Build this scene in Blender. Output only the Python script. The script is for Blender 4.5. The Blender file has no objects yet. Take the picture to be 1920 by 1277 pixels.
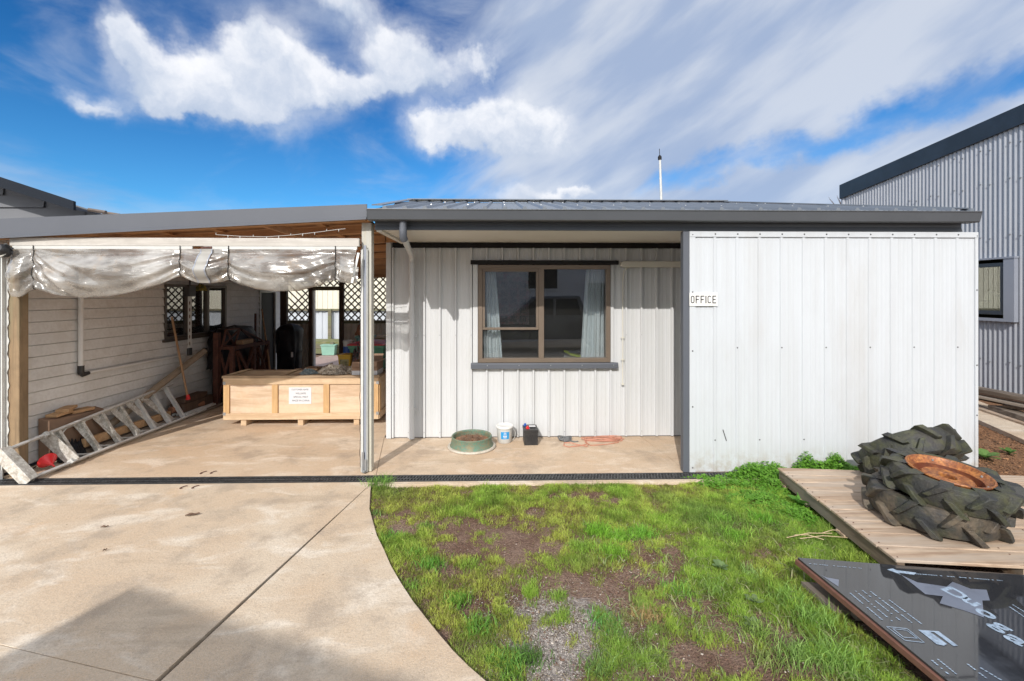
import bpy, bmesh, math, random
import numpy as np
from mathutils import Vector, Matrix, noise as mnoise
R = math.radians
random.seed(7); rng = np.random.default_rng(7)
sc = bpy.context.scene

# ------------------------------------------------------------------ camera
H = 1.757; YAW = R(1.3); F = 853.0
cam = bpy.data.cameras.new("camera"); camo = bpy.data.objects.new("camera", cam)
sc.collection.objects.link(camo); sc.camera = camo
camo.location = (0, 0, H); camo.rotation_euler = (R(90), 0, -YAW)
cam.sensor_width = 36; cam.lens = 36 * F / 1920; cam.shift_y = -86.5 / 1920
cam.clip_start = .02; cam.clip_end = 2000

# ------------------------------------------------------------------ light
LT = Vector((.318, 1.0, -.698)).normalized()          # the way the sunlight travels
EL = math.asin(-LT.z)
sc.view_settings.view_transform = 'Standard'; sc.view_settings.look = 'None'
sc.view_settings.gamma = 1; sc.view_settings.exposure = 0.24
sun = bpy.data.lights.new("sun", 'SUN'); suno = bpy.data.objects.new("sun", sun)
sc.collection.objects.link(suno)
sun.energy = 3.3; sun.angle = R(.5); sun.color = (1, .955, .89)
suno.rotation_euler = LT.to_track_quat('-Z', 'Y').to_euler(); suno.location = (-10, -30, 25)

# ------------------------------------------------------------------ world
W = bpy.data.worlds.new("World"); sc.world = W; W.use_nodes = True
wt = W.node_tree; wt.nodes.clear()
class NB:
    """small node-graph helper"""
    def __init__(s, t): s.t = t
    def n(s, ty, **k):
        nd = s.t.nodes.new(ty)
        for a, b in k.items(): setattr(nd, a, b)
        return nd
    def put(s, sock, v):
        if v is None: return
        if isinstance(v, bpy.types.NodeSocket): s.t.links.new(v, sock)
        else:
            if sock.type == 'RGBA' and len(v) == 3: v = (*v, 1)
            sock.default_value = v
    def m(s, op, a, b=None, c=None, clamp=False):
        nd = s.n('ShaderNodeMath', operation=op, use_clamp=clamp)
        for i, v in enumerate((a, b, c)): s.put(nd.inputs[i], v)
        return nd.outputs[0]
    def vm(s, op, a, b=None, sc=None):
        nd = s.n('ShaderNodeVectorMath', operation=op)
        s.put(nd.inputs[0], a); s.put(nd.inputs[1], b)
        if sc is not None: s.put(nd.inputs['Scale'], sc)
        return nd.outputs['Value'] if op in ('LENGTH', 'DOT_PRODUCT') else nd.outputs[0]
    def comb(s, x, y, z=0.):
        nd = s.n('ShaderNodeCombineXYZ')
        for i, v in enumerate((x, y, z)): s.put(nd.inputs[i], v)
        return nd.outputs[0]
    def noise(s, vec, scale, detail=4, rough=.5, dist=0.):
        nd = s.n('ShaderNodeTexNoise'); s.put(nd.inputs['Vector'], vec)
        nd.inputs['Scale'].default_value = scale; nd.inputs['Detail'].default_value = detail
        nd.inputs['Roughness'].default_value = rough; nd.inputs['Distortion'].default_value = dist
        return nd.outputs['Fac']
    def ss(s, v, lo, hi, a=0., b=1.):
        nd = s.n('ShaderNodeMapRange', interpolation_type='SMOOTHSTEP')
        for i, q in enumerate((v, lo, hi, a, b)): s.put(nd.inputs[i], q)
        return nd.outputs[0]
    def mix(s, f, a, b, bt='MIX'):
        nd = s.n('ShaderNodeMix', data_type='RGBA', blend_type=bt)
        s.put(nd.inputs[0], f); s.put(nd.inputs[6], a); s.put(nd.inputs[7], b)
        return nd.outputs[2]
    def sep(s, v):
        nd = s.n('ShaderNodeSeparateXYZ'); s.put(nd.inputs[0], v); return nd.outputs

def build_world():
    g = NB(wt)
    sky = g.n('ShaderNodeTexSky', sky_type='NISHITA')
    sky.sun_disc = False; sky.sun_elevation = EL
    sky.sun_rotation = math.atan2(-LT.x, -LT.y) % (2 * math.pi)
    sky.air_density = 1.0; sky.dust_density = .15; sky.ozone_density = 3.0
    tc = g.n('ShaderNodeTexCoord').outputs['Generated']
    d = g.vm('NORMALIZE', tc); x, y, z = g.sep(d)
    az = g.m('ARCTAN2', x, y); el = g.m('ARCSINE', z)
    P = g.comb(az, el)
    def ang(px, py):
        a = math.atan((px - 941) / F); e = math.atan((552 - py) / F * math.cos(a)); return a, e
    wob = g.n('ShaderNodeTexNoise'); g.put(wob.inputs['Vector'], P)
    wob.inputs['Scale'].default_value = 7; wob.inputs['Detail'].default_value = 5; wob.inputs['Roughness'].default_value = .6
    Pw = g.vm('ADD', P, g.vm('SCALE', g.vm('SUBTRACT', wob.outputs['Color'], (.5, .5, .5)), None, sc=.14))
    cum = None; hgt = None
    BS = 1.18
    blobs = [(240, 45, 32, 40), (262, 105, 42, 50), (345, 140, 66, 50), (490, 85, 58, 52), (430, 150, 84, 56), (540, 150, 66, 56), (320, 195, 80, 26), (180, 186, 46, 15), (450, 205, 80, 26),
             (625, 165, 60, 30), (735, 80, 62, 54), (800, 120, 66, 38), (640, 15, 50, 34), (905, 105, 36, 22), (710, 145, 80, 24),
             (890, 238, 78, 46), (955, 212, 66, 48), (1020, 244, 60, 40), (815, 232, 44, 26), (930, 272, 100, 26), (1000, 362, 80, 14), (1070, 366, 40, 10)]
    for bx, by, rx, ry in blobs:
        rx *= BS; ry *= BS; a, e = ang(bx, by); a1, _ = ang(bx + rx, by); _, e1 = ang(bx, by - ry)
        ra, re = a1 - a, e1 - e
        q = g.vm('MULTIPLY', g.vm('SUBTRACT', Pw, (a, e, 0)), (1 / ra, 1 / re, 0))
        w = g.m('EXPONENT', g.m('MULTIPLY', g.vm('DOT_PRODUCT', q, q), -1.))
        hh = g.m('MULTIPLY', w, g.sep(q)[1])
        cum = w if cum is None else g.m('ADD', cum, w)
        hgt = hh if hgt is None else g.m('ADD', hgt, hh)
    fb = g.noise(P, 17, 7, .55)
    dens = g.m('ADD', cum, g.m('MULTIPLY', g.m('SUBTRACT', fb, .5), 1.25))
    halo = g.m('MULTIPLY', g.m('MULTIPLY', g.ss(cum, .02, .9), g.ss(g.noise(Pw, 6, 5, .6), .28, .62)), .55)
    acum = g.m('MAXIMUM', g.m('MULTIPLY', g.ss(dens, .34, 1.30), .95), halo)
    rel = g.m('DIVIDE', hgt, g.m('ADD', cum, .25))
    f2 = g.noise(Pw, 11, 6, .55)
    lit = g.m('ADD', g.m('MULTIPLY', rel, .42), g.m('MULTIPLY', g.m('SUBTRACT', f2, .5), 1.5))
    ccol = g.mix(g.ss(lit, -.45, .50), (.50, .58, .72), (.98, .98, 1.0))
    # thin streaked sheets, from lower left to upper right
    ca, sa = math.cos(R(27)), math.sin(R(27))
    ua = g.m('ADD', g.m('MULTIPLY', az, ca), g.m('MULTIPLY', el, sa))
    ub = g.m('SUBTRACT', g.m('MULTIPLY', el, ca), g.m('MULTIPLY', az, sa))
    s1 = g.noise(g.comb(g.m('MULTIPLY', ua, 1.1), g.m('MULTIPLY', ub, 3.4), 1.7), 1.9, 7, .56, .5)
    s2 = g.noise(g.comb(g.m('MULTIPLY', az, 2.2), g.m('MULTIPLY', el, 5.5), 9.2), 1.6, 6, .58, .4)
    right = g.ss(az, -.22, .28)
    # the long blue gap on the right
    a0, e0 = ang(1120, 372); a1, e1 = ang(1920, 118)
    L = math.hypot(a1 - a0, e1 - e0); nx, ny = -(e1 - e0) / L, (a1 - a0) / L
    gd = g.vm('DOT_PRODUCT', g.vm('SUBTRACT', Pw, (a0, e0, 0)), (nx, ny, 0))
    gap = g.m('EXPONENT', g.m('MULTIPLY', g.m('POWER', g.m('DIVIDE', gd, .045), 2.), -1.))
    gap = g.m('MULTIPLY', gap, g.ss(az, .12, .42))
    a2, e2 = ang(1490, 60); q = g.vm('MULTIPLY', g.vm('SUBTRACT', Pw, (a2, e2, 0)), (1 / .09, 1 / .035, 0))
    gap2 = g.m('MULTIPLY', g.m('EXPONENT', g.m('MULTIPLY', g.vm('DOT_PRODUCT', q, q), -1.)), .30)
    cov = g.m('ADD', g.m('MULTIPLY', right, 1.0), g.m('MULTIPLY', g.m('SUBTRACT', s1, .5), 1.35))
    cov = g.m('SUBTRACT', g.m('SUBTRACT', cov, g.m('MULTIPLY', gap, .75)), gap2)
    av = g.ss(cov, .0, .60)
    avl = g.m('MULTIPLY', g.ss(g.m('ADD', s2, g.m('MULTIPLY', g.m('ABSOLUTE', g.m('SUBTRACT', el, .27)), .55)), .46, .86), .62)
    av = g.m('MULTIPLY', g.m('MAXIMUM', av, avl), .93)
    vcol = g.mix(g.ss(g.noise(g.comb(g.m('MULTIPLY', ua, 1.5), g.m('MULTIPLY', ub, 5.), 4.), 2.2, 5, .5), .36, .66), (.42, .52, .72), (.68, .74, .85))
    # clear sky : the sky texture, deepened (a polarised blue)
    up = g.ss(el, .02, .62)
    skc = g.mix(1., sky.outputs[0], g.mix(up, (.29, .70, .94), (.035, .34, .66)), 'MULTIPLY')
    K = 1 / .14
    c = g.mix(av, skc, g.vm('SCALE', vcol, None, sc=K * .82))
    c = g.mix(acum, c, g.vm('SCALE', ccol, None, sc=K * .92))
    # unseen bright haze added behind the viewer, to fill the shaded patio
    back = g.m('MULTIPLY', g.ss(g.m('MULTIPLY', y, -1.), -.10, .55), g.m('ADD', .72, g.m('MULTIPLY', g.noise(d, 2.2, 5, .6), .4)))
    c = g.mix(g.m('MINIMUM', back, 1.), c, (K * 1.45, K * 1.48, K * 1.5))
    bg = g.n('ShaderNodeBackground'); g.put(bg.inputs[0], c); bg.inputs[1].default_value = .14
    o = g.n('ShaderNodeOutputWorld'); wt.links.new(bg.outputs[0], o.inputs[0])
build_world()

# ------------------------------------------------------------------ helpers
def at(px, py, x=None, y=None, z=None):
    """measured point of the photograph -> a place in the yard, on a known plane"""
    a = (px - 960) / F; b = (552 - py) / F
    d = (a * math.cos(YAW) + math.sin(YAW), -a * math.sin(YAW) + math.cos(YAW), b)
    t = (z - H) / d[2] if z is not None else (y / d[1] if y is not None else x / d[0])
    return Vector((d[0] * t, d[1] * t, H + d[2] * t))

def wloc(o):
    v = Vector((0, 0, 0))
    while o: v += o.location; o = o.parent
    return v

def tag(o, label=None, cat=None, group=None, kind=None):
    if label: o['label'] = label
    if cat: o['category'] = cat
    if group: o['group'] = group
    if kind: o['kind'] = kind
    return o

def thing(name, loc, label, cat, group=None):
    o = bpy.data.objects.new(name, None); sc.collection.objects.link(o)
    o.location = loc; o.empty_display_size = .1
    return tag(o, label, cat, group)

class MB:
    def __init__(s): s.v = []; s.f = []; s.M = None; s.mi = []; s.cur = 0
    def add(s, vs, fs):
        b = len(s.v)
        for v in vs:
            v = Vector(v)
            if s.M is not None: v = s.M @ v
            s.v.append(v)
        for f in fs: s.f.append([b + i for i in f]); s.mi.append(s.cur)
        return s
    def box(s, x0, x1, y0, y1, z0, z1):
        return s.add([(x0, y0, z0), (x1, y0, z0), (x1, y1, z0), (x0, y1, z0), (x0, y0, z1), (x1, y0, z1), (x1, y1, z1), (x0, y1, z1)],
                     [(0, 3, 2, 1), (4, 5, 6, 7), (0, 1, 5, 4), (1, 2, 6, 5), (2, 3, 7, 6), (3, 0, 4, 7)])
    def beam(s, p, q, w, h, up=(0, 0, 1)):
        p = Vector(p); q = Vector(q); d = (q - p).normalized(); up = Vector(up)
        sd = d.cross(up)
        if sd.length < 1e-4: sd = d.cross(Vector((1, 0, 0)))
        sd.normalize(); u = sd.cross(d).normalized()
        a = sd * w / 2; b = u * h / 2
        return s.add([p - a - b, p + a - b, p + a + b, p - a + b, q - a - b, q + a - b, q + a + b, q - a + b],
                     [(0, 1, 2, 3), (7, 6, 5, 4), (4, 5, 1, 0), (5, 6, 2, 1), (6, 7, 3, 2), (7, 4, 0, 3)])
    def prism(s, pts, y0, y1, axis='y'):
        """polygon (a,b) extruded; axis y: (x,z) ; axis z: (x,y) ; axis x: (y,z)"""
        def mk(a, b, c):
            return (a, c, b) if axis == 'y' else ((a, b, c) if axis == 'z' else (c, a, b))
        n = len(pts)
        vs = [mk(a, b, y0) for a, b in pts] + [mk(a, b, y1) for a, b in pts]
        fs = [tuple(range(n)), tuple(range(2 * n - 1, n - 1, -1))] + [(i + n, (i + 1) % n + n, (i + 1) % n, i) for i in range(n)]
        return s.add(vs, fs)
    def tube(s, path, r, n=8, closed=False, caps=True, flat=None):
        path = [Vector(p) for p in path]; m = len(path); rings = []
        ref = None
        for i, p in enumerate(path):
            if closed: d = path[(i + 1) % m] - path[i - 1]
            else: d = path[min(i + 1, m - 1)] - path[max(i - 1, 0)]
            if d.length < 1e-9: d = Vector((0, 0, 1))
            d.normalize()
            if ref is None:
                ref = Vector((0, 0, 1)) if abs(d.z) < .9 else Vector((1, 0, 0))
            a = d.cross(ref)
            if a.length < 1e-5: a = d.cross(Vector((0, 1, 0)))
            a.normalize(); b = a.cross(d).normalized(); ref = b
            rr = r[i] if isinstance(r, (list, tuple)) else r
            rings.append([p + a * rr * math.cos(2 * math.pi * k / n) + b * rr * (flat or 1) * math.sin(2 * math.pi * k / n) for k in range(n)])
        vs = [v for rg in rings for v in rg]; fs = []
        for i in range(m if closed else m - 1):
            j = (i + 1) % m
            for k in range(n): fs.append((i * n + k, i * n + (k + 1) % n, j * n + (k + 1) % n, j * n + k))
        if caps and not closed:
            fs.append(tuple(range(n - 1, -1, -1))); fs.append(tuple((m - 1) * n + k for k in range(n)))
        return s.add(vs, fs)
    def lathe(s, prof, c=(0, 0, 0), n=32, closed=False):
        """(r,z) profile around a vertical axis"""
        vs = []; fs = []; m = len(prof)
        for k in range(n):
            t = 2 * math.pi * k / n
            for r, z in prof: vs.append((c[0] + r * math.cos(t), c[1] + r * math.sin(t), c[2] + z))
        for k in range(n):
            l = (k + 1) % n
            for i in range(m if closed else m - 1):
                j = (i + 1) % m
                fs.append((k * m + i, l * m + i, l * m + j, k * m + j))
        return s.add(vs, fs)
    def grid(s, fn, nu, nv):
        vs = [fn(i / nu, j / nv) for j in range(nv + 1) for i in range(nu + 1)]
        fs = [(j * (nu + 1) + i, j * (nu + 1) + i + 1, (j + 1) * (nu + 1) + i + 1, (j + 1) * (nu + 1) + i) for j in range(nv) for i in range(nu)]
        return s.add(vs, fs)
    def build(s, name, mat, parent=None, smooth=False, bevel=0, origin=None, recalc=True, seg=1, **tg):
        mats = mat if isinstance(mat, (list, tuple)) else [mat]
        if parent is not None: o0 = wloc(parent)
        elif origin is not None: o0 = Vector(origin)
        else:
            xs = [v.x for v in s.v]; ys = [v.y for v in s.v]; zs = [v.z for v in s.v]
            o0 = Vector(((min(xs) + max(xs)) / 2, (min(ys) + max(ys)) / 2, min(zs)))
        me = bpy.data.meshes.new(name)
        me.from_pydata([tuple(v - o0) for v in s.v], [], s.f)
        for m_ in mats: me.materials.append(m_)
        if len(mats) > 1: me.polygons.foreach_set('material_index', s.mi)
        if recalc:
            bm = bmesh.new(); bm.from_mesh(me); bmesh.ops.recalc_face_normals(bm, faces=bm.faces); bm.to_mesh(me); bm.free()
        me.update()
        o = bpy.data.objects.new(name, me); sc.collection.objects.link(o)
        if parent is not None: o.parent = parent
        else: o.location = o0
        if smooth:
            me.polygons.foreach_set('use_smooth', [True] * len(me.polygons))
            if smooth != 'all':
                bm = bmesh.new(); bm.from_mesh(me)
                for e in bm.edges:
                    if len(e.link_faces) == 2 and e.calc_face_angle(0) > R(38): e.smooth = False
                bm.to_mesh(me); bm.free()
        if bevel:
            b = o.modifiers.new('bevel', 'BEVEL'); b.width = bevel; b.segments = seg; b.limit_method = 'ANGLE'; b.angle_limit = R(40)
        return tag(o, **tg)

def crop_iv(lo, hi, cuts):
    iv = [(lo, hi)]
    for a, b in cuts:
        nv = []
        for p, q in iv:
            if b <= p or a >= q: nv.append((p, q)); continue
            if a > p: nv.append((p, a))
            if b < q: nv.append((b, q))
        iv = nv
    return iv

def ribbed(mb, s0, s1, t0, t1, prof, fn, holes=()):
    """profiled sheet: prof(s0,s1)->list of (s,depth); runs over t; fn(s,t,depth)->xyz; holes (sa,sb,ta,tb)"""
    pts = prof(s0, s1)
    cuts = sorted({h[i] for h in holes for i in (0, 1) if s0 < h[i] < s1})
    out = [pts[0]]
    for a, b in zip(pts, pts[1:]):
        for c in cuts:
            if a[0] + 1e-6 < c < b[0] - 1e-6:
                f = (c - a[0]) / (b[0] - a[0]); out.append((c, a[1] + (b[1] - a[1]) * f))
        out.append(b)
    for a, b in zip(out, out[1:]):
        mid = (a[0] + b[0]) / 2
        hs = [(h[2], h[3]) for h in holes if h[0] < mid < h[1]]
        tt0 = t0(mid) if callable(t0) else t0
        for p, q in crop_iv(tt0, 1e9 if callable(t1) else t1, hs):
            qa, qb = (t1(a[0]), t1(b[0])) if (callable(t1) and q > 1e8) else (q, q)
            mb.add([fn(a[0], p, a[1]), fn(b[0], p, b[1]), fn(b[0], qb, b[1]), fn(a[0], qa, a[1])], [(0, 1, 2, 3)])

def prof_rib(pitch, phase, ribw, ribh, slope, flutes=2, fh=.0015):
    """flat pans with upstanding ribs (and faint flutes between), clamped to s0..s1"""
    def f(s0, s1):
        pts = []
        k0 = math.floor((s0 - phase) / pitch) - 1
        k = k0
        while phase + k * pitch < s1 + pitch:
            c = phase + k * pitch
            pts += [(c - ribw / 2 - slope, 0), (c - ribw / 2, ribh), (c + ribw / 2, ribh), (c + ribw / 2 + slope, 0)]
            g0 = c + ribw / 2 + slope; g = pitch - ribw - 2 * slope
            for i in range(flutes):
                m = g0 + g * (i + 1) / (flutes + 1)
                pts += [(m - .012, 0), (m - .006, fh), (m + .006, fh), (m + .012, 0)]
            k += 1
        return clampp(pts, s0, s1)
    return f
def clampp(pts, s0, s1):
    def val(s):
        for a, b in zip(pts, pts[1:]):
            if a[0] <= s <= b[0]: return a[1] + (b[1] - a[1]) * ((s - a[0]) / max(b[0] - a[0], 1e-9))
        return 0
    return [(s0, val(s0))] + [p for p in pts if s0 < p[0] < s1] + [(s1, val(s1))]
def prof_wave(pitch, amp, n=8):
    def f(s0, s1):
        m = max(2, int((s1 - s0) / pitch * n)); return [(s0 + (s1 - s0) * i / m, amp * (.5 + .5 * math.cos(2 * math.pi * (s0 + (s1 - s0) * i / m) / pitch))) for i in range(m + 1)]
    return f
def prof_board(pitch, z0, proj):
    def f(s0, s1):
        pts = []; z = z0
        while z < s1 + pitch: pts += [(z, proj), (z + pitch - .008, .004), (z + pitch - .0075, -.02), (z + pitch - .001, -.02)]; z += pitch
        return clampp(pts, s0, s1)
    return f

# ------------------------------------------------------------------ materials
def mat(name, base, rough=.6, metal=0., var=None, bump=None, spec=.5, streak=None, coat=0, island=0, scale3=(1, 1, 1), splash=None):
    """var=(scale,amount,colour2[,detail]) ; bump=(scale,strength) ; streak=(xyz scale,colour2,amount)"""
    m = bpy.data.materials.new(name); m.use_nodes = True; t = m.node_tree; g = NB(t)
    b = t.nodes['Principled BSDF']; pos = g.n('ShaderNodeNewGeometry').outputs['Position']
    pos = g.vm('MULTIPLY', pos, scale3)
    c = g.n('ShaderNodeRGB'); c.outputs[0].default_value = (*base, 1); c = c.outputs[0]
    for v in ([var] if var and not isinstance(var, list) else (var or [])):
        nz = g.noise(pos, v[0], v[3] if len(v) > 3 else 5, .6)
        c = g.mix(g.m('MULTIPLY', g.ss(nz, .40, .66), v[1]), c, v[2])
    if streak:
        for st in (streak if isinstance(streak, list) else [streak]):
            nz = g.noise(g.vm('MULTIPLY', pos, st[0]), 1., 6, .6, .6)
            c = g.mix(g.m('MULTIPLY', g.ss(nz, .42, .64), st[2]), c, st[1])
    if splash:
        zz = g.sep(pos)[2]
        f = g.m('MULTIPLY', g.ss(zz, .30, .0), g.ss(g.noise(pos, 11, 6, .7), .36, .66)); c = g.mix(g.m('MULTIPLY', f, .75), c, splash)
        f = g.ss(g.noise(g.vm('MULTIPLY', pos, (1.2, 1.2, .35)), 1.3, 5, .6), .52, .72); c = g.mix(g.m('MULTIPLY', f, .22), c, splash)
    if island:
        ri = g.n('ShaderNodeNewGeometry').outputs['Random Per Island']
        c = g.mix(1., c, g.mix(ri, (1 - island,) * 3, (1 + island * .6,) * 3), 'MULTIPLY')
    t.links.new(c, b.inputs['Base Color'])
    b.inputs['Roughness'].default_value = rough; b.inputs['Metallic'].default_value = metal
    b.inputs['Specular IOR Level'].default_value = spec; b.inputs['Coat Weight'].default_value = coat
    if bump:
        bl = bump if isinstance(bump, list) else [bump]
        h = None
        for q in bl:
            v = g.m('MULTIPLY', g.noise(g.vm('MULTIPLY', pos, q[2]) if len(q) > 2 else pos, q[0], 5, .6), q[1])
            h = v if h is None else g.m('ADD', h, v)
        bn = g.n('ShaderNodeBump'); bn.inputs['Distance'].default_value = .02; bn.inputs['Strength'].default_value = 1
        t.links.new(h, bn.inputs['Height']); t.links.new(bn.outputs[0], b.inputs['Normal'])
    return m

def wood(name, c1, c2, axis='x', grey=None, rough=.7, island=.18, knots=True, s=1.):
    k = {'x': (1.6 * s, 26 * s, 26 * s), 'y': (26 * s, 1.6 * s, 26 * s), 'z': (26 * s, 26 * s, 1.6 * s)}[axis]
    k2 = {'x': (.5, 7, 7), 'y': (7, .5, 7), 'z': (7, 7, .5)}[axis]
    st = [(k, c2, .85), (k2, c2, .5)]
    if grey: st.append((tuple(q * .35 for q in k), grey, .8))
    return mat(name, c1, rough, streak=st, island=island, bump=(1., .12, k), var=(9, .25, tuple(q * .6 for q in c2)))

M = {}
M['white'] = mat('white painted steel', (.535, .560, .592), .38, streak=((9, 9, .5), (.49, .505, .525), .5), var=(1.1, .4, (.50, .52, .545)), bump=[(1.3, .55, (1, 1, .45)), (3, .06)], splash=(.36, .31, .25))
M['whitewall'] = mat('off white painted steel', (.565, .575, .59), .42, streak=((9, 9, .5), (.50, .505, .50), .5), var=(1.6, .4, (.53, .53, .53)), bump=(3, .06))
M['cream'] = mat('cream painted metal', (.62, .60, .53), .45, var=(3, .3, (.5, .48, .42)))
M['soffit'] = mat('cream soffit sheet', (.62, .60, .55), .7, var=(2, .3, (.52, .50, .45)))
M['grey'] = mat('slate grey painted steel', (.078, .084, .094), .40, var=(2, .4, (.092, .098, .11)), bump=(4, .04))
M['greyp'] = mat('mid grey steel cover', (.088, .096, .116), .55, var=(1.2, .4, (.105, .113, .135)), bump=(2, .05))
M['fascia'] = mat('dark grey fascia steel', (.085, .095, .11), .35, var=(.8, .3, (.11, .12, .135)), bump=(2.2, .10))
M['roof'] = mat('blue grey roof steel', (.15, .17, .20), .42, var=(2, .4, (.18, .20, .23)))
M['black'] = mat('black paint', (.014, .013, .014), .6, var=(4, .4, (.025, .024, .022)), spec=.2)
M['bronze'] = mat('bronze window aluminium', (.20, .155, .12), .4, .3, var=(5, .3, (.15, .12, .095)))
M['bronzed'] = mat('dark bronze aluminium', (.10, .08, .065), .4, .3, var=(5, .3, (.07, .06, .05)))
M['strap'] = mat('grubby white webbing', (.34, .33, .31), .6, var=(8, .4, (.27, .25, .22)))
M['pvc'] = mat('white plastic', (.56, .56, .54), .4, var=(8, .3, (.45, .44, .41)))
M['alu'] = mat('weathered aluminium', (.66, .655, .64), .5, .1, var=[(40, .5, (.74, .74, .72)), (9, .4, (.40, .38, .35))])
M['aluspat'] = mat('paint spattered aluminium', (.52, .50, .46), .65, .05, var=[(55, .8, (.74, .72, .67)), (22, .7, (.26, .22, .17))])
M['silver'] = mat('galvanised steel', (.42, .43, .44), .4, .7, var=(14, .4, (.3, .3, .3)))
M['screw'] = mat('zinc screw', (.16, .16, .17), .45, .5, var=(30, .3, (.10, .09, .08)))
M['rubberd'] = mat('rubber', (.03, .03, .03), .7, var=(10, .4, (.05, .05, .05)))
M['plasticblack'] = mat('black plastic', (.02, .02, .022), .45, var=(12, .4, (.05, .048, .045)))
M['blackcloth'] = mat('black cover cloth', (.009, .009, .012), .5, var=(5, .5, (.02, .02, .026)), bump=(9, .6), spec=.3)
M['red'] = mat('red plastic', (.68, .025, .03), .4, var=(6, .4, (.52, .02, .025)))
M['green'] = mat('green bin plastic', (.12, .34, .21), .5, var=(4, .4, (.14, .38, .24)))
M['teal'] = mat('teal plastic', (.14, .34, .31), .5, var=(5, .4, (.09, .26, .24)))
M['mint'] = mat('mint green plastic', (.25, .45, .36), .5, var=(6, .4, (.2, .36, .3)))
M['yellow'] = mat('yellow plastic', (.75, .45, .03), .5, var=(8, .5, (.5, .33, .08)))
M['blue'] = mat('blue label', (.02, .28, .62), .45, var=(8, .2, (.03, .22, .5)))
M['bluecap'] = mat('blue cap', (.02, .10, .40), .4, var=(8, .2, (.03, .08, .3)))
M['paper'] = mat('white paper', (.66, .66, .68), .8, var=(12, .2, (.58, .58, .62)))
M['ink'] = mat('grey ink', (.08, .08, .10), .8, var=(40, .3, (.2, .2, .22)))
M['signblack'] = mat('black lettering', (.012, .012, .02), .5, var=(40, .2, (.03, .03, .03)))
M['signwhite'] = mat('white sign enamel', (.72, .71, .69), .35, var=(9, .3, (.66, .64, .60)))
M['cardboard'] = mat('cardboard', (.34, .22, .13), .85, var=(5, .5, (.27, .17, .10)), bump=(20, .06))
M['cardin'] = mat('brown carton', (.26, .165, .11), .85, var=(5, .5, (.19, .12, .08)))
M['rust'] = mat('rusty red steel', (.095, .034, .024), .75, var=[(9, .7, (.14, .052, .032)), (30, .5, (.03, .016, .013))], bump=(40, .2))
M['rim'] = mat('rust orange wheel steel', (.32, .105, .03), .48, .1, var=[(9, .9, (.13, .036, .014)), (26, .7, (.52, .22, .06)), (60, .6, (.08, .028, .014))], bump=(45, .12))
M['rimshade'] = mat('shade darkened rust steel', (.15, .04, .018), .55, .1, var=[(9, .7, (.30, .10, .03)), (30, .5, (.07, .025, .015))], bump=(45, .15))  # rust darker than the rim, standing for shade down in the well
M['drumgreen'] = mat('faded green paint', (.10, .20, .145), .6, var=[(10, .8, (.24, .20, .11)), (24, .6, (.08, .16, .13)), (50, .5, (.26, .15, .08))], bump=(40, .15))
M['drumrim'] = mat('chalky flange paint', (.52, .47, .40), .7, var=[(14, .6, (.38, .32, .25)), (40, .5, (.60, .57, .5))])
M['drumin'] = mat('rusty hub steel', (.30, .14, .07), .8, var=[(16, .7, (.20, .09, .05)), (50, .5, (.35, .22, .14))])
M['twig'] = mat('dry twigs', (.16, .10, .07), .9, var=(30, .6, (.26, .19, .13)))
M['cord'] = mat('orange cord', (.52, .235, .16), .6, var=(10, .4, (.42, .20, .14)))
M['greycord'] = mat('grey cord', (.12, .125, .13), .6, var=(20, .5, (.2, .2, .2)))
M['pipe'] = mat('brown tube', (.30, .235, .17), .7, var=[(4, .6, (.22, .17, .12)), (20, .4, (.36, .29, .22))])
M['clay'] = mat('clay tube', (.30, .14, .08), .8, var=(8, .6, (.22, .10, .06)))
M['rag1'] = mat('dirty cloth', (.42, .36, .29), .95, var=[(14, .8, (.16, .13, .10)), (32, .7, (.58, .52, .44))], bump=(35, .5))
M['rag2'] = mat('blue grey cloth', (.22, .28, .30), .95, var=[(14, .7, (.10, .13, .15)), (32, .6, (.36, .40, .40))], bump=(35, .5))
M['weather'] = wood('weathered white timber', (.56, .53, .49), (.36, .33, .30), 'x', (.45, .42, .38), island=.05)
M['postw'] = wood('pale painted timber', (.55, .53, .46), (.42, .38, .30), 'z', (.47, .46, .42), island=.05)
M['postb'] = wood('treated pine post', (.27, .185, .105), (.17, .115, .065), 'z', (.20, .17, .10), island=.05)
M['rafter'] = wood('orange pine rafters', (.58, .32, .16), (.40, .20, .09), 'x', (.50, .28, .15), island=.25)
M['darkwood'] = wood('dark stained timber', (.11, .068, .045), (.065, .04, .028), 'z', island=.15)
M['handle'] = wood('pale broom handle', (.44, .27, .15), (.30, .17, .09), 'z', island=0)
M['stackwood'] = wood('weathered dark timber', (.15, .115, .085), (.07, .052, .04), 'y', (.24, .20, .16), island=.45)
M['greywood'] = wood('weathered timber length', (.21, .165, .125), (.12, .09, .07), 'y', (.27, .23, .19), island=.3)
M['oldwood'] = wood('mossy timber', (.20, .17, .12), (.11, .10, .06), 'x', (.16, .17, .08), island=.2)
M['crate'] = wood('pine crate timber', (.62, .46, .30), (.48, .33, .20), 'x', island=.12)
M['cratez'] = wood('pine crate upright', (.58, .37, .18), (.46, .28, .13), 'z', island=.12)
M['palletx'] = wood('pallet board', (.47, .355, .255), (.25, .165, .11), 'x', (.36, .30, .245), island=.34)
M['pallety'] = wood('pallet bearer', (.20, .15, .11), (.12, .085, .06), 'y', (.19, .165, .14), island=.2)
M['lath'] = wood('pine offcut', (.48, .30, .16), (.34, .2, .1), 'x', island=.25)
M['shedblue'] = mat('navy barge steel', (.020, .026, .036), .4, var=(2, .4, (.035, .05, .075)))
M['darkbarge'] = mat('dark navy barge paint', (.014, .018, .026), .75, var=(2, .4, (.02, .025, .034)), spec=.15)
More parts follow.
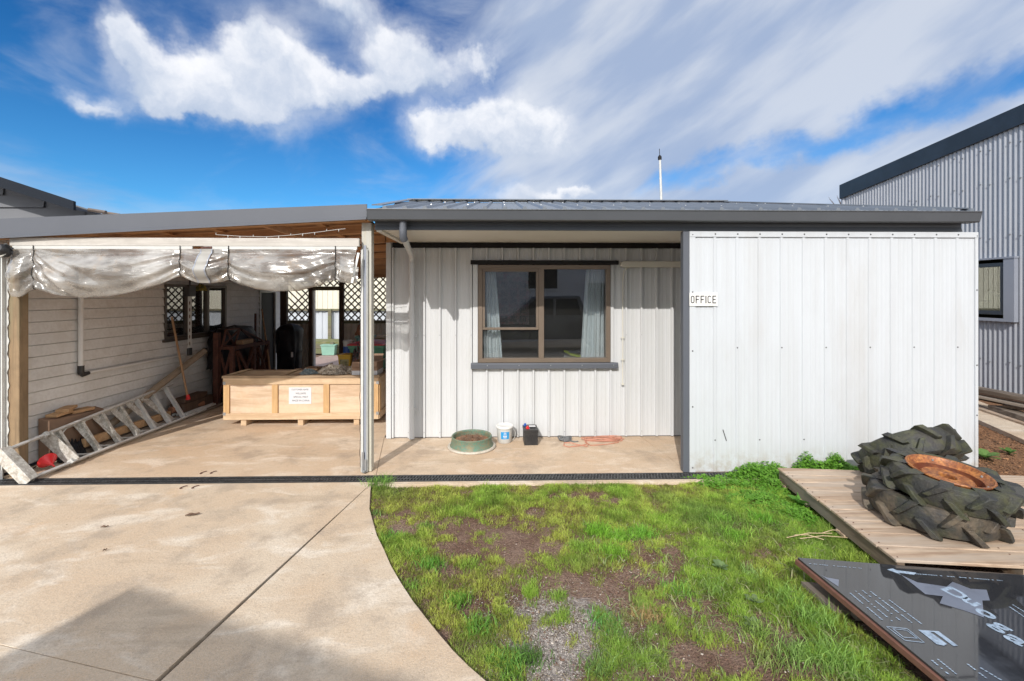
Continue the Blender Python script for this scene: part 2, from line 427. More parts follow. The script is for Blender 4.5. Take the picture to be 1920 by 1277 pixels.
M['shedwall'] = mat('grey corrugated steel', (.36, .375, .41), .35, var=(1.2, .4, (.31, .325, .36)), streak=((1, 8, .5), (.28, .30, .36), .4))
M['shedflash'] = mat('grey flashing', (.27, .29, .34), .4, var=(3, .3, (.23, .25, .30)))
M['siding'] = mat('cream weatherboard', (.76, .755, .74), .6, streak=((.4, .4, 9), (.68, .67, .65), .5), var=[(3, .4, (.52, .485, .44)), (26, .25, (.45, .415, .37))])
M['sidingd'] = mat('grey weatherboard', (.33, .33, .35), .6, var=(3, .4, (.27, .27, .29)))
M['sidingn'] = mat('pale weatherboard', (.55, .55, .56), .6, var=(3, .4, (.47, .47, .48)))
M['tile'] = mat('roof tiles', (.16, .12, .10), .8, var=(14, .6, (.09, .08, .07)))
M['asbestos'] = mat('beige corrugated sheet', (.72, .65, .57), .8, var=(4, .5, (.55, .49, .42)))
M['fence'] = mat('pale steel fence', (.50, .53, .58), .5, var=(2, .3, (.44, .47, .52)))
M['yardwall'] = mat('cream yard wall', (.66, .63, .52), .6, var=(2, .3, (.58, .55, .45)))
M['pavered'] = mat('reddish paving', (.34, .24, .21), .85, var=[(9, .6, (.42, .32, .28)), (2, .4, (.26, .19, .16))])
M['curtain'] = mat('pale blue curtain', (.88, .91, .93), .9, streak=((40, 2, .6), (.70, .78, .84), .5))
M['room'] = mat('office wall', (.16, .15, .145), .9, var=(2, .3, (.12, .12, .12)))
M['poster'] = mat('printed year planner', (.55, .45, .46), .6, var=[(26, .8, (.25, .28, .29)), (14, .6, (.55, .22, .24))])
M['file'] = mat('lime folder', (.50, .60, .06), .6, var=(9, .2, (.42, .5, .05)))
M['desk'] = mat('dark desk', (.06, .045, .04), .4, var=(6, .4, (.09, .07, .06)))
M['bottle'] = mat('label white', (.6, .6, .6), .5)
M['cablek'] = mat('black cord', (.01, .01, .01), .6)
M['whitefilm'] = mat('white print on film', (.36, .45, .56), .5, var=[(14, .5, (.25, .33, .43)), (60, .6, (.12, .15, .2))])
M['sheetedge'] = mat('brown board edge', (.17, .075, .05), .7, var=[(12, .6, (.12, .055, .04)), (40, .4, (.22, .11, .08))])
M['film'] = None

def concrete(name='concrete', warm=(1, 1, 1)):
    m = bpy.data.materials.new(name); m.use_nodes = True; t = m.node_tree; g = NB(t); b = t.nodes['Principled BSDF']
    p = g.n('ShaderNodeNewGeometry').outputs['Position']
    c = g.mix(g.ss(g.noise(p, 1.1, 5, .6, .8), .38, .64), (.52, .405, .295), (.56, .47, .37))
    c = g.mix(g.m('MULTIPLY', g.ss(g.noise(g.vm('MULTIPLY', p, (1., 1.9, 1)), 1.9, 6, .65, .6), .48, .68), .75), c, (.70, .645, .575))
    c = g.mix(g.m('MULTIPLY', g.ss(g.noise(g.vm('ADD', p, (7, 3, 0)), 2.4, 6, .68), .48, .68), .85), c, (.35, .285, .225))
    c = g.mix(g.m('MULTIPLY', g.ss(g.noise(g.vm('ADD', p, (2, 31, 0)), 1.5, 4, .6), .60, .76), .55), c, (.54, .36, .21))
    c = g.mix(g.m('MULTIPLY', g.ss(g.noise(p, 85, 4, .7), .44, .66), .45), c, (.33, .28, .235))
    c = g.mix(g.m('MULTIPLY', g.ss(g.noise(p, 190, 2, .6), .52, .68), .5), c, (.66, .60, .53))
    vo = g.n('ShaderNodeTexVoronoi'); g.put(vo.inputs['Vector'], g.vm('ADD', p, g.vm('SCALE', g.n('ShaderNodeTexNoise').outputs['Color'], None, sc=.1))); vo.inputs['Scale'].default_value = 9
    sp = g.m('MULTIPLY', g.ss(vo.outputs['Distance'], .075, .03), g.ss(g.noise(p, 2.1, 3), .50, .60))
    c = g.mix(g.m('MULTIPLY', sp, .8), c, (.16, .10, .07))
    vn = g.n('ShaderNodeTexVoronoi'); g.put(vn.inputs['Vector'], p); vn.inputs['Scale'].default_value = 38
    sn = g.m('MULTIPLY', g.ss(vn.outputs['Distance'], .14, .06), g.ss(g.noise(g.vm('ADD', p, (4, 9, 0)), 1.3, 4), .52, .62))
    c = g.mix(g.m('MULTIPLY', sn, .6), c, (.20, .14, .10))
    c = g.mix(g.m('MULTIPLY', g.ss(g.noise(g.vm('MULTIPLY', g.vm('ADD', p, (11, 5, 0)), (.55, 2.6, 1)), 1.7, 5, .6), .56, .70), .55), c, (.36, .29, .22))
    c = g.mix(g.m('MULTIPLY', g.ss(g.noise(g.vm('ADD', p, (1, 8, 0)), 28, 5, .75), .50, .68), .30), c, (.30, .24, .19))
    cr = g.n('ShaderNodeTexVoronoi', feature='DISTANCE_TO_EDGE'); g.put(cr.inputs['Vector'], g.vm('ADD', p, g.vm('SCALE', g.n('ShaderNodeTexNoise').outputs['Color'], None, sc=.0))); cr.inputs['Scale'].default_value = .55
    c = g.mix(1., c, (*warm, 1), 'MULTIPLY')
    t.links.new(c, b.inputs['Base Color']); b.inputs['Roughness'].default_value = .82
    h = g.m('ADD', g.m('MULTIPLY', g.noise(p, 60, 5, .7), .7), g.m('MULTIPLY', g.noise(p, 5, 4), .5))
    bn = g.n('ShaderNodeBump'); bn.inputs['Distance'].default_value = .006; t.links.new(h, bn.inputs['Height']); t.links.new(bn.outputs[0], b.inputs['Normal'])
    return m
M['concrete'] = concrete('concrete', (1.07, 1.03, .97)); M['patio'] = concrete('patio concrete', (1.07, .99, .91))

def soil():
    m = bpy.data.materials.new('soil'); m.use_nodes = True; t = m.node_tree; g = NB(t); b = t.nodes['Principled BSDF']
    p = g.n('ShaderNodeNewGeometry').outputs['Position']
    c = g.mix(g.ss(g.noise(p, 3.2, 6, .65), .36, .66), (.18, .105, .076), (.31, .215, .165))
    c = g.mix(g.m('MULTIPLY', g.ss(g.noise(p, 60, 4, .7), .44, .64), .6), c, (.11, .066, .05))
    at_ = g.n('ShaderNodeAttribute', attribute_name='zone'); s = g.sep(at_.outputs['Color'])
    vo = g.n('ShaderNodeTexVoronoi'); g.put(vo.inputs['Vector'], p); vo.inputs['Scale'].default_value = 75
    gr = g.mix(g.sep(vo.outputs['Color'])[0], (.20, .17, .15), (.44, .40, .37))
    c = g.mix(g.m('MULTIPLY', g.ss(g.m('ADD', s[0], g.m('MULTIPLY', g.m('SUBTRACT', g.noise(p, 14, 5, .7), .5), 1.1)), .35, .62), .85), c, gr)
    mu = g.mix(g.sep(vo.outputs['Color'])[1], (.15, .075, .04), (.36, .19, .10))
    mu = g.mix(g.ss(g.noise(p, 2.5, 4), .4, .65), mu, (.27, .15, .085))
    c = g.mix(s[1], c, mu)
    t.links.new(c, b.inputs['Base Color']); b.inputs['Roughness'].default_value = .95; b.inputs['Specular IOR Level'].default_value = .2
    h = g.m('ADD', g.m('MULTIPLY', g.noise(p, 45, 6, .75), 1.), g.m('MULTIPLY', vo.outputs['Distance'], -.5))
    bn = g.n('ShaderNodeBump'); bn.inputs['Distance'].default_value = .02; t.links.new(h, bn.inputs['Height']); t.links.new(bn.outputs[0], b.inputs['Normal'])
    return m
M['soil'] = soil()

def glass(k=3.3):
    m = bpy.data.materials.new('window glass'); m.use_nodes = True; t = m.node_tree; t.nodes.clear(); g = NB(t)
    tr = g.n('ShaderNodeBsdfTransparent'); tr.inputs[0].default_value = (.86, .88, .88, 1)
    gl = g.n('ShaderNodeBsdfGlossy'); gl.inputs['Roughness'].default_value = .0; gl.inputs[0].default_value = (1, 1, 1, 1)
    fr = g.n('ShaderNodeFresnel'); fr.inputs[0].default_value = 1.5
    f = g.m('MULTIPLY', fr.outputs[0], k, clamp=True)
    p = g.n('ShaderNodeNewGeometry').outputs['Position']
    vo = g.n('ShaderNodeTexVoronoi'); g.put(vo.inputs['Vector'], p); vo.inputs['Scale'].default_value = 22
    dirt = g.m('MULTIPLY', g.ss(vo.outputs['Distance'], .13, .05), g.ss(g.noise(p, 9, 3), .5, .62))
    df = g.n('ShaderNodeBsdfDiffuse'); df.inputs[0].default_value = (.6, .58, .54, 1)
    mx = g.n('ShaderNodeMixShader'); t.links.new(f, mx.inputs[0]); t.links.new(tr.outputs[0], mx.inputs[1]); t.links.new(gl.outputs[0], mx.inputs[2])
    mx2 = g.n('ShaderNodeMixShader'); t.links.new(g.m('ADD', g.m('MULTIPLY', dirt, .30), .012), mx2.inputs[0]); t.links.new(mx.outputs[0], mx2.inputs[1]); t.links.new(df.outputs[0], mx2.inputs[2])
    o = g.n('ShaderNodeOutputMaterial'); t.links.new(mx2.outputs[0], o.inputs[0])
    return m
M['glass'] = glass(); M['shedglass'] = glass(.7)

def plastic_film():
    m = bpy.data.materials.new('clear blind plastic'); m.use_nodes = True; t = m.node_tree; t.nodes.clear(); g = NB(t)
    p = g.n('ShaderNodeNewGeometry').outputs['Position']
    tr = g.n('ShaderNodeBsdfTransparent'); tr.inputs[0].default_value = (.93, .92, .90, 1)
    b = g.n('ShaderNodeBsdfPrincipled'); b.inputs['Roughness'].default_value = .22; b.inputs['Specular IOR Level'].default_value = 1.
    b.inputs['Coat Weight'].default_value = 1.; b.inputs['Coat Roughness'].default_value = .10; b.inputs['Coat IOR'].default_value = 1.65
    c = g.mix(g.ss(g.noise(p, 2.2, 6, .6), .40, .66), (.26, .245, .225), (.46, .44, .415))
    c = g.mix(g.m('MULTIPLY', g.ss(g.noise(g.vm('ADD', p, (3, 0, 5)), 4.5, 6, .7), .54, .72), .55), c, (.40, .27, .15))
    t.links.new(c, b.inputs['Base Color'])
    bn = g.n('ShaderNodeBump'); bn.inputs['Distance'].default_value = .01
    bn.inputs['Strength'].default_value = .65; hb = g.noise(g.vm('MULTIPLY', p, (3., 6., 11.)), 1.6, 5, .55, 1.6); t.links.new(hb, bn.inputs['Height']); t.links.new(bn.outputs[0], b.inputs['Normal'])
    f = g.ss(g.noise(g.vm('MULTIPLY', p, (1, 1, 2.5)), 3.2, 5, .6), .32, .66, .34, .86)
    mx = g.n('ShaderNodeMixShader'); t.links.new(f, mx.inputs[0]); t.links.new(tr.outputs[0], mx.inputs[1]); t.links.new(b.outputs[0], mx.inputs[2])
    o = g.n('ShaderNodeOutputMaterial'); t.links.new(mx.outputs[0], o.inputs[0])
    return m
M['blind'] = plastic_film()

def leafmat(name, rough=.5, tr=.42):
    m = bpy.data.materials.new(name); m.use_nodes = True; t = m.node_tree; g = NB(t); b = t.nodes['Principled BSDF']
    a = g.n('ShaderNodeAttribute', attribute_name='tint').outputs['Color']
    t.links.new(a, b.inputs['Base Color']); b.inputs['Roughness'].default_value = rough; b.inputs['Specular IOR Level'].default_value = .35
    tl = g.n('ShaderNodeBsdfTranslucent'); t.links.new(a, tl.inputs[0])
    mx = g.n('ShaderNodeMixShader'); mx.inputs[0].default_value = tr
    t.links.new(b.outputs[0], mx.inputs[1]); t.links.new(tl.outputs[0], mx.inputs[2])
    t.links.new(mx.outputs[0], t.nodes['Material Output'].inputs[0])
    return m
M['grass'] = leafmat('grass blade'); M['weed'] = leafmat('weed leaf', .45)

def tyremat(name, mud, grn):
    return mat(name, (.034, .035, .038), .58, var=[(3.5, .85, (.046, .048, .040)), (9, grn, (.085, .090, .035)), (5, mud, (.15, .115, .08)), (30, .4, (.022, .022, .024))], bump=[(14, .5), (60, .25)], spec=.35)
M['tyre'] = tyremat('tractor tyre rubber', .15, .6); M['tyremud'] = tyremat('muddy tractor tyre rubber', .85, .35)

# ================================================================== THE SETTING
def zone_mesh():
    """one ground sheet: fine where it shows, coarse out to the horizon"""
    xs = sorted(set([-600, -200, -60, -25, -12, -6, -3] + [round(-1.6 + .05 * i, 3) for i in range(0, 150)] + [6.2 + .25 * i for i in range(0, 24)] + [15, 25, 60, 200, 600]))
    ys = sorted(set([-600, -200, -60, -20, -8, -3, 0, 1] + [round(1.2 + .05 * i, 3) for i in range(0, 100)] + [6.5 + .5 * i for i in range(0, 20)] + [20, 30, 60, 200, 600]))
    vs = []; col = []
    gc = at(1055, 1165, z=0); gc2 = at(1000, 1240, z=0)
    for y in ys:
        for x in xs:
            z = -.04
            if -1.4 < x < 5.5 and 1.1 < y < 4.26:
                z = -.032 + .016 * mnoise.noise(Vector((x * 1.7, y * 1.7, 0))) + .010 * mnoise.noise(Vector((x * 7, y * 7, 3)))
            if x > 5.4 or y > 4.3: z = -.03 + .012 * mnoise.noise(Vector((x * 3, y * 3, 0)))
            vs.append((x, y, z))
            g1 = max(0, 1 - math.hypot((x - gc.x) / .50, (y - gc.y) / .42)); g2 = max(0, 1 - math.hypot((x - gc2.x) / .35, (y - gc2.y) / .3))
            mu = 1. if (x > 3.7 and y > 3.3) else 0.
            col.append((min(1, max(g1, g2) * 1.35), mu, 0, 1))
    nx = len(xs); fs = [(j * nx + i, j * nx + i + 1, (j + 1) * nx + i + 1, (j + 1) * nx + i) for j in range(len(ys) - 1) for i in range(nx - 1)]
    me = bpy.data.meshes.new('ground'); me.from_pydata(vs, [], fs); me.materials.append(M['soil'])
    a = me.color_attributes.new('zone', 'FLOAT_COLOR', 'POINT'); a.data.foreach_set('color', np.array(col, dtype=np.float32).ravel())
    me.polygons.foreach_set('use_smooth', [True] * len(fs))
    o = bpy.data.objects.new('ground', me); sc.collection.objects.link(o); tag(o, kind='structure')
zone_mesh()

kerb = [(-1.204, 4.225), (-1.175, 4.10), (-1.146, 3.992), (-1.085, 3.76), (-.988, 3.525), (-.91, 3.34), (-.811, 3.155), (-.72, 2.97), (-.622, 2.801), (-.515, 2.63), (-.406, 2.475),
        (-.322, 2.36), (-.238, 2.25), (-.155, 2.155), (-.069, 2.069), (.14, 1.87), (.42, 1.65), (.9, 1.38), (1.7, 1.1), (3.2, .8), (9, .4)]
def jx(y): return -1.206 - .1585 * (4.288 - y)
def slab(name, poly, z0=-.12, z1=0.):
    mb = MB(); mb.prism(poly, z0, z1, 'z'); return mb.build(name, M['patio' if name in ('patio', 'porch') else 'concrete'], kind='structure', bevel=.0015)
G_ = .0022
slab('driveway', [(jx(4.288) + G_, 4.288)] + [(kerb[0][0] + .03, 4.288)] + kerb + [(9, -9), (jx(-9) + G_, -9)])
yj = lambda x: 2.342 - .2525 * (x + 2.519)          # cross joint
xa = -1.576
slab('driveway', [(-9, yj(-9) + G_), (xa - G_, yj(xa) + G_), (jx(4.288) - G_, 4.288), (-9, 4.288)])
slab('driveway', [(-9, yj(-9) - G_), (-9, -9), (jx(-9) - G_, -9), (xa - G_, yj(xa) - G_)])
slab('path', [(-1.17, 4.288), (-1.17, 4.232), (2.75, 4.232), (2.75, 4.288)])
mb = MB(); mb.beam((jx(4.28), 4.28, -.022), (jx(-9), -9, -.022), .012, .026); mb.beam((xa - .008, yj(xa), -.022), (-9, yj(-9), -.022), .012, .026); mb.build('driveway_joint', mat('dirty joint', (.045, .035, .028), .95, var=(30, .5, (.08, .06, .045))), kind='structure')
pj = lambda y: -1.227 - .189 * (y - 4.489)
slab('patio', [(-4.80, 4.452), (pj(4.452) - G_, 4.452), (pj(5.62) - G_, 5.62), (-1.30, 5.64), (-1.30, 10.0), (-4.80, 10.0)])
pk = lambda y: 1.853 - .117 * (y - 4.446)
slab('porch', [(pj(4.452) + G_, 4.452), (pk(4.452) - G_, 4.452), (pk(5.70) - G_, 5.70), (pj(5.70) + G_, 5.70)])
slab('porch', [(pk(4.452) + G_, 4.452), (4.76, 4.452), (4.76, 5.70), (pk(5.70) + G_, 5.70)])
mb = MB(); mb.box(-5.2, 3, 10.02, 13.4, -.1, -.01); mb.build('pavement', M['pavered'], kind='structure')
# concrete strip by the shed
mb = MB(); mb.prism([(6.05, 4.9), (6.75, 4.9), (7.9, 7.6), (7.2, 7.6)], -.1, .03, 'z'); mb.build('footpath', M['concrete'], kind='structure', bevel=.004)

# drain channel with its grate
t = thing('drain_channel', (-1, 4.37, -.06), 'long black slotted drain grate set in the concrete in front of the building', 'drain')
mb = MB(); mb.box(-5.5, 2.75, 4.292, 4.302, -.06, .001).box(-5.5, 2.75, 4.438, 4.448, -.06, .001).box(-5.5, 2.75, 4.303, 4.437, -.06, -.05)
mb.build('channel', M['plasticblack'], t)
mb = MB(); mb.box(-5.5, 2.75, 4.304, 4.314, -.018, .003).box(-5.5, 2.75, 4.426, 4.436, -.018, .003).box(-5.5, 2.75, 4.367, 4.374, -.018, .002)
x = -5.5
while x < 2.7:
    for (ya, yb, sh) in ((4.315, 4.366, .0), (4.375, 4.425, .016)):
        mb.add([(x + sh, ya, .001), (x + sh + .013, ya, .001), (x + sh + .026, yb, .001), (x + sh + .013, yb, .001), (x + sh, ya, -.016), (x + sh + .013, ya, -.016), (x + sh + .026, yb, -.016), (x + sh + .013, yb, -.016)],
               [(0, 1, 2, 3), (0, 4, 5, 1), (1, 5, 6, 2), (2, 6, 7, 3), (3, 7, 4, 0)])
    x += .030
mb.build('grate', mat('worn black grate', (.035, .036, .038), .5, var=(20, .6, (.10, .10, .10))), t)

# ================================================================== THE OFFICE
WY = 5.59
RP = at(914, 600, y=WY).x - .008
off = thing('office_building', (.2, 6.2, 0), 'low off-white ribbed steel office with a bronze window and dark grey gutter', 'building')
WX0, WX1, WY0, WY1 = -.286, 1.333, .925, 2.118
pw = prof_rib(.1905, RP, .020, .029, .005, 2, .0014)
mb = MB(); fw = lambda s, t, d: (s, WY - d, t)
ribbed(mb, -1.36, 4.55, .012, 2.39, pw, fw, [(WX0 - .004, WX1 + .004, WY0 - .004, WY1 + .004)])
mb.build('cladding', M['whitewall'], off, recalc=False)
mb = MB(); mb.box(-1.40, 4.6, WY + .03, WY + .11, 0, 2.38)     # frame behind is cut for the window
mb = MB()
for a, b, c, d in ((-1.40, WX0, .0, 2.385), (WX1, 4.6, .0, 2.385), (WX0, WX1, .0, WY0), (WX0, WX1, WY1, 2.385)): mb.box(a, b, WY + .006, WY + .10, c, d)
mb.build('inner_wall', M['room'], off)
mb = MB(); mb.box(-1.405, -1.345, WY - .030, WY + .12, 0.004, 2.388).box(-1.408, -1.403, WY + .0, 8.9, .004, 2.388)
mb.build('corner_flashing', M['whitewall'], off, bevel=.002)
mb = MB(); mb.box(-1.33, 4.6, WY - .034, WY - .001, 2.325, 2.386); mb.build('head_trim', M['black'], off)
mb = MB(); mb.box(-1.40, 4.6, WY + .02, WY + .10, -.0, .012); mb.build('bottom_plate', M['black'], off)
mb = MB(); mb.box(-1.403, -1.30, 5.70, 8.9, 0, 2.385).box(4.5, 4.6, 5.70, 8.9, 0, 2.385).box(-1.403, 4.6, 8.9, 9.0, 0, 2.9); mb.build('side_wall', M['whitewall'], off)
# screws : small heads on the ribs, two rows
mb = MB()
for k in range(-6, 26):
    c = RP + k * .1905
    for z in (.075, 1.26):
        if -1.3 < c < 1.75 and not (z > .9 and WX0 < c < WX1 + .1):
            mb.lathe([(0, .004), (.004, .004), (.006, 0)], (0, 0, 0), 6); 
            n = 18; 
            for i in range(len(mb.v) - n, len(mb.v)):
                v = mb.v[i]; mb.v[i] = Vector((c + v.x, WY - .030 - v.z, z + v.y))
mb.build('screws', M['silver'], off, kind='stuff')
# soffit, fascia, gutter
mb = MB(); mb.box(-1.20, 4.60, 4.475, WY + .05, 2.392, 2.404).box(-1.22, -1.17, 4.46, WY, 2.37, 2.392); mb.build('soffit', M['soffit'], off)
mb = MB(); mb.box(-1.232, 4.60, 4.452, 4.474, 2.425, 2.56)
mb.add([(-1.232, 4.4515, 2.428), (4.60, 4.4515, 2.428), (4.60, 4.438, 2.384), (-1.232, 4.438, 2.384), (-1.232, 4.474, 2.384), (4.60, 4.474, 2.384)], [(0, 1, 2, 3), (3, 2, 5, 4)])
mb.build('fascia', M['fascia'], off)
gp = [(4.440, 2.462), (4.330, 2.458), (4.316, 2.466), (4.296, 2.548), (4.288, 2.556), (4.290, 2.562), (4.302, 2.560), (4.306, 2.55), (4.322, 2.47), (4.436, 2.47), (4.436, 2.55), (4.440, 2.55)]
mb = MB(); mb.prism(gp, -1.262, 4.645, 'x')
mb.prism([(4.440, 2.462), (4.330, 2.458), (4.316, 2.466), (4.296, 2.548), (4.29, 2.560), (4.44, 2.56)], -1.266, -1.2625, 'x').prism([(4.440, 2.462), (4.330, 2.458), (4.316, 2.466), (4.296, 2.548), (4.29, 2.560), (4.44, 2.56)], 4.6455, 4.649, 'x')
mb.build('gutter', M['grey'], off)
# roof : ribbed steel, front plane and its two hips
RZ = 3.165; RYr = 7.0; EY, EZ = 4.345, 2.572
sl = (RZ - EZ) / (RYr - EY)
def hipx(y, side): 
    f = (y - EY) / (RYr - EY)
    return (-1.20 + f * (-1.40 + 1.20)) if side < 0 else (4.62 + f * (3.44 - 4.62))
mb = MB(); pts = prof_rib(.1905, .03, .026, .026, .012, 2, .002)(-1.40, 4.62)
for a, b in zip(pts, pts[1:]):
    def tops(x):
        if x < -1.20: return None
        return RYr if x <= 3.44 else EY + (4.62 - x) / (4.62 - 3.44) * (RYr - EY)
    def bots(x): return EY if x >= -1.20 else EY + (-1.20 - x) / .20 * (RYr - EY)
    q = []
    for (x, d) in (a, b):
        y0 = bots(x); y1 = RYr if x <= 3.44 else tops(x)
        q.append(((x, y0, EZ + (y0 - EY) * sl + d), (x, y1, EZ + (y1 - EY) * sl + d)))
    mb.add([q[0][0], q[1][0], q[1][1], q[0][1]], [(0, 1, 2, 3)])
    if a[1] + b[1] > .01: mb.add([q[0][0], q[1][0], (q[1][0][0], q[1][0][1] + .001, q[1][0][2] - b[1] - .004), (q[0][0][0], q[0][0][1] + .001, q[0][0][2] - a[1] - .004)], [(0, 1, 2, 3)])
# left hip plane, right hip plane, back plane
mb.add([(-1.20, EY, EZ), (-1.40, RYr, RZ), (-2.5, 7.4, RZ - .27), (-1.75, EY + .35, EZ - .03)], [(0, 1, 2, 3)])
mb.add([(4.62, EY, EZ), (3.44, RYr, RZ), (4.62, 9.6, EZ)], [(0, 1, 2)])
mb.add([(3.44, RYr, RZ), (-1.40, RYr, RZ), (-2.6, 9.6, EZ), (4.62, 9.6, EZ)], [(0, 1, 2, 3)])
rf = mb.build('roof', M['roof'], off, recalc=False)
mb = MB(); mb.beam((-1.42, 6.97, RZ + .028), (3.46, 6.97, RZ + .028), .20, .012).beam((-1.40, 6.93, RZ + .03), (-1.20, EY + .06, EZ + .045), .10, .01).beam((3.44, 6.97, RZ + .028), (4.62, EY + .04, EZ + .03), .14, .012)
mb.build('ridge_cap', M['roof'], rf)
mb = MB()
for k in range(0, 17):
    for yy in (4.75, 5.9):
        xx = .03 + (k - 6) * .381
        if -1.1 < xx < 4.2: mb.lathe([(0, .012), (.008, .008), (.010, 0)], (xx, yy, EZ + (yy - EY) * sl + .026), 6)
mb.build('screws', M['silver'], rf, kind='stuff')
# downpipe
dp = MB(); dp.tube([(-.945, 4.385, 2.468), (-.945, 4.385, 2.335)], .034, 16).tube([(-.945, 4.385, 2.40), (-.945, 4.385, 2.352)], .037, 16)
o = dp.build('downpipe', M['greyp'], off, smooth=True, label='downpipe with grey elbow under the gutter')
dp = MB(); dp.tube([(-.945, 4.385, 2.345), (-.945, 4.39, 2.31), (-.94, 4.42, 2.285)], .036, 16); dp.build('elbow', M['greyp'], o, smooth=True)
dp = MB(); dp.tube([(-.94, 4.40, 2.30), (-1.075, 5.46, 2.215), (-1.085, 5.505, 2.17), (-1.085, 5.51, 2.08)], .031, 16).tube([(-1.085, 5.51, 2.12), (-1.085, 5.51, .02)], .034, 16)
dp.tube([(-1.085, 5.51, 2.13), (-1.085, 5.51, 2.03)], .037, 16); dp.build('pipe', M['whitewall'], o, smooth=True, label='white lower pipe running down the wall')
for zq in (1.24, .35): MB().box(-1.135, -1.035, 5.53, 5.563, zq, zq + .035).build('bracket', M['whitewall'], o)
# window
win = MB()
fy0, fy1 = WY - .05, WY + .05
def frame(mb, x0, x1, z0, z1, w, y0, y1): 
    mb.box(x0, x1, y0, y1, z0, z0 + w).box(x0, x1, y0, y1, z1 - w, z1).box(x0, x0 + w, y0, y1, z0 + w, z1 - w).box(x1 - w, x1, y0, y1, z0 + w, z1 - w)
frame(win, WX0, WX1, WY0, WY1, .052, fy0, fy1)
win.box(.452, .518, fy0 + .004, fy1 - .004, WY0 + .052, WY1 - .052)
wo = win.build('window', M['bronze'], off, bevel=.003)
mb = MB(); frame(mb, WX0 + .0525, .4515, 1.322, WY1 - .0525, .030, fy0 + .012, fy1 - .03); mb.box(WX0 + .053, .4515, fy0 - .004, fy0 + .010, 1.326, 1.346); mb.build('sash', M['bronze'], wo, bevel=.002)
mb = MB(); mb.box(WX0 + .0525, .4515, WY - .004, WY, WY0 + .0525, 1.3215).box(WX0 + .0825, .4215, WY - .010, WY - .006, 1.352, WY1 - .0825); mb.build('pane', M['glass'], wo, label='left pane of the window in two lights')
mb = MB(); mb.box(.5185, WX1 - .0525, WY - .004, WY, WY0 + .0525, WY1 - .0525); mb.build('pane', M['glass'], wo, label='tall right pane of the window')
mb = MB(); mb.box(-.378, 1.432, WY - .062, WY - .024, 2.122, 2.172); mb.build('window_head', M['black'], off, bevel=.002)
mb = MB(); mb.prism([(WY - .066, .853), (WY - .024, .853), (WY - .024, .921), (WY - .055, .921), (WY - .066, .905)], -.374, 1.424, 'x'); sl_ = mb.build('window_sill', M['greyp'], off)
mb = MB()
for k in range(5): mb.box(-.18 + k * .385, -.168 + k * .385, WY - .071, WY - .0665, .886, .898)
mb.build('screws', M['silver'], sl_, kind='stuff')
for a, b in ((-.350, -.292), (1.339, 1.375)): MB().box(a, b, WY - .034, WY - .002, .925, 2.12).build('window_flashing', M['whitewall'], off)
# cover duct and its cable on the right of the window
mb = MB(); cx = 1.49
pts = [(cx + .035 * math.cos(a) - .0, 2.125 + .036 * math.sin(a)) for a in np.linspace(math.pi / 2, 3 * math.pi / 2, 9)]
mb.prism([(p[0], p[1]) for p in pts] + [(4.4, 2.089), (4.4, 2.161)], WY - .085, WY - .024, 'y'); mb.build('pipe_duct', M['cream'], off, bevel=.004)
mb = MB(); mb.tube([(1.56, WY - .05, 2.09), (1.50, WY - .042, 2.05), (1.485, WY - .036, 1.9), (1.487, WY - .034, 1.2), (1.485, WY - .034, .66)], .007, 6).box(1.472, 1.50, WY - .045, WY - .028, .645, .665)
for z in (1.22, .95): mb.box(1.465, 1.507, WY - .042, WY - .03, z, z + .012)
mb.build('cable', M['cream'], off, smooth=True)
# the room behind the glass
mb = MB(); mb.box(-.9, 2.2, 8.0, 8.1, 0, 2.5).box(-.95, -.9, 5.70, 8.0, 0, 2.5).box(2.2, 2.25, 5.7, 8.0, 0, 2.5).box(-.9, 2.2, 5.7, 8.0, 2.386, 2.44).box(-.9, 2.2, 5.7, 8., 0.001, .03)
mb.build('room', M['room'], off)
def curtain(x0, x1, x2, x3, seed):
    """x0..x1 at the top, x2..x3 at the bottom"""
    mb = MB(); 
    def f(u, v):
        a = x0 + (x1 - x0) * u; b = x2 + (x3 - x2) * u; w = v ** .8
        x = a + (b - a) * w; y = WY + .10 + .022 * math.sin(u * 34 + seed + .5 * math.sin(v * 3)) * (.5 + .5 * v) + .02 * math.sin(u * 9 + v * 2 + seed)
        return (x, y, 2.10 - (2.10 - .86) * v)
    mb.grid(f, 70, 14); return mb
cu = curtain(WX0 + .04, WX0 + .20, WX0 + .04, WX0 + .30, 1).build('curtain', M['curtain'], smooth='all'); tag(cu, 'narrow pale blue curtain drawn to the left side of the office window', 'curtain', 'curtains inside the office window')
cu = curtain(1.06, 1.30, .98, 1.30, 4).build('curtain', M['curtain'], smooth='all'); tag(cu, 'wide pale blue curtain drawn to the right side of the office window', 'curtain', 'curtains inside the office window')
mb = MB(); mb.box(.1, 1.9, 5.74, 6.35, .84, .88).box(.12, .17, 5.8, 6.3, .03, .84).box(1.82, 1.87, 5.8, 6.3, .03, .84); o = mb.build('desk', M['desk']); tag(o, 'dark desk just behind the office window glass', 'desk')
t = thing('paper_stack', (.92, 5.9, .88), 'untidy stack of papers with a lime green folder on the desk behind the window', 'papers')
mb = MB()
for i in range(9):
    a = R(random.uniform(-14, 14)); mb.M = Matrix.Translation((.93 + random.uniform(-.02, .02), 5.90, .884 + i * .008)) @ Matrix.Rotation(a, 4, 'Z'); mb.box(-.11, .11, -.14, .14, 0, .006)
mb.build('papers', M['paper'], t)
mb = MB(); mb.M = Matrix.Translation((.95, 5.9, .966)) @ Matrix.Rotation(R(14), 4, 'Y') @ Matrix.Rotation(R(8), 4, 'Z'); mb.box(-.11, .12, -.15, .15, 0, .02); mb.build('folder', M['file'], t)
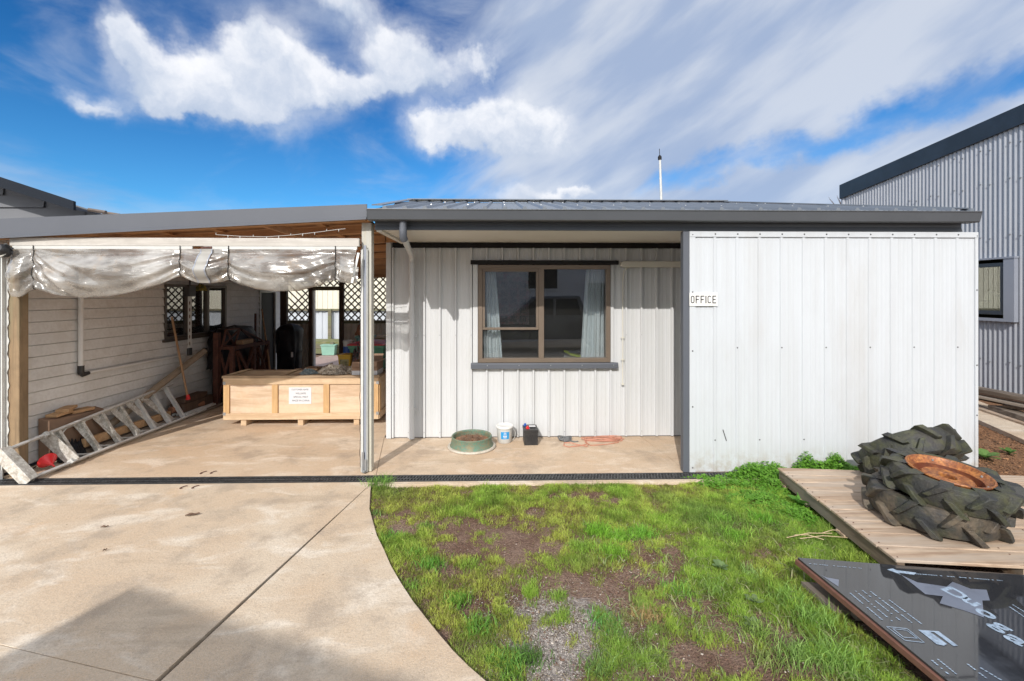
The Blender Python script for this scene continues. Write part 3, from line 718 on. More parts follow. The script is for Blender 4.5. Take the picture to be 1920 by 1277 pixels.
mb = MB(); mb.M = Matrix.Translation((.93, 5.95, 1.0)) @ Matrix.Rotation(R(-12), 4, 'Y'); mb.grid(lambda u, v: (-.1 + .2 * u, -.1 + .2 * v, .012 * math.sin(u * 6) + .01 * math.sin(v * 7)), 8, 8); mb.build('sleeve', M['greyp'], t)
t = thing('year_planner', (-.03, 6.9, 1.3), 'large printed year planner with reddish boxes hung inside behind the left pane', 'poster')
mb = MB(); mb.box(-.18, .42, 6.9, 6.91, 1.30, 2.10); mb.build('board', M['poster'], t)
mb = MB()
for j in range(5):
    for i in range(4):
        mb.box(-.15 + i * .14, -.05 + i * .14, 6.895, 6.899, 1.34 + j * .13, 1.43 + j * .13)
mb.build('month_box', mat('planner box', (.26, .25, .27), .7, var=(40, .8, (.55, .42, .42))), t)
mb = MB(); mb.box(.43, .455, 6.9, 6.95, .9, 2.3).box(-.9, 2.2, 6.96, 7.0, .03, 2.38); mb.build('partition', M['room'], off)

# antenna
t = thing('antenna', (3.18, 9.0, 2.6), 'thin white whip antenna with a dark tip sticking up behind the office roof', 'antenna')
mb = MB(); mb.tube([(3.205, 9.0, 2.6), (3.19, 9., 3.3), (3.152, 9., 4.50)], [.028, .026, .022], 10); mb.build('mast', M['pvc'], t, smooth=True)
mb = MB(); mb.tube([(3.152, 9., 4.44), (3.150, 9., 4.50), (3.149, 9., 4.53)], [.035, .037, .015], 10).tube([(3.149, 9, 4.52), (3.144, 9, 4.66)], .006, 6); mb.build('tip', M['black'], t)

# ================================================================== SCREEN WALL AND SIGN
PX0, PX1, PY = 1.785, 4.76, 4.45
t = thing('screen_wall', (3.2, 4.47, 0), 'large white ribbed steel screen wall standing right of the porch, behind the tyres', 'wall')
pp = prof_rib(.2225, at(1340, 600, y=PY).x, .022, .0105, .007, 3, .0012)
mb = MB(); ribbed(mb, PX0 + .065, PX1 - .02, .006, 2.37, pp, lambda s, tt, d: (s, PY - d, tt)); mb.build('cladding', M['white'], t, recalc=False)
mb = MB(); ribbed(mb, PX0 + .065, PX1 - .02, .006, 2.37, pp, lambda s, tt, d: (s, PY + .06 - d, tt)); mb.build('rear_cladding', M['white'], t, recalc=False)
mb = MB(); mb.box(PX0 + .065, PX0 + .122, PY - .0125, PY - .0005, .006, 2.322).box(PX1 - .03, PX1, PY - .0125, PY + .05, .006, 2.322); mb.build('edge_flashing', M['white'], t)
mb = MB(); mb.box(PX0 + .065, PX1, PY - .016, PY - .0005, 2.323, 2.378); mb.build('top_flashing', M['white'], t, bevel=.002)
mb = MB(); mb.box(PX0 + .004, PX0 + .064, PY - .006, PY + .062, .003, 2.383); mb.build('end_post', M['greyp'], t, bevel=.002)
mb = MB()
def screw(x, z, y=PY - .017):
    n0 = len(mb.v); mb.lathe([(0, .005), (.005, .005), (.0085, 0)], (0, 0, 0), 7)
    for i in range(n0, len(mb.v)):
        v = mb.v[i]; mb.v[i] = Vector((x + v.x, y - v.z, z + v.y))
ph = at(1340, 600, y=PY).x
for k in range(0, 14):
    c = ph + k * .2225
    if c < PX1: screw(c, 2.352)
for k in range(1, 14, 2):
    c = ph + k * .2225
    if c < PX1: screw(c - .0, 1.23, PY - .010)
for k in range(0, 3): screw(ph + .2225 * k * 2, .32, PY - .010)
for z in (.05, .65, 1.2, 1.78, 2.345): screw(PX0 + .095, z, PY - .013)
for z in (.55, 1.05, 1.8, 2.34): screw(PX1 - .014, z, PY - .013)
mb.build('screws', M['screw'], t, kind='stuff')
mb = MB(); p = at(1358, 832, y=PY); mb.beam((p.x - .015, PY - .0035, .42), (p.x + .02, PY - .0035, .31), .006, .004, (0, 1, 0)); mb.build('scratch', M['black'], t)

def text(s, size, name, material, parent=None, loc=(0, 0, 0), rot=(0, 0, 0), ext=.001, sx=1., align='CENTER', off=0.):
    c = bpy.data.curves.new(name, 'FONT'); c.body = s; c.size = size; c.extrude = ext; c.align_x = align; c.align_y = 'CENTER'; c.offset = off
    o = bpy.data.objects.new(name, c); sc.collection.objects.link(o)
    dg = bpy.context.evaluated_depsgraph_get(); me = bpy.data.meshes.new_from_object(o.evaluated_get(dg))
    bpy.data.objects.remove(o); me.materials.clear(); me.materials.append(material)
    o = bpy.data.objects.new(name, me); sc.collection.objects.link(o)
    if parent: o.parent = parent; loc = Vector(loc) - wloc(parent)
    o.location = loc; o.rotation_euler = rot; o.scale = (sx, 1, 1)
    return o
sgn = thing('office_sign', (2.0, PY - .02, 1.64), 'small white OFFICE sign with black letters on the left edge of the screen wall', 'sign')
p0 = at(1292, 549, y=PY - .02); p1 = at(1346, 574, y=PY - .02)
mb = MB(); mb.box(p0.x + .004, p1.x, PY - .022, PY - .0135, p1.z, p0.z); mb.build('plate', M['signwhite'], sgn, bevel=.002)
# stencil-like narrow letters made of strokes
def letters(word, x0, z0, lw, lh, gap, st, mb, y):
    x = x0
    for ch in word:
        V = lambda a: mb.box(x + a, x + a + st, y - .0015, y, z0, z0 + lh)
        Hh = lambda b, w=lw: mb.box(x + st + .0001, x + w, y - .0015, y, z0 + b, z0 + b + st)
        if ch == 'O':
            n = 10; c = (x + lw / 2); 
            out = []; inn = []
            for r_, lst in ((0, out), (st, inn)):
                rx = lw / 2 - r_; rz = lw / 2 - r_; top = z0 + lh - lw / 2; bot = z0 + lw / 2
                for i in range(n + 1): a = math.pi * i / n; lst.append((c + rx * math.cos(a), top + rz * math.sin(a)))
                for i in range(n + 1): a = math.pi + math.pi * i / n; lst.append((c + rx * math.cos(a), bot + rz * math.sin(a)))
            m_ = len(out)
            for i in range(m_):
                j = (i + 1) % m_; mb.add([(out[i][0], y, out[i][1]), (out[j][0], y, out[j][1]), (inn[j][0], y, inn[j][1]), (inn[i][0], y, inn[i][1])], [(0, 1, 2, 3)])
        elif ch == 'C':
            n = 12; c = (x + lw / 2); top = z0 + lh - lw / 2; bot = z0 + lw / 2; P_ = []
            for i in range(n + 1): a = R(15) + (math.pi - R(15)) * i / n; P_.append((math.cos(a), math.sin(a), top))
            for i in range(n + 1): a = math.pi + (math.pi - R(15)) * i / n; P_.append((math.cos(a), math.sin(a), bot))
            q = [[(c + (lw / 2 - r_) * a, zc + (lw / 2 - r_) * b) for a, b, zc in P_] for r_ in (0, st)]
            for i in range(len(P_) - 1): mb.add([(q[0][i][0], y, q[0][i][1]), (q[0][i + 1][0], y, q[0][i + 1][1]), (q[1][i + 1][0], y, q[1][i + 1][1]), (q[1][i][0], y, q[1][i][1])], [(0, 1, 2, 3)])
        elif ch == 'F': V(0); Hh(lh - st); Hh(lh * .5 - st / 2, lw * .85)
        elif ch == 'E': V(0); Hh(lh - st); Hh(lh * .5 - st / 2, lw * .85); Hh(0)
        elif ch == 'I': V(0); x += st + gap; continue
        x += lw + gap
    return x
lw, lh, gp_, st_ = .036, .074, .0125, .0085
mb = MB(); letters('OFFICE', p0.x + .016, (p0.z + p1.z) / 2 - lh / 2, lw, lh, gp_, st_, mb, PY - .0235); mb.build('lettering', M['signblack'], sgn)

# ================================================================== PATIO ROOF, POSTS, BLIND
def zr(x, y): return 2.482 + .0560 * (x + 1.3) - .068 * (y - 4.45)
pr = thing('patio_roof', (-3, 7, 2.1), 'low sloping patio roof with a wide grey barge over brown timber rafters', 'roof')
mb = MB(); XL, XR = -5.05, -1.30
mb.add([(XL, 4.415, zr(XL, 4.415) - .0), (XR, 4.415, zr(XR, 4.415)), (XR, 4.415, zr(XR, 4.4) + .142), (XL, 4.415, zr(XL, 4.4) + .185),
        (XL, 4.430, zr(XL, 4.415)), (XR, 4.430, zr(XR, 4.415)), (XR, 4.430, zr(XR, 4.4) + .142), (XL, 4.430, zr(XL, 4.4) + .185)],
       [(0, 1, 2, 3), (7, 6, 5, 4), (0, 4, 5, 1), (1, 5, 6, 2), (2, 6, 7, 3), (3, 7, 4, 0)])
mb.add([(XL, 4.400, zr(XL, 4.415) - .006), (XR, 4.400, zr(XR, 4.415) - .006), (XR, 4.430, zr(XR, 4.415) + .002), (XL, 4.430, zr(XL, 4.415) + .002), (XL, 4.400, zr(XL, 4.415) + .010), (XR, 4.400, zr(XR, 4.415) + .010), (XR, 4.415, zr(XR, 4.415) + .016), (XL, 4.415, zr(XL, 4.415) + .016)],
       [(0, 1, 2, 3), (0, 1, 5, 4), (4, 5, 6, 7)])
mb.build('barge', M['greyp'], pr)
mb = MB()
ribbed(mb, -5.05, -1.42, 4.43, 10.2, prof_wave(.076, .017, 6), lambda s, tt, d: (s, tt, zr(s, tt) + .118 + d))
mb.build('roof_sheet', M['roof'], pr, smooth='all', recalc=False)
# joists run across, boards above them
y = 4.47; k = 0
while y < 9.8:
    xr = -1.33 if y < 5.5 else -1.43; mb = MB()
    mb.add([(-4.9, y, zr(-4.9, y) - .0), (xr, y, zr(xr, y)), (xr, y, zr(xr, y) + .085), (-4.9, y, zr(-4.9, y) + .085), (-4.9, y + .045, zr(-4.9, y)), (xr, y + .045, zr(xr, y)), (xr, y + .045, zr(xr, y) + .085), (-4.9, y + .045, zr(-4.9, y) + .085)],
           [(0, 1, 2, 3), (7, 6, 5, 4), (0, 4, 5, 1), (1, 5, 6, 2), (2, 6, 7, 3), (3, 7, 4, 0)])
    mb.build('joist', M['rafter'], pr)
    y += .60 if k else .55; k += 1
for x in np.arange(-4.7, -1.4, .55): MB().beam((x, 4.52, zr(x, 4.52) + .10), (x, 9.9, zr(x, 9.9) + .10), .07, .028).build('batten', M['rafter'], pr)
mb = MB(); mb.add([(-4.9, 4.45, zr(-4.9, 4.45) + .112), (-1.43, 4.45, zr(-1.43, 4.45) + .112), (-1.43, 10, zr(-1.43, 10) + .112), (-4.9, 10, zr(-4.9, 10) + .112)], [(0, 1, 2, 3)])
mb.build('lining', M['rafter'], pr)
# braces seen at the top of the opening
MB().beam((-2.35, 4.50, 2.46), (-1.95, 4.95, 2.33), .035, .07).build('brace', M['rafter'], pr); MB().beam((-3.9, 4.50, 2.36), (-3.4, 4.95, 2.26), .035, .07).build('brace', M['rafter'], pr)
mb = MB(); mb.box(-4.70, -1.385, 4.452, 4.492, 2.222, 2.302); o = mb.build('lintel_beam', M['weather'], bevel=.003)
tag(o, 'weathered white timber beam across the top of the patio opening', 'beam')
pt = thing('patio_post', (-1.33, 4.56, 0), 'pale timber post with a metal track at the right end of the patio opening', 'post')
mb = MB(); mb.box(-1.384, -1.288, 4.53, 4.62, .004, 2.466); mb.build('post', M['postw'], pt, bevel=.003)
mb = MB(); mb.box(-1.384, -1.360, 4.500, 4.529, .01, 2.20).box(-1.340, -1.318, 4.500, 4.529, .01, 2.20); mb.build('track_cheek', M['pvc'], pt, bevel=.002)
mb = MB(); mb.box(-1.3598, -1.3402, 4.514, 4.529, .01, 2.24).box(-1.340, -1.330, 4.492, 4.4995, .01, 2.24); mb.build('track', M['shedflash'], pt)
mb = MB(); mb.box(-1.372, -1.352, 4.490, 4.4995, .01, .21).box(-1.345, -1.325, 4.484, 4.4915, .015, .14).lathe([(0, .02), (.012, .015), (.014, 0)], (-1.345, 4.47, .02), 8); mb.build('bracket', M['silver'], pt)
wv = [(-1.396 + .003 * math.sin(z * 23) + .002 * math.sin(z * 57), 4.52, z) for z in np.linspace(.05, 1.9, 60)]
mb = MB(); mb.tube(wv, .0028, 5); mb.build('edge_cord', M['cablek'], pt)
pt = thing('patio_post', (-4.66, 4.46, 0), 'brown treated timber post at the far left end of the patio opening', 'post')
mb = MB(); mb.box(-4.728, -4.628, 4.470, 4.56, .004, 2.22); mb.build('post', M['postb'], pt, bevel=.004)
mb = MB(); mb.box(-4.80, -4.770, 4.43, 4.47, .004, 2.16).box(-4.757, -4.745, 4.43, 4.46, .09, 2.16); mb.build('track_cheek', M['pvc'], pt)
mb = MB(); mb.box(-4.7695, -4.7575, 4.44, 4.46, .10, 2.16); mb.build('track', M['shedflash'], pt)
mb = MB(); mb.box(-4.77, -4.735, 4.425, 4.4295, .0, .09); mb.build('bracket', M['silver'], pt)
def wavy(u, v):
    z = .10 + 2.0 * v; return (-4.745 + u * (.022 + .007 * math.sin(z * 30) + .004 * math.sin(z * 73)), 4.462 - .0 * u, z)
mb = MB(); mb.grid(wavy, 1, 160); mb.build('weather_seal', M['pvc'], pt)

bl = thing('rolled_blind', (-3, 4.44, 1.9), 'dirty clear plastic blind tied up in sagging folds under the patio beam', 'blind')
mb = MB(); mb.box(-4.66, -2.97, 4.436, 4.4505, 2.190, 2.2195).box(-2.865, -1.40, 4.436, 4.4505, 2.190, 2.2195); mb.build('headrail', M['pvc'], bl, bevel=.002)
low = [(14, 545), (22, 556), (36, 557), (50, 548), (62, 540), (80, 546), (110, 554), (150, 558), (200, 556), (250, 546), (300, 532), (336, 517), (350, 523), (368, 530), (395, 531), (412, 529), (427, 524), (445, 533), (480, 542), (520, 546), (560, 545), (600, 534), (628, 524), (640, 529), (655, 531), (667, 531)]
lowx = [at(a, 540, y=4.42).x for a, b in low]; lowz = [at(a, b, y=4.42).z for a, b in low]
ties = [at(a, 500, y=4.42).x for a in (12, 60, 336, 427, 628, 700)]
BX0, BX1 = lowx[0], at(667, 530, y=4.42).x
def blindpt(u, v):
    x = BX0 + (BX1 - BX0) * u; zb = float(np.interp(x, lowx, lowz)); zt = 2.192
    i = max(0, min(4, sum(1 for q in ties if q <= x) - 1)); ta, tb = ties[i], ties[i + 1]; tt = (x - ta) / (tb - ta)
    sag = math.sin(math.pi * min(1, max(0, tt))); L = tb - ta
    h = zt - zb; z = zt - h * v
    # the belly rolls forward at the bottom; tied places are pinched flat
    belly = .012 + .085 * (.30 + .70 * sag) * max(0, math.sin(math.pi * min(1, max(0, (v - .12) / .88)))) ** .8
    ph_ = v * 13 + (tt - .5) ** 2 * 12 * (1 if i % 2 else .8) + i * 1.9
    amp = .011 * (1.15 - sag * .55) * min(1, v * 2.2)
    fold = amp * (math.sin(ph_ * 1.15 + 1.1 * math.sin(x * 1.7 + i)) + .45 * math.sin(ph_ * 2.3 + 1.6 * math.sin(x * 2.3)))
    fold += .010 * mnoise.noise(Vector((x * 2.2, v * 3.4, 1.5))) + .0035 * mnoise.noise(Vector((x * 8 + v * 5, v * 9 - x * 3, 4)))
    # long creases fanning out from the upper left tie, as in the first swag
    if i == 1:
        fan = math.atan2((zt - z) + .02, (x - ta) + .08); fold += .011 * math.sin(fan * 26) * min(1, v * 2) * (1 - tt * .6)
    if i in (3, 4):
        fan = math.atan2((z - zb) + .25, (tb - x) + .12); fold += .010 * math.sin(fan * 24) * min(1, v * 2.) * (tt * .8 + .2)
    pin = min(1, .35 + abs(x - min(ties, key=lambda q: abs(q - x))) * 12)
    return (x, 4.443 - belly * pin - fold * (.4 + .6 * pin), z)
mb = MB(); mb.grid(blindpt, 420, 60)
# the sheet turns under and comes back up behind
def blindbk(u, v):
    a = blindpt(u, 1.); x = a[0]; zb = a[2]; return (x, 4.443 - (4.443 - a[1]) * (1 - v) + .06 * v, zb - .014 * math.sin(math.pi * v) + .16 * v * v)
mb.grid(blindbk, 420, 8)
mb.build('plastic_sheet', M['blind'], bl, smooth='all')
for q in (60, 336, 427, 628):
    mb = MB()
    xx = at(q, 500, y=4.42).x; u = (xx - BX0) / (BX1 - BX0)
    mb.tube([(xx, 4.430, 2.225), (xx, 4.430, 2.18)] + [tuple(Vector(blindpt(u, v)) + Vector((0, -.006, 0))) for v in np.linspace(.05, 1, 14)] + [(xx, 4.45, blindpt(u, 1)[2] - .004)], .0038, 6)
    mb.build('tie_cord', M['cablek'], bl)
def strap(x0, x1, dy):
    def f(u, v):
        x = x0 + (x1 - x0) * u; uu = (x - BX0) / (BX1 - BX0); sh = -.018 * (1 / (1 + math.exp(-(v - .45) * 22))); q = blindpt(uu + sh / (BX1 - BX0), v); return (x + sh, min(q[1], 4.44) - dy - .006, q[2])
    return f
xs0, xs1 = at(374, 500, y=4.42).x, at(396, 500, y=4.42).x
mb = MB(); mb.grid(strap(xs0 + .018, xs1 - .0, .004), 4, 24); mb.build('strap', M['strap'], bl, smooth='all')
mb = MB(); mb.grid(strap(xs0 + .006, xs0 + .018, .006), 1, 24).grid(strap(xs1, xs1 + .012, .006), 1, 24); mb.build('strap_edge', M['shedflash'], bl, smooth='all')
mb = MB(); x = xs0 + .01; mb.box(x, xs1 - .002, 4.43, 4.4355, 2.196, 2.217); mb.build('strap_top', M['rust'], bl)
mb = MB(); q0 = at(672, 474, y=4.42); q1 = at(663, 531, y=4.42)
mb.beam((q0.x, 4.425, q0.z), (q1.x, 4.37, q1.z), .022, .006, (0, 1, 0)); mb.build('edge_batten', M['pvc'], bl)
# dark bundle and its tube end at the top left corner
t = thing('flood_lamp', (-4.66, 4.42, 2.14), 'round floodlight under black plastic at the top left corner of the patio', 'lamp')
mb = MB(); mb.M = Matrix.Translation((-4.665, 4.36, 2.165)) @ Matrix.Rotation(R(70), 4, 'X'); mb.lathe([(.0, .05), (.04, .05), (.055, .03), (.058, -.02), (.050, -.045)], n=20); mb.build('housing', M['plasticblack'], t, smooth=True)
mb = MB(); mb.M = Matrix.Translation((-4.665, 4.345, 2.14)) @ Matrix.Rotation(R(50), 4, 'X'); mb.lathe([(0, .0), (.045, .0), (.047, -.006)], n=20); mb.build('lens', M['cream'], t)
mb = MB()
mb.grid(lambda u, v: (-4.80 + .20 * u + .0 * v, 4.39 - .05 * math.sin(math.pi * u) + .02 * mnoise.noise(Vector((u * 5, v * 5, 0))), 2.245 - .075 * v - .04 * abs(u - .55) * 2 + .012 * math.sin(u * 17)), 22, 10)
mb.build('shroud', M['plasticblack'], t, smooth='all')
t = thing('power_cord', (-4.6, 4.6, 0), 'black cord with a round inline switch hanging down beside the left patio post', 'cord')
pa = at(47, 557, y=4.60); pb = at(32, 660, y=4.60); pc = at(36, 845, y=4.60)
mb = MB(); mb.tube([pa, pa.lerp(pb, .5) + Vector((.004, 0, 0)), pb, pb.lerp(pc, .1), pc.lerp(pb, .3), pc, pc + Vector((-.02, -.06, -.14)), pc + Vector((.05, -.10, -.165))], .005, 6); mb.build('cord', M['cablek'], t, smooth=True)
mb = MB(); mb.M = Matrix.Translation(pb) @ Matrix.Rotation(R(90), 4, 'X'); mb.lathe([(0, .022), (.030, .020), (.038, .008), (.038, -.008), (.030, -.02), (0, -.022)], n=18); mb.build('switch', M['plasticblack'], t, smooth=True)
# fairy lights
t = thing('fairy_lights', (-2.2, 4.46, 2.33), 'string of tiny clear fairy lights hung above the patio beam', 'string lights')
mb = MB(); pts = [at(a, b, y=4.46) for a, b in ((405, 440), (450, 443), (500, 444), (545, 441), (590, 436), (635, 430), (648, 429))]; mb.tube(pts, .0022, 5); mb.build('wire', M['pvc'], t)
for k in range(11):
    f = k / 10 * 5; i = min(5, int(f)); p = pts[i].lerp(pts[i + 1], f - i)
    mb = MB(); mb.tube([p, p + Vector((.002, -.004, .018 if k % 3 == 0 else -.022))], [.004, .0022], 6); mb.build('bulb', M['pvc'], t)

# ================================================================== WEATHERBOARD HOUSE ON THE LEFT
LX = -4.86
hs = thing('weatherboard_house', (-6, 7, 0), 'cream weatherboard house with a dark gable roof along the left of the patio', 'house')
HWZ0, HWZ1 = 1.10, 1.905
HWY0, HWY1 = at(306, 560, x=LX).y, at(422, 560, x=LX).y
DY0, DY1 = at(485, 560, x=LX).y, at(516, 560, x=LX).y
mb = MB()
zb = prof_board(.121, .02, .018)
pts = zb(.02, 2.42)
holes = [(HWY0, HWY1, HWZ0, HWZ1), (DY0, DY1, 0, 1.84)]
for a, b in zip(pts, pts[1:]):
    mid = (a[0] + b[0]) / 2
    for p, q in crop_iv(4.50, 10.4, [(h[0], h[1]) for h in holes if h[2] < mid < h[3]]):
        mb.add([(LX + a[1], p, a[0]), (LX + a[1], q, a[0]), (LX + b[1], q, b[0]), (LX + b[1], p, b[0])], [(0, 1, 2, 3)])
mb.build('weatherboards', M['siding'], hs, recalc=False)
mb = MB(); mb.box(LX - .02, LX + .02, 4.46, 4.50, .01, 2.42)
for c in ((4.5, HWY0, 0, 2.42), (HWY1, DY0, 0, 2.42), (DY1, 10.4, 0, 2.42), (HWY0, HWY1, 0, HWZ0), (HWY0, HWY1, HWZ1, 2.42), (DY0, DY1, 1.84, 2.42)): mb.box(LX - .14, LX - .024, c[0], c[1], c[2], c[3])
mb.build('wall_frame', M['siding'], hs)
mb = MB()
for a, b in ((HWY0, HWY0 + .04), (HWY0 + .46, HWY0 + .52), (HWY0 + .94, HWY0 + .99), (HWY1 - .04, HWY1)): mb.box(LX - .03, LX + .028, a, b, HWZ0, HWZ1)
mb.box(LX - .03, LX + .028, HWY0 + .0401, HWY1 - .0401, HWZ0, HWZ0 + .04).box(LX - .03, LX + .028, HWY0 + .0401, HWY1 - .0401, HWZ1 - .04, HWZ1).box(LX + .0, LX + .05, HWY0 - .03, HWY1 + .03, HWZ0 - .035, HWZ0 - .001)
w = mb.build('window', M['bronzed'], hs, label='dark framed window in three lights')
mb = MB(); mb.box(LX - .012, LX - .008, HWY0 + .04, HWY1 - .04, HWZ0 + .04, HWZ1 - .04); mb.build('pane', M['glass'], w)
# diamond mesh behind the panes
def lattice(mb, u0, u1, v0, v1, pitch, wd, th, fn):
    for sgn_, off in ((1, 0), (-1, th * 1.02)):
        c = -40 * pitch
        while c < 40 * pitch:
            # line v = sgn*u + c
            cand = []
            for u in (u0, u1):
                v = sgn_ * u + c
                if v0 <= v <= v1: cand.append((u, v))
            for v in (v0, v1):
                u = (v - c) * sgn_
                if u0 < u < u1: cand.append((u, v))
            if len(cand) >= 2:
                p = min(cand); q = max(cand)
                if math.hypot(q[0] - p[0], q[1] - p[1]) > .02:
                    dx, dy = .7071, .7071 * sgn_; n = (-dy * wd / 2, dx * wd / 2)
                    vs = []
                    for d in (off, off + th):
                        vs += [fn(p[0] + n[0], p[1] + n[1], d), fn(q[0] + n[0], q[1] + n[1], d), fn(q[0] - n[0], q[1] - n[1], d), fn(p[0] - n[0], p[1] - n[1], d)]
                    mb.add(vs, [(0, 1, 2, 3), (7, 6, 5, 4), (0, 4, 5, 1), (1, 5, 6, 2), (2, 6, 7, 3), (3, 7, 4, 0)])
            c += pitch
mb = MB(); mb.box(LX - .9, LX - .86, 6.0, 8.4, .4, 2.3); mb.build('blind', mat('pale inner blind', (.50, .49, .46), .8, var=[(4, .9, (.16, .15, .14)), (11, .5, (.34, .33, .30))]), hs)
mb = MB(); lattice(mb, HWY0 + .04, HWY1 - .04, HWZ0 + .04, HWZ1 - .04, .125, .022, .004, lambda u, v, d: (LX - .045 - d, u, v)); mb.build('diamond_mesh', M['bronzed'], hs)
mb = MB(); mb.box(LX - .03, LX + .03, DY0, DY0 + .04, 0.01, 1.84).box(LX - .03, LX + .03, DY1 - .04, DY1, 0.01, 1.84).box(LX - .03, LX + .03, DY0 + .041, DY1 - .041, 1.80, 1.84); mb.build('door_frame', M['pvc'], hs)
mb = MB(); mb.box(LX - .04, LX - .01, DY0 + .041, DY1 - .041, .01, 1.799); d_ = mb.build('door', M['black'], hs)
mb = MB(); mb.box(LX - .009, LX + .01, 9.28, 9.30, .05, 1.78); mb.build('closing_stile', M['shedflash'], d_)
# gable roof above
gy = 5.20; gx, gz = -4.79, 2.70; sl2 = .315
mb = MB()
for yy in (gy,):
    mb.add([(gx, yy, gz), (gx - 4.5, yy, gz + 4.5 * sl2), (gx - 4.5, yy, gz + 4.5 * sl2 + .17), (gx, yy, gz + .10),
            (gx, yy + .03, gz), (gx - 4.5, yy + .03, gz + 4.5 * sl2), (gx - 4.5, yy + .03, gz + 4.5 * sl2 + .17), (gx, yy + .03, gz + .10)],
           [(0, 1, 2, 3), (7, 6, 5, 4), (0, 4, 5, 1), (1, 5, 6, 2), (2, 6, 7, 3), (3, 7, 4, 0)])
mb.build('barge_board', M['darkbarge'], hs)
mb = MB()
for i in range(1, 14):
    x0 = gx + .22 - i * .32; 
    mb.add([(x0, 5.67, gz - .06 - (x0 - gx) * sl2), (x0 - .34, 5.67, gz - .04 - (x0 - .34 - gx) * sl2), (x0 - .34, 6.3, gz - .04 - (x0 - .34 - gx) * sl2), (x0, 6.3, gz - .06 - (x0 - gx) * sl2), (x0, 5.67, gz - .08 - (x0 - gx) * sl2 - .03), (x0, 6.3, gz - .08 - (x0 - gx) * sl2 - .03)],
           [(0, 1, 2, 3), (0, 3, 5, 4)])
mb.build('roof', M['tile'], hs)
mb = MB()
for k in range(3): mb = MB(); mb.tube([(gx + .10, gy + .3 + k * .2, gz + .03), (gx - .1, gy + .3 + k * .2, gz + .06)], .022, 6); mb.build('eave_tile', M['tile'], hs)
mb = MB(); mb.add([(gx, gy + .031, gz + .01), (gx - 4.5, gy + .031, gz + .01 + 4.5 * sl2), (gx - 4.5, gy + .41, gz + .01 + 4.5 * sl2), (gx, gy + .41, gz + .01)], [(0, 1, 2, 3)]); mb.build('gable_soffit', M['black'], hs)
mb = MB(); rk = lambda x: gz + (gx - x) * sl2 + .02
mb.prism([(-9.6, 2.2), (gx - .10, 2.2), (gx - .10, rk(gx - .10)), (-9.6, rk(-9.6))], 5.60, 5.66, 'y')
for k in range(22):
    za = 2.2 + k * .15; xr = min(gx - .11, gx - (za + .14 - gz - .02) / sl2)
    mb.add([(-9.6, 5.575, za), (xr, 5.575, za), (xr, 5.597, za + .14), (-9.6, 5.597, za + .14), (-9.6, 5.597, za), (xr, 5.597, za)], [(0, 1, 2, 3), (0, 4, 5, 1)])
mb.build('gable_boards', mat('shade toned gable board', (.15, .155, .17), .65, var=(3, .4, (.12, .125, .14))), hs)  # boards coloured dark to stand for the shade under the gable
mb = MB(); mb.box(-9.3, LX - .121, 4.50, 4.6, 0, 2.3); mb.build('front_wall', M['siding'], hs)
# white waste pipe on the wall
t = thing('waste_pipe', (LX + .05, 6, .8), 'white waste pipe with a black elbow running down and along the weatherboard wall', 'pipe')
pz = at(151, 702, x=LX + .05)
mb = MB(); pe = at(355, 664, x=LX + .05)
mb.tube([(LX + .055, pz.y, pz.z + .04), (LX + .055, pz.y, 2.22)], .026, 12).tube([(LX + .05, pz.y + .08, pz.z + .004), (pe.x, pe.y, pe.z), (pe.x, 8.4, pe.z + .03)], .017, 8); mb.build('pipe', M['signwhite'], t, smooth=True)
mb = MB(); mb.tube([(LX + .055, pz.y, pz.z + .10), (LX + .055, pz.y, pz.z + .01), (LX + .055, pz.y + .02, pz.z - .006), (LX + .052, pz.y + .10, pz.z + .0)], [.031, .031, .028, .021], 12); mb.build('elbow', M['plasticblack'], t, smooth=True)

# ================================================================== LATTICE SCREEN AT THE BACK
BY = 9.7
ls = thing('lattice_screen', (-3, BY, 0), 'dark diamond lattice screen with an open doorway at the back of the patio', 'screen')
X = lambda p: at(p, 552, y=BY).x
ra_z = at(600, 603, y=BY).z
for xa_, xb_, z_ in ((X(540), X(580), ra_z + .03), (X(589), X(637), 1.93), (X(645), -1.42, ra_z + .03)): mb = MB(); lattice(mb, xa_, xb_, z_, 2.35, .148, .026, .008, lambda u, v, d: (u, BY + d, v)); mb.build('lattice', M['darkwood'], ls)
for a, b in ((527, 539), (580, 588), (637, 645)):
    mb = MB(); mb.box(X(a), X(b), BY - .05, BY + .04, .003, 2.38); mb.build('post', M['darkwood'], ls, bevel=.003)
for q in ((X(540), X(580), BY - .03, BY - .002, ra_z - .04, ra_z + .03), (X(645), -1.42, BY - .03, BY - .002, ra_z - .04, ra_z + .03), (X(588) , X(637), BY - .03, BY + .03, 1.84, 1.925)): MB().box(*q).build('rail', M['oldwood'], ls, bevel=.002)
for xa_, xb_ in ((X(540), X(580)), (X(645), -1.42)): mb = MB(); ribbed(mb, xa_, xb_, .01, ra_z - .04, prof_wave(.105, .025), lambda s, tt, d: (s, BY + .01 - d, tt)); mb.build('corrugated_panel', M['asbestos'], ls, smooth='all', recalc=False)
mb = MB(); mb.box(X(587), X(590), BY - .052, BY + .05, .003, 1.84); mb.build('door_stop', M['pvc'], ls)
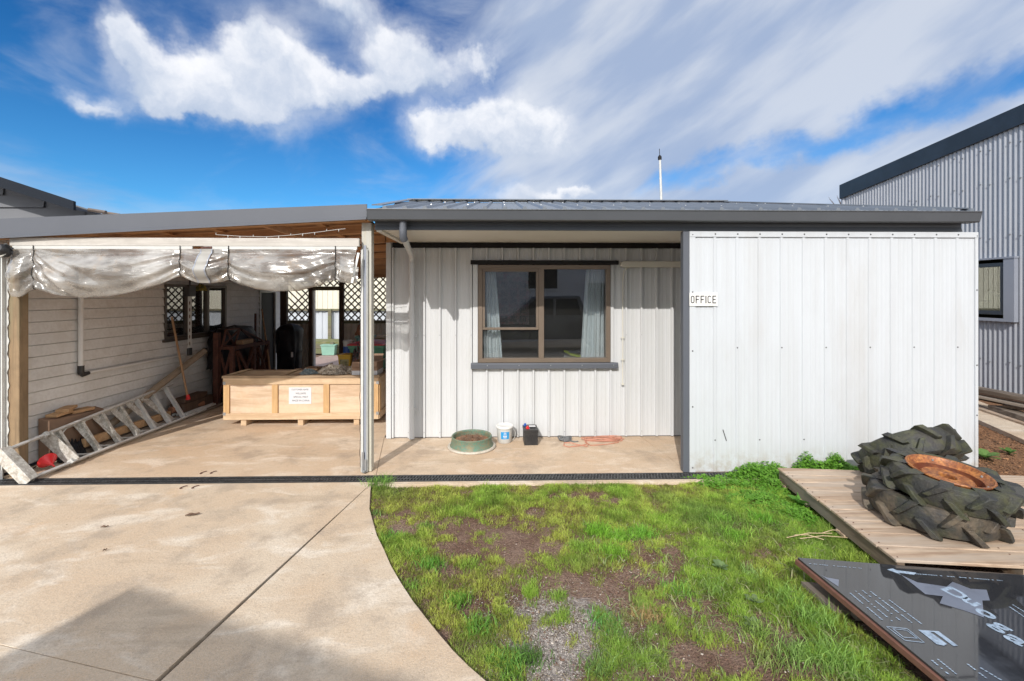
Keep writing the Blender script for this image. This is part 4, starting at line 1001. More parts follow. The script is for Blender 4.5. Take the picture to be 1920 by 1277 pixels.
# yard beyond
yd = thing('yard_wall', (-3, 17, 0), 'cream ribbed steel wall of a building beyond the doorway of the lattice screen', 'building')
mb = MB(); ribbed(mb, -13, 3.5, 0, 3.1, prof_rib(.19, 0, .03, .02, .008, 1), lambda s, tt, d: (s, 17 - d, tt)); mb.build('wall', M['yardwall'], yd, recalc=False)
mb = MB(); mb.box(-13, 3.5, 16.9, 22, 3.1, 3.22); mb.build('roof', M['greyp'], yd)
yf = thing('steel_fence', (-4, 14.6, 0), 'pale grey steel fence with mossy timber posts beyond the doorway', 'fence')
mb = MB(); ribbed(mb, -9, 1.5, .1, 1.28, prof_rib(.2, .05, .08, .02, .02, 0), lambda s, tt, d: (s, 14.6 - d, tt)); mb.build('sheet', M['fence'], yf, recalc=False)
mb = MB()
for xx in (-7.6, at(619, 600, y=14.5).x, -3.2, -1.): MB().box(xx - .05, xx + .05, 14.44, 14.499, 0, 1.3).build('post', M['oldwood'], yf)
mb.box(-9, 1.5, 14.50, 14.57, 1.24, 1.30); mb.build('rail', M['oldwood'], yf)
rw = thing('retaining_wall', (-4, 13.6, 0), 'low mossy timber retaining wall in the yard beyond the doorway', 'retaining wall')
mb = MB(); mb.box(-8, 1, 13.5, 14.4, .30, .36)
mb.build('mossy_top', mat('moss', (.14, .15, .05), .9, var=(6, .7, (.26, .23, .14))), rw)
mb = MB(); mb.box(-8, 1, 13.44, 13.5, .02, .16).box(-8, 1, 13.45, 13.5, .17, .32)
for k in range(9): mb.box(-6.6 + k * .8, -6.5 + k * .8, 13.36, 13.44, 0, .36)
mb.build('boards', M['oldwood'], rw)
def tub(name, c, r0, r1, h, mt, label, cat, par=None, lid=None, rimr=.012, **k):
    t = thing(name, c, label, cat, **k)
    mb = MB(); mb.lathe([(0, .004), (r0, 0), (r1, h), (r1 + rimr, h), (r1 + rimr, h - .02), (r1 + .002, h - .022)], c, 26)
    if not lid: mb.lathe([(0, .012), (r0 - .006, .01), (r1 - .006, h)], c, 26)
    mb.build('body', mt, t, smooth=True); return t
p = at(615, 666, z=0)
t = thing('storage_tub', (p.x, p.y, 0), 'mint green square plastic tub standing on the red paving beyond the doorway', 'tub')
mb = MB(); a, b, h = .17, .20, .27
mb.add([(p.x - a, p.y, 0), (p.x + a, p.y, 0), (p.x + a, p.y + .3, 0), (p.x - a, p.y + .3, 0), (p.x - b, p.y - .02, h), (p.x + b, p.y - .02, h), (p.x + b, p.y + .32, h), (p.x - b, p.y + .32, h)], [(3, 2, 1, 0), (0, 1, 5, 4), (1, 2, 6, 5), (2, 3, 7, 6), (3, 0, 4, 7)]); mb.build('body', M['mint'], t)
mb = MB(); mb.box(p.x - .22, p.x + .22, p.y - .04, p.y + .34, h, h + .03); mb.build('lid', M['mint'], t, bevel=.008)

# ================================================================== THINGS IN THE PATIO
# --- the crate
CY, CD, CX0, CX1, CZ0, CZ1 = 6.15, .60, -3.713, -1.655, .082, .652
ct = thing('shipping_crate', ((CX0 + CX1) / 2, CY + .3, 0), 'long low plywood shipping crate with pine battens and a white notice, standing on timber skids', 'crate')
def ply(name, c1, c2): return mat(name, c1, .6, streak=[((1.6, 14, 14), c2, .95), ((.8, 3, 4), (.70, .55, .38), .6)], var=[(3.1, .6, (.68, .47, .30)), (18, .25, (.46, .30, .17))])
M['ply'] = ply('plywood', (.66, .51, .38), (.50, .35, .23))
mb = MB(); mb.box(CX0 + .01, CX1 - .01, CY + .022, CY + CD - .022, CZ0 + .02, CZ1 - .012); mb.build('panel', M['ply'], ct)
for ya, yb in ((CY - .001, CY + .021), (CY + CD - .021, CY + CD)):
    for za, zb_ in ((CZ0, CZ0 + .085), (CZ1 - .10, CZ1 - .013)): MB().box(CX0, CX1, ya, yb, za, zb_).build('rail', M['crate'], ct, bevel=.002)
mb = MB()
cxs = [CX0 + .04, at(515, 740, y=CY).x, at(611.5, 740, y=CY).x, CX1 - .04]
for xx in cxs: MB().box(xx - .038, xx + .038, CY + .0, CY + .021, CZ0 + .086, CZ1 - .101).build('batten', M['cratez'], ct, bevel=.002)
for yy in (CY + .064, CY + CD - .064): MB().box(CX1 - .009, CX1 + .012, yy - .04, yy + .04, CZ0 + .086, CZ1 - .101).build('batten', M['cratez'], ct, bevel=.002)
for za, zb_ in ((CZ0, CZ0 + .085), (CZ1 - .10, CZ1 - .013)): MB().box(CX1 - .009, CX1 + .012, CY + .022, CY + CD - .022, za, zb_).build('end_rail', M['crate'], ct)
mb = MB(); mb.box(CX0 - .012, CX1 + .016, CY - .012, CY + CD + .01, CZ1 - .012, CZ1 + .002)
ld = mb.build('lid', mat('worn crate lid', (.33, .235, .15), .8, streak=[((2, 14, 9), (.24, .16, .10), .8)], var=[(4, .6, (.40, .30, .20))]), ct)
mb = MB(); mb.box(CX0 - .01, CX1 + .014, CY - .01, CY + .06, CZ1 + .002, CZ1 + .018); lbm = mat('worn crate batten', (.36, .26, .165), .8, streak=[((2, 14, 9), (.26, .18, .11), .8)])
mb.build('lid_batten', lbm, ld)
for q in (CX0 - .01, CX0 + .70): MB().box(q, q + .08, CY + .0605, CY + CD, CZ1 + .002, CZ1 + .018).build('lid_batten', lbm, ld)
for xx in (-3.455, -2.70, -1.955):
    mb = MB(); mb.box(xx - .036, xx + .036, CY + .02, CY + CD, .001, .0815); mb.build('skid', M['crate'], ct, bevel=.002)
mb = MB()
for xx in (CX0 - .001, CX1 - .03):
    for zz in (CZ0 + .06, CZ1 - .10): MB().box(xx, xx + .035, CY - .003, CY - .0012, zz, zz + .04).build('strap_plate', M['silver'], ct)
n0 = at(540.5, 727, y=CY); n1 = at(582.5, 758, y=CY)
mb = MB(); mb.box(n0.x, n1.x, CY + .018, CY + .0205, n1.z, n0.z); nt = mb.build('notice', M['paper'], ct)
for i, (s, sz) in enumerate((("CUSTOMER NAME", .030), ("WILLIAMS", .034), ("SPECIAL PART", .034), ("MADE IN CHINA", .034))):
    o = text(s, sz, 'lettering', M['ink'], nt, loc=((n0.x + n1.x) / 2 + (.01 if i else 0), CY + .0170, n0.z - .03 - i * .048 - (.004 if i else 0)), rot=(R(90), 0, 0), ext=.0002, sx=.92)
# --- things lying on the crate
def crumple(name, c, rx, ry, h, mt, label, cat, seed, nseg=46):
    mb = MB()
    def f(u, v):
        a = u * 2 * math.pi; r = v
        q = Vector((math.cos(a) * r * 2.3 + seed, math.sin(a) * r * 2.3, seed * 2))
        z = h * (1 - r ** 2.2) * (.55 + .75 * abs(mnoise.noise(q * 1.3))) + h * .55 * (1 - r) * 0 + .65 * h * abs(mnoise.noise(q * 3.6)) * (1 - r ** 3) + .34 * h * abs(mnoise.noise(q * 8.5)) + .12 * h * mnoise.noise(q * 19)
        k = 1 + .28 * mnoise.noise(Vector((math.cos(a) * 1.7 + seed, math.sin(a) * 1.7, 5))) + .1 * mnoise.noise(Vector((math.cos(a) * 6, math.sin(a) * 6, seed)))
        return (c[0] + rx * r * k * math.cos(a), c[1] + ry * r * k * math.sin(a), c[2] + max(0.002, z))
    mb.grid(f, nseg * 2, nseg); o = mb.build(name, mt, smooth='all'); return tag(o, label, cat)
CT = CZ1 + .002
p = at(576, 702, z=CT); crumple('rag', (p.x, p.y + .05, CT), .125, .10, .06, M['rag2'], 'small crumpled blue grey rag on top of the crate', 'rag', 3)
p = at(627, 702, z=CT); crumple('rag', (p.x - .0, p.y + .10, CT), .27, .14, .095, M['rag1'], 'large heap of dirty beige rags on top of the crate beside the carton', 'rag', 8, 60)
def openbox(t, x0, x1, y0, y1, z0, z1, mt, flaps=True, th=.004):
    mb = MB(); mb.box(x0, x1, y0, y1, z0, z0 + th).box(x0, x1, y0, y0 + th, z0 + th, z1).box(x0, x1, y1 - th, y1, z0 + th, z1).box(x0, x0 + th, y0 + th, y1 - th, z0 + th, z1).box(x1 - th, x1, y0 + th, y1 - th, z0 + th, z1)
    mb.build('box', mt, t)
    if flaps:
        mb = MB(); mb.beam((x0, y0 + .001, z1), (x0 - .0, y0 - .05, z1 + .05), .002, .002)
        mb = MB(); mb.add([(x0, y0, z1), (x1, y0, z1), (x1, y0 - .05, z1 - .06), (x0 + .01, y0 - .05, z1 - .06)], [(0, 1, 2, 3)]).add([(x1, y0, z1), (x1, y1, z1), (x1 + .07, y1, z1 + .02), (x1 + .07, y0, z1 + .02)], [(0, 1, 2, 3)]).add([(x0, y1, z1), (x1, y1, z1), (x1, y1 + .04, z1 + .07), (x0, y1 + .04, z1 + .07)], [(0, 1, 2, 3)])
        mb.build('flap', mt, t)
q0 = at(660, 706, y=CY + .04); q1 = at(707, 678, y=CY + .04)
t = thing('carton', ((q0.x + q1.x) / 2, CY + .2, CT), 'open brown cardboard carton with a white band standing on the right end of the crate', 'box')
openbox(t, q0.x, q1.x, CY + .04, CY + .34, CT + .003, CT + .19, M['cardin'])
mb = MB(); mb.box(q0.x - .002, q1.x + .002, CY + .036, CY + .0395, CT + .003, CT + .072).box(q1.x + .0005, q1.x + .003, CY + .036, CY + .342, CT + .003, CT + .072); mb.build('band', mat('pale grey band', (.46, .47, .50), .6, var=(9, .4, (.38, .38, .41))), t)
mb = MB(); a = at(592, 697, z=CT); b = at(615, 690, z=CT); mb.M = Matrix.Translation((b.x - .02, a.y + .28, CT + .03)) @ Matrix.Rotation(R(18), 4, 'Z') @ Matrix.Rotation(R(-22), 4, 'Y'); mb.box(-.11, .11, -.06, .06, 0, .006); o = mb.build('cardboard_scrap', M['cardin'])
tag(o, 'torn dark cardboard flap propped up on the back of the crate', 'cardboard', 'cardboard scraps on the crate')
mb = MB(); mb.M = Matrix.Translation((b.x - .17, a.y + .22, CT + .002)) @ Matrix.Rotation(R(-6), 4, 'Z'); mb.box(-.10, .10, -.08, .08, 0, .03); o = mb.build('cardboard_scrap', M['cardboard'])
tag(o, 'flat pale cardboard piece lying on the back of the crate', 'cardboard', 'cardboard scraps on the crate')
mb = MB(); mb.M = Matrix.Translation((b.x + .13, a.y + .26, CT + .02)) @ Matrix.Rotation(R(24), 4, 'Z') @ Matrix.Rotation(R(-14), 4, 'Y'); mb.box(-.12, .12, -.05, .05, 0, .006); o = mb.build('cardboard_scrap', M['cardboard'])
tag(o, 'thin pale cardboard strip leaning on the beige rags', 'cardboard', 'cardboard scraps on the crate')

# --- bench behind the crate and what stands on it
t = thing('timber_bench', (-2.6, 7.5, 0), 'low timber bench behind the crate carrying tubs', 'bench')
mb = MB(); mb.box(-3.0, -2.36, 7.1, 7.8, .50, .54); mb.build('top', M['oldwood'], t)
for xx in (-2.95, -2.41):
    for yy in (7.15, 7.75): mb = MB(); mb.box(xx - .03, xx + .03, yy - .03, yy + .03, .001, .4995); mb.build('leg', M['oldwood'], t)
a = at(634, 679, y=7.18); b = at(658, 659, y=7.18)
t = thing('paint_pail', ((a.x + b.x) / 2, 7.3, .542), 'square yellow plastic pail with a printed label, behind the beige rags', 'pail')
mb = MB(); cx = (a.x + b.x) / 2; w0, w1 = .075, .098
mb.add([(cx - w0, 7.18, .542), (cx + w0, 7.18, .542), (cx + w0, 7.36, .542), (cx - w0, 7.36, .542), (cx - w1, 7.165, .80), (cx + w1, 7.165, .80), (cx + w1, 7.375, .80), (cx - w1, 7.375, .80)], [(3, 2, 1, 0), (0, 1, 5, 4), (1, 2, 6, 5), (2, 3, 7, 6), (3, 0, 4, 7)]); mb.build('body', M['yellow'], t)
mb = MB(); mb.box(cx - w1 - .008, cx + w1 + .008, 7.155, 7.385, .795, .815); mb.build('rim', M['yellow'], t, bevel=.004)
mb = MB(); mb.add([(cx - .062, 7.1745, .60), (cx + .062, 7.1745, .60), (cx + .07, 7.1655, .74), (cx - .07, 7.1655, .74)], [(0, 1, 2, 3)]); mb.build('label', mat('pail label', (.42, .38, .16), .6, var=[(24, .9, (.10, .10, .08)), (14, .6, (.6, .5, .3))]), t)
t = thing('paint_tub', (at(653, 655, y=7.6).x, 7.6, .542), 'white round tub with a blue band, behind the yellow pail', 'tub')
c = (at(653, 655, y=7.6).x, 7.6, .542)
mb = MB(); mb.lathe([(0, 0), (.075, 0), (.08, .42), (.084, .42), (.084, .45), (0, .452)], c, 24); mb.build('body', M['pvc'], t, smooth=True)
mb = MB(); mb.lathe([(.0805, .22), (.0825, .36)], c, 24); mb.build('band', M['bluecap'], t, smooth=True)
a = at(661, 672, y=7.72); b = at(690, 636, y=7.72)
t = thing('storage_bin', ((a.x + b.x) / 2, 7.9, 0), 'dull teal plastic bin behind the patio post', 'bin')
mb = MB(); mb.box(a.x + .02, b.x, 7.85, 8.15, .002, 1.0); mb.build('body', M['teal'], t, bevel=.01)
mb = MB(); mb.box(a.x, b.x + .02, 7.83, 8.17, 1.0, 1.04); mb.build('lid', M['teal'], t, bevel=.01)
crumple('garden_bag', (at(680, 640, y=8.0).x, 7.98, 1.041), .13, .13, .20, M['clay'], 'rusty brown sack on top of the teal bin', 'sack', 5, 24)
p = at(666, 672, y=7.3)
crumple('tangled_rope', (p.x + .02, 7.3, .542), .11, .10, .34, mat('mixed coloured rope', (.07, .09, .08), .9, var=[(16, .9, (.35, .05, .06)), (24, .8, (.03, .09, .06)), (31, .6, (.3, .3, .32))], bump=(50, .5)), 'tangled heap of coloured rope and wire beside the yellow pail', 'rope', 11, 36)

def wheelie(loc, body, lid, label):
    t = thing('wheelie_bin', loc, label, 'bin', 'wheelie bins beside the white wall')
    x, y, z = loc
    mb = MB(); w0, w1, d0, d1, h = .21, .28, .24, .34, .93
    mb.add([(x - w0, y - d0, z + .03), (x + w0, y - d0, z + .03), (x + w0, y + d0, z + .03), (x - w0, y + d0, z + .03), (x - w1, y - d1, h), (x + w1, y - d1, h), (x + w1, y + d0 + .06, h), (x - w1, y + d0 + .06, h)],
           [(3, 2, 1, 0), (0, 1, 5, 4), (1, 2, 6, 5), (2, 3, 7, 6), (3, 0, 4, 7)]); mb.box(x - w1 - .012, x + w1 + .012, y - d1 - .012, y + .312, h - .05, h); mb.build('body', body, t, bevel=.006)
    mb = MB(); mb.grid(lambda u, v: (x - .30 + .6 * u, y - d1 - .03 + (.70) * v, h + .005 + .055 * math.sin(math.pi * min(1, max(0, u))) ** .5 * (math.sin(math.pi * min(1, .12 + v * .8))) ** .6), 14, 14)
    mb.box(x - .30, x + .30, y - d1 - .03, y + .34, h + .0005, h + .02); mb.build('lid', lid, t, smooth=True)
    for s in (-1, 1):
        mb = MB(); mb.tube([(x + s * .20, y + .27, z + .10), (x + s * .25, y + .27, z + .10)], .10, 20); mb.build('wheel', M['rubberd'], t, smooth=True)
    mb = MB(); mb.tube([(x - .22, y + .36, h - .02), (x + .22, y + .36, h - .02)], .015, 8); mb.build('handle', body, t)
wheelie((-2.19, 7.75, 0.0), M['green'], M['red'], 'green wheelie bin with a bright red lid, nearest in the gap beside the white wall')
wheelie((-2.20, 8.62, 0.0), M['green'], M['yellow'], 'green wheelie bin with a yellow lid, standing behind the red lidded bin')

# --- black covered appliance
t = thing('covered_barbecue', (-4.05, 9.1, 0), 'tall slim barbecue under a black fabric cover beside the doorway', 'barbecue')
x0 = at(515, 640, y=9.0).x; x1 = at(558, 640, y=9.0).x; cx = (x0 + x1) / 2; rw_ = (x1 - x0) / 2; zt = at(540, 607, y=9.0).z
def cov(u, v):
    a = u * 2 * math.pi; sx_ = abs(math.cos(a)) ** .55 * (1 if math.cos(a) > 0 else -1); sy_ = abs(math.sin(a)) ** .55 * (1 if math.sin(a) > 0 else -1)
    z = zt * (1 - v); k = min(1, v * 9) ** .4 * (1. - .06 * min(1, v * 3)); fl = .022 * math.sin(a * 7 + v * 3) * v + .02 * mnoise.noise(Vector((math.cos(a) * 2, math.sin(a) * 2, v * 4)))
    if v > .48: k *= .93
    return (cx + (rw_ * k + fl) * sx_, 9.15 + (.22 * k + fl) * sy_, z - .0)
mb = MB(); mb.grid(cov, 90, 40); mb.build('cover', M['blackcloth'], t, smooth='all')
pl = at(548, 665, y=8.90); mb = MB(); mb.box(pl.x - .025, pl.x + .012, 8.905, 8.91, pl.z - .05, pl.z + .05); mb.build('tag', M['paper'], t)

# --- rusty steel trestles with a black tub
def trestle(x, y0, y1, h, dx, label):
    t = thing('steel_trestle', (x, (y0 + y1) / 2, 0), label, 'trestle', 'rusty steel trestles by the weatherboard wall')
    for i, yy in enumerate((y0, y1)):
        mb = MB(); mb.box(x - .04, x + .04, yy - .04, yy + .04, .002, h + (.22 if i == 0 else 0)); mb.build('leg', M['rust'], t, bevel=.003)
        mb = MB(); mb.box(x + dx - .03, x + dx + .03, yy - .03, yy + .03, .002, h); mb.build('leg', M['rust'], t, bevel=.003)
        mb = MB(); mb.beam((x + .03, yy, .12), (x + dx - .03, yy, h - .1), .03, .03).beam((x + dx - .03, yy + .035, .12), (x + .03, yy + .035, h - .1), .03, .03); mb.build('cross_brace', M['rust'], t)
    for xx in (x, x + dx):
        for q in ((xx - .034, xx + .034, y0 + .041, y1 - .041, h - .06, h - .004), (xx - .02, xx + .02, y0 + .041, y1 - .041, .10, .14)): MB().box(*q).build('rail', M['rust'], t)
    for yq in (y0, y1): MB().box(x + .041, x + dx - .031, yq - .02, yq + .02, h - .05, h - .005).build('rail', M['rust'], t)
    mb = MB(); mb.beam((x + dx + .035, y0 + .05, .14), (x + dx + .035, y1 - .05, h - .08), .03, .03).beam((x + dx + .068, y1 - .05, .14), (x + dx + .068, y0 + .05, h - .08), .03, .03)
    mb.beam((x + dx + .035, (y0 + y1) / 2, .1), (x + dx + .035, y0 + .05, h - .08), .025, .025); mb.build('side_brace', M['rust'], t)
trestle(-4.52, 7.33, 7.95, .93, .24, 'dark rusty steel trestle with a tall front leg, nearest the ladder')
trestle(-4.55, 8.05, 8.55, .90, .20, 'dark rusty steel trestle under the black tub, nearest the door')
t = thing('covered_machine', (-4.62, 7.9, 0), 'bulky machine under a black cover behind the rusty steel trestles', 'machine')
def dome(u, v):
    a = u * 2 * math.pi; w = min(1, v * 1.7) ** .5; zt_ = 1.22 - .62 * max(0, v - .35) / .65 - .05 * w; k = .06 * mnoise.noise(Vector((math.cos(a) * 2.2, math.sin(a) * 2.2, v * 5)))
    ca, sa = math.cos(a), math.sin(a); ca = abs(ca) ** .6 * (1 if ca > 0 else -1); sa = abs(sa) ** .6 * (1 if sa > 0 else -1)
    return (-4.60 + (.17 * w + k * .6) * ca, 7.95 + (.58 * w + k) * sa, zt_ + .03 * mnoise.noise(Vector((ca * 3, sa * 3, 2))))
mb = MB(); mb.grid(dome, 90, 30); mb.build('cover', M['blackcloth'], t, smooth='all')
mb = MB(); mb.box(-4.70, -4.50, 7.5, 8.4, .002, .70); mb.build('base', M['black'], t)
t = thing('steel_truss', (-4.36, 7.7, .931), 'loose rusty steel truss lying on the trestles in front of the black cover', 'truss')
mb = MB(); q = [at(a, b, x=-4.38) for a, b in ((417, 650), (424, 618), (450, 616), (478, 640), (497, 641), (440, 648))]
for a, b in ((0, 1), (1, 2), (2, 3), (0, 4), (1, 5), (2, 5), (2, 4), (0, 2)): mb.beam(q[a], q[b], .024, .024)
mb.build('bars', M['rust'], t)
mb = MB(); c = Vector((-4.30, 7.72, 1.0)); mb.beam(c - Vector((.0, .16, .045)), c + Vector((0, .16, -.045)), .12, .07); o = mb.build('timber_block', M['cardboard'], bevel=.01); o.location.z = .931; tag(o, 'rough tan timber block lying on the rusty trestle rail', 'timber')
# --- sticks
def stick(name, p, q, r, mt, label, cat, head=None, group=None):
    t = thing(name, q, label, cat, group); mb = MB(); mb.tube([p, Vector(p).lerp(Vector(q), .5), q], r, 10); mb.build('handle', mt, t, smooth=True)
    if head: head(t)
    return t
p = at(322, 594, x=-4.70); q = at(352, 745, x=-4.50)
stick('tool_handle', p, Vector((q.x, q.y, q.z)), .015, M['handle'], 'long pale wooden tool handle leaning on the weatherboards behind the ladder', 'tool',
      lambda t: (MB().tube([q + Vector((0, 0, .04)), q + Vector((.0, .01, -.03))], [.018, .03], 10).build('socket', M['red'], t)))
p = at(491, 580, x=-4.62); q = at(513, 694, x=-4.05)
stick('broom', p, Vector((q.x + .04, q.y - .10, .05)), .014, M['handle'], 'wooden broom handle leaning beside the dark door', 'broom', lambda t: MB().box(q.x - .10, q.x + .18, q.y - .13, q.y - .07, .002, .06).build('head', M['darkwood'], t))
p = at(479, 588, x=-4.70); stick('steel_bar', p, (-4.55, p.y - .3, .02), .02, M['rust'], 'short dark steel bar leaning beside the broom', 'bar')
p = at(356, 543, x=-4.55); q = at(355, 664, x=-4.55)
t = thing('slotted_post', (q.x, q.y, q.z), 'white slotted metal post with black ends in front of the left window', 'post')
mb = MB(); mb.box(p.x - .004, p.x + .0, p.y - .035, p.y + .035, q.z + .09, p.z - .1); 
mb.box(p.x - .03, p.x + .0, p.y + .0352, p.y + .038, q.z + .09, p.z - .1); mb.build('strip', M['pvc'], t)
mb = MB(); n = 7; hh = (p.z - .14 - q.z - .11) / n
for k in range(n): 
    z0 = q.z + .12 + k * hh; mb.add([(p.x + .0008, p.y + .012 * math.cos(a) - .004, z0 + hh * .33 + hh * .30 * math.sin(a)) for a in np.linspace(0, 2 * math.pi, 14)[:-1]], [tuple(range(13))])
mb.build('slot', M['rust'], t)
mb = MB(); mb.box(p.x - .02, p.x + .01, p.y - .04, p.y + .04, q.z - .02, q.z + .088).box(p.x - .05, p.x + .03, p.y - .05, p.y + .09, p.z - .10, p.z + .05).tube([(p.x, p.y, p.z + .05), (p.x, p.y, zr(p.x, p.y) + .02)], .012, 8); mb.build('end_cap', M['plasticblack'], t, bevel=.004)
crumple('garland', (p.x + .02, p.y + .22, p.z - .02), .07, .10, .10, mat('dusty green garland', (.10, .12, .04), .9, var=(24, .9, (.45, .33, .05))), 'small green and yellow garland hanging at the top of the left window', 'garland', 21, 16)
# --- brown tube leaning on the wall
pa = at(385, 657, x=-4.58); pb = at(300, 722, x=-4.72); pc = at(170, 826, x=-4.79)
t = thing('leaning_tube', pc, 'long thick brown tube leaning along the weatherboards behind the ladder', 'tube')
mb = MB(); mb.tube([pa, pb, pb.lerp(pc, .5), pc], .045, 16); mb.build('tube', M['pipe'], t, smooth=True)
mb = MB(); mb.tube([pa.lerp(pb, -.01), pa.lerp(pb, .02)], .047, 16); mb.build('tube_end', M['plasticblack'], t)

# --- the ladder, lying on its side
ld = thing('step_ladder', (-4.5, 5.6, 0), 'paint spattered aluminium step ladder folded and lying on its side against the weatherboards', 'ladder')
A0 = Vector((-4.40, 4.35, .035)); A1 = Vector((-4.43, 6.90, .035)); B0 = Vector((-4.62, 4.33, .30)); B1 = Vector((-4.73, 6.66, .47))
nrm = (A1 - A0).cross(B0 - A0).normalized()
if nrm.x > 0: nrm = -nrm                                  # towards the wall
mb = MB(); mb.beam(A0, A1, .055, .022, (B0 - A0)).beam(B0, B1, .055, .022, (B0 - A0)); mb.build('front_rail', M['alu'], ld, bevel=.002)
def pa_(f): return A0.lerp(A1, f)
def pb_(f): return B0.lerp(B1, f)
for k in range(7):
    f = .19 + k * .1065
    a = pa_(f); b = pb_(.236 + .117 * k)
    d = (b - a).normalized()
    mb = MB(); mb.beam(a + d * .012, b - d * .012, .034, .010, nrm); mb.beam(a + d * .012 + nrm * .030, b - d * .012 + nrm * .030, .006, .055, nrm); mb.build('step', M['alu'] if k > 3 else M['aluspat'], ld, bevel=.001)
# wide treads of the back frame with their own rails
of = nrm * .085
A2, A3, B2, B3 = A0.lerp(A1, .17) + of + Vector((0, 0, .03)), A1 + of * 1.0 + Vector((0, .05, .02)), B0.lerp(B1, .20) + of * .5, B1.lerp(B0, .24) + of * .3
for v in (B2, B3): v.x = max(v.x, -4.80)
mb = MB(); mb.beam(A2, A3, .05, .02, (B0 - A0)).beam(B2, B3, .04, .02, (B0 - A0)); mb.build('rear_rail', M['alu'], ld)
for k in range(6):
    f = .05 + k * .135
    a = A2.lerp(A3, f); b = B2.lerp(B3, min(1, f * 1.35)); d = (b - a).normalized(); y_ = (A1 - A0).normalized()
    mb = MB(); mb.beam(a + d * .012, b - d * .005, .012, .085, y_); mb.build('tread', M['aluspat'], ld, bevel=.002)
    mb = MB(); mb.beam(a + y_ * .03 + d * .06, a + y_ * .16 + d * .012, .012, .018, nrm).beam(b - d * .06, b + y_ * .11 - d * .0, .012, .014, nrm); mb.build('stay', M['alu'], ld)
mb = MB(); d = (B0 - A0).normalized(); y_ = (A1 - A0).normalized()
mb.beam(A0 - d * .025 - y_ * .03 + nrm * .02, B0 + d * .025 - y_ * .03 + nrm * .02, .11, .014, y_).beam(A0 - d * .025 + nrm * .022 + y_ * .02, B0 + d * .025 + nrm * .022 + y_ * .02, .006, .05, nrm).beam(A0 - d * .02 - nrm * .032, B0 + d * .02 - nrm * .032, .09, .010, nrm)
mb.build('top_cap', M['aluspat'], ld, bevel=.003)
mb = MB(); a = pa_(.155); b = pb_(.165); mb.beam(a - d * .02 - nrm * .02, a + d * .03 - nrm * .02, .03, .05, nrm); mb.build('hinge', M['pvc'], ld, bevel=.004)
MB().beam(b - d * .03 - nrm * .02, b + d * .02 - nrm * .02, .03, .05, nrm).build('hinge', M['pvc'], ld, bevel=.004)
mb = MB(); mb.beam(pa_(.18) + nrm * .02, pb_(.18) + nrm * .02, .14, .012, y_); mb.build('platform', M['aluspat'], ld, bevel=.003)

# --- junk along the wall
t = thing('carton', (-4.62, 5.2, 0), 'worn brown carton against the weatherboards behind the ladder', 'box')
mb = MB(); mb.M = Matrix.Translation((-4.78, 5.22, .002)); mb.add([(-.05, -.37, 0), (.07, -.37, 0), (.07, .30, 0), (-.05, .30, 0), (-.05, -.37, .46), (.07, -.38, .44), (.07, .28, .40), (-.05, .30, .43)], [(3, 2, 1, 0), (4, 5, 6, 7), (0, 1, 5, 4), (1, 2, 6, 5), (2, 3, 7, 6), (3, 0, 4, 7)]); mb.build('box', M['cardin'], t, bevel=.006)
for i, (a, b, c, s, lb) in enumerate(((-4.77, 5.02, .455, 8, 'short pine offcut lying lowest on the brown carton'), (-4.77, 5.26, .442, -14, 'short pine offcut at the far end of the brown carton top'), (-4.77, 5.10, .488, 24, 'short pine offcut lying across the others on the brown carton'))):
    mb = MB(); mb.M = Matrix.Translation((a, b, c - (.012 if i == 1 else 0))) @ Matrix.Rotation(R(s), 4, 'Z'); mb.box(-.055, .055, -.11, .11, 0, .032); o = mb.build('timber_offcut', M['lath'], bevel=.002); tag(o, lb, 'offcut', 'pine offcuts on the carton')
lab = ['flat grey timber length on the floor under the ladder, nearest the wall', 'flat grey timber length on the floor under the middle of the ladder', 'flat grey timber length under the ladder, nearest the crate']
for i in range(3):
    mb = MB(); mb.M = Matrix.Translation((-4.66 + i * .085, 6.15 + i * .09, .004)) @ Matrix.Rotation(R(-1.5 * i), 4, 'Z'); mb.box(-.035, .035, -1.15, 1.05, 0, .03 + .01 * (i % 2)); o = mb.build('timber_length', M['greywood'], bevel=.002); tag(o, lab[i], 'timber', 'timber lengths under the ladder')
lab = ['thin pale metal tube on the floor past the end of the ladder, nearest the wall', 'thin pale metal tube on the floor past the ladder, second from the wall', 'thin pale metal tube on the floor past the ladder, third from the wall', 'thin pale metal tube on the floor past the ladder, nearest the crate']
for i in range(4):
    mb = MB(); mb.tube([(-4.62 + i * .055, 6.5, .062), (-4.60 + i * .058, 7.25 - i * .04, .062)], .016, 8); o = mb.build('metal_tube', M['alu'], smooth=True); tag(o, lab[i], 'tube', 'pale metal tubes at the foot of the wall')
mb = MB(); a = at(300, 800, z=.10); mb.tube([(-4.62, 6.45, .14), (-4.52, 6.98, .11)], .045, 14); o = mb.build('clay_tube', M['clay'], smooth=True); tag(o, 'short reddish brown tube lying on the timbers near the rusty trestle', 'tube')
mb = MB(); mb.beam((-4.60, 5.1, .12), (-4.60, 6.4, .10), .05, .09); o = mb.build('timber_length', M['lath'], bevel=.003); tag(o, 'brown timber length on edge behind the steps of the ladder', 'timber')
mb = MB(); mb.box(-4.70, -4.50, 6.55, 7.2, .002, .20); mb.box(-4.68, -4.52, 6.6, 7.1, .20, .27); o = mb.build('timber_block', M['darkwood'], bevel=.006); tag(o, 'dark timber blocks stacked against the wall beyond the ladder', 'timber')
t = thing('red_funnel', (-4.56, 4.70, 0), 'red plastic funnel lying on the floor behind the ladder cap', 'funnel')
